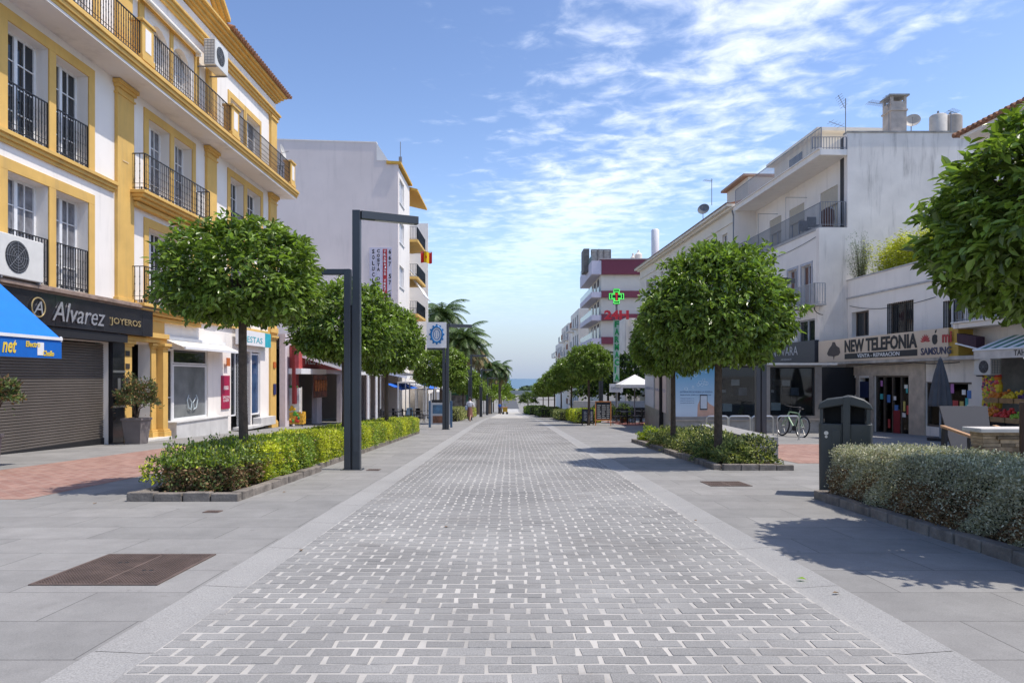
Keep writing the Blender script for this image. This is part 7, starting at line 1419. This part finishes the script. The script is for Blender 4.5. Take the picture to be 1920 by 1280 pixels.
# rustic counter
x0_, y0_ = 5.56, 8.05; zc_ = g(8); t = thing('rustic_counter', 'counter clad in rough split wood with pale stone top at the right edge', 'counter', (6.1, 8.3, zc_))
CL = M('split_wood_cladding', (.30, .22, .14), .9, .35, 10, .6, bscale=18, island=.45); mb = MB(); r_ = random.Random(9); zz_ = 0.0
while zz_ < .90:
    hh = r_.uniform(.035, .06); inset = .10*(1-zz_/.9); xx = x0_+.05+inset
    while xx < 7.3: ln = r_.uniform(.12, .35); mb.box(xx, min(xx+ln-.004, 7.3), y0_+.05+inset-r_.uniform(0, .03), y0_+.28, zc_+zz_, zc_+zz_+hh-.004); xx += ln
    zz_ += hh
mb.build('cladding', CL, t); MB().box(x0_-.02, 7.35, y0_-.02, y0_+.32, zc_+.915, zc_+.965).build('stone_top', M('pale_slab', (.55, .52, .48), .6, .1), t, bevel=.008)
t = thing('wooden_post', 'dark brown post at the right edge in front of the wood clad counter', 'post', (5.72, 7.6, g(7.6))); MB().cyl((5.74, 7.62, g(7.6)), (5.74, 7.62, 1.0), .045, n=12).build('shaft', M('dark_brown_wood', (.07, .035, .02), .6, .2), t); MB().cyl((5.74, 7.62, g(7.6)), (5.74, 7.62, g(7.6)+.05), .12, n=14).build('foot', IRON, t)
# ================================================================ PEOPLE
def person(loc, rz, label, h, shirt, legs, skin, hair, bag=None, stride=.28, skirt=True):
    t = thing('person', label, 'person', loc, rz); T = ROOT[t.name] @ Matrix.Scale(h/1.7, 4)
    J = {'pel': (0, 0, .95, .145, .105), 'wai': (0, 0, 1.10, .125, .09), 'che': (0, .01, 1.30, .155, .10), 'nck': (0, 0, 1.45, .055, .055), 'hd0': (0, -.01, 1.53, .075, .085), 'hd1': (0, -.01, 1.63, .078, .095), 'hd2': (0, 0, 1.70, .04, .05)}
    for s, n_ in ((-1, 'l'), (1, 'r')):
        st_ = stride*s; J.update({'hip'+n_: (.09*s, 0, .90, .088, .088), 'kne'+n_: (.095*s, -st_*.45, .50, .058, .058), 'ank'+n_: (.095*s, -st_+(.12 if s < 0 else 0), .09, .038, .038), 'toe'+n_: (.10*s, -st_-.13+(.12 if s < 0 else 0), .035, .034, .026),
            'sho'+n_: (.17*s, .01, 1.39, .05, .05), 'elb'+n_: (.22*s, .06*s+.02, 1.12, .038, .038), 'wri'+n_: (.22*s, .1*s-.08, .90, .027, .027), 'pal'+n_: (.22*s, .1*s-.10, .83, .032, .018)})
    names = list(J); E = [('pel', 'wai'), ('wai', 'che'), ('che', 'nck'), ('nck', 'hd0'), ('hd0', 'hd1'), ('hd1', 'hd2')]
    for n_ in 'lr': E += [('pel', 'hip'+n_), ('hip'+n_, 'kne'+n_), ('kne'+n_, 'ank'+n_), ('ank'+n_, 'toe'+n_), ('che', 'sho'+n_), ('sho'+n_, 'elb'+n_), ('elb'+n_, 'wri'+n_), ('wri'+n_, 'pal'+n_)]
    me = bpy.data.meshes.new('body'); me.from_pydata([J[n_][:3] for n_ in names], [(names.index(a), names.index(b)) for a, b in E], [])
    o = bpy.data.objects.new('body', me); COL.objects.link(o); sk = o.modifiers.new('s', 'SKIN'); o.modifiers.new('u', 'SUBSURF').levels = 1
    for i, n_ in enumerate(names): v = me.skin_vertices[0].data[i]; v.radius = J[n_][3:5]; v.use_root = (n_ == 'pel')
    bpy.context.view_layer.update(); me2 = bpy.data.meshes.new_from_object(o.evaluated_get(bpy.context.evaluated_depsgraph_get())); bpy.data.objects.remove(o)
    me2.name = 'body'; me2.transform(T); me2.polygons.foreach_set('use_smooth', [True]*len(me2.polygons)); body = link('body', me2, skin, t)
    rg = lambda mb: mb
    MB(T).lathe((0, 0, 0), [(.115, 1.0), (.14, .98), (.145, 1.1), (.175, 1.3), (.17, 1.4), (.08, 1.45)], 14, 1, .78).build('shirt', shirt, t, smooth='all')
    for s in (-1, 1): MB(T).cyl((.15*s, .01, 1.40), (.215*s, .05*s+.02, 1.18), .065, .06, 9).build('sleeve', shirt, t)
    if skirt: MB(T).lathe((0, 0, 0), [(.14, 1.02), (.17, .9), (.2, .6), (.23, .34)], 14, 1, 1.1).build('skirt', legs, t, smooth='all')
    else:
        for s in (-1, 1): MB(T).tube([(.09*s, 0, .98), (.095*s, -stride*s*.45, .5), (.095*s, -stride*s+(.12 if s < 0 else 0), .12)], [.11, .075, .06], 9).build('trouser_leg', legs, t)
    MB(T).ell((0, .015, 1.645), .088, .105, .095, 12, 8).build('hair', hair, t, smooth='all')
    MB(T).ell((-.03, -.098, 1.615), .011, .006, .008, 6, 4).build('eye', BLACK, t); MB(T).ell((.03, -.098, 1.615), .011, .006, .008, 6, 4).build('eye', BLACK, t); MB(T).ell((0, -.108, 1.59), .012, .016, .02, 6, 4).build('nose', skin, t); MB(T).box(-.022, .022, -.1, -.092, 1.548, 1.556).build('mouth', M('lips', (.3, .08, .07), .5), t)
    for s in (-1, 1):
        MB(T).ell((.083*s, 0, 1.6), .012, .022, .03, 6, 5).build('ear', skin, t)
        for k in range(5): fx = .22*s+(k-2)*.014*(1 if k < 4 else 1); fy = .1*s-.10; MB(T).cyl((.22*s+(k-1.5)*.006, fy+(k-1.5)*.014, .82), (.22*s+(k-1.5)*.008, fy+(k-1.5)*.016-.012, .745+.01*abs(k-1.5)), .008, .006, 5).build('finger', skin, t)
    if bag: MB(T).box(.16, .30, -.02, .24, .82, 1.12).build('bag', bag, t, bevel=.02)
    return t
SKN = M('skin', (.45, .26, .18), .55, .05); HR = M('dark_hair', (.03, .02, .015), .6)
x, y, z = gp(881, 788.5); y = 46.5; x = (881-CX)/FPX*y; z = g(y)
person((x, y, z), R(170), 'person in white top and long brown skirt walking along the left gutter', 1.62, M('white_cotton', (.65, .65, .68), .8), M('brown_skirt', (.20, .09, .07), .8), SKN, HR, bag=M('blue_bag', (.3, .36, .5), .7))
y = 96.0; person(((937-CX)/FPX*y, y, g(y)), R(0), 'distant person in bright blue shirt and dark trousers at the street end', 1.7, M('blue_shirt', (.02, .12, .5), .7), M('dark_trousers', (.03, .03, .04), .8), SKN, HR, skirt=False)
y = 100.0; t = thing('market_cart', 'small yellow cart at the far end of the left gutter', 'cart', ((947-CX)/FPX*y, y, g(y))); x = (947-CX)/FPX*y; MB().box(x-.35, x+.35, y-.2, y+.2, g(y)+.35, g(y)+1.0).build('body', M('cart_yellow', (.55, .35, .03), .6), t); MB().box(x-.4, x+.4, y-.25, y+.25, g(y)+1.0, g(y)+1.06).build('top', WOOD, t)
for s in (-.28, .28): MB().cyl((x+s, y-.2, g(y)+.18), (x+s, y+.2, g(y)+.18), .18, n=12).build('wheel', BLACK, t)

# cables and pipes on the fronts
def cable(pts, sag, label, r=.012, n=14):
    out = []
    for (a, b) in zip(pts[:-1], pts[1:]):
        a, b = Vector(a), Vector(b)
        for q in range(n): f = q/n; out.append(a.lerp(b, f)-Vector((0, 0, sag*4*f*(1-f))))
    out.append(Vector(pts[-1])); c0 = out[0]; o = MB().tube(out, r, 5).build('cable', BLACK, origin=tuple(c0)); tag(o, label, 'cable')
cable([FP.pt(uY(FP, 33.3), .04, 4.75), FP.pt(uY(FP, 30.5), .04, 4.35), FP.pt(uY(FP, 27.0), .04, 4.45)], .06, 'thin black cable sagging across the white wall above the phone shop sign')
cable([FP2.pt(uY(FP2, 32.5), .5, 1.84), FP2.pt(uY(FP2, 29), .5, 1.84), FP2.pt(uY(FP2, 26), .5, 1.84), FP2.pt(uY(FP2, 23.5), .5, 1.8)], .05, 'black cable drooping under the canopy below the peach sign', .018)
cable([F1.pt(21.95, .03, 9.7), F1.pt(22.0, .03, 7.3)], .0, 'cable running down beside the second ochre pilaster', .01)
cable([FR1.pt(uY(FR1, 34.2), .03, 8.3), FR1.pt(uY(FR1, 38), .03, 8.1), FR1.pt(uY(FR1, 44.5), .03, 8.2)], .05, 'cable along the balcony block under its lower balcony', .012)
def pipe(F, u, z0, z1, label, w=.05): tag(MB().cyl(F.pt(u, w, z0), F.pt(u, w, z1), .04, n=8).build('drain_pipe', FRAMEW, origin=tuple(F.pt(u, w, z0))), label, 'pipe')
pipe(FP, uY(FP, 26.0), 2.1, 5.0, 'white drain pipe between the upper windows of the phone shop building')
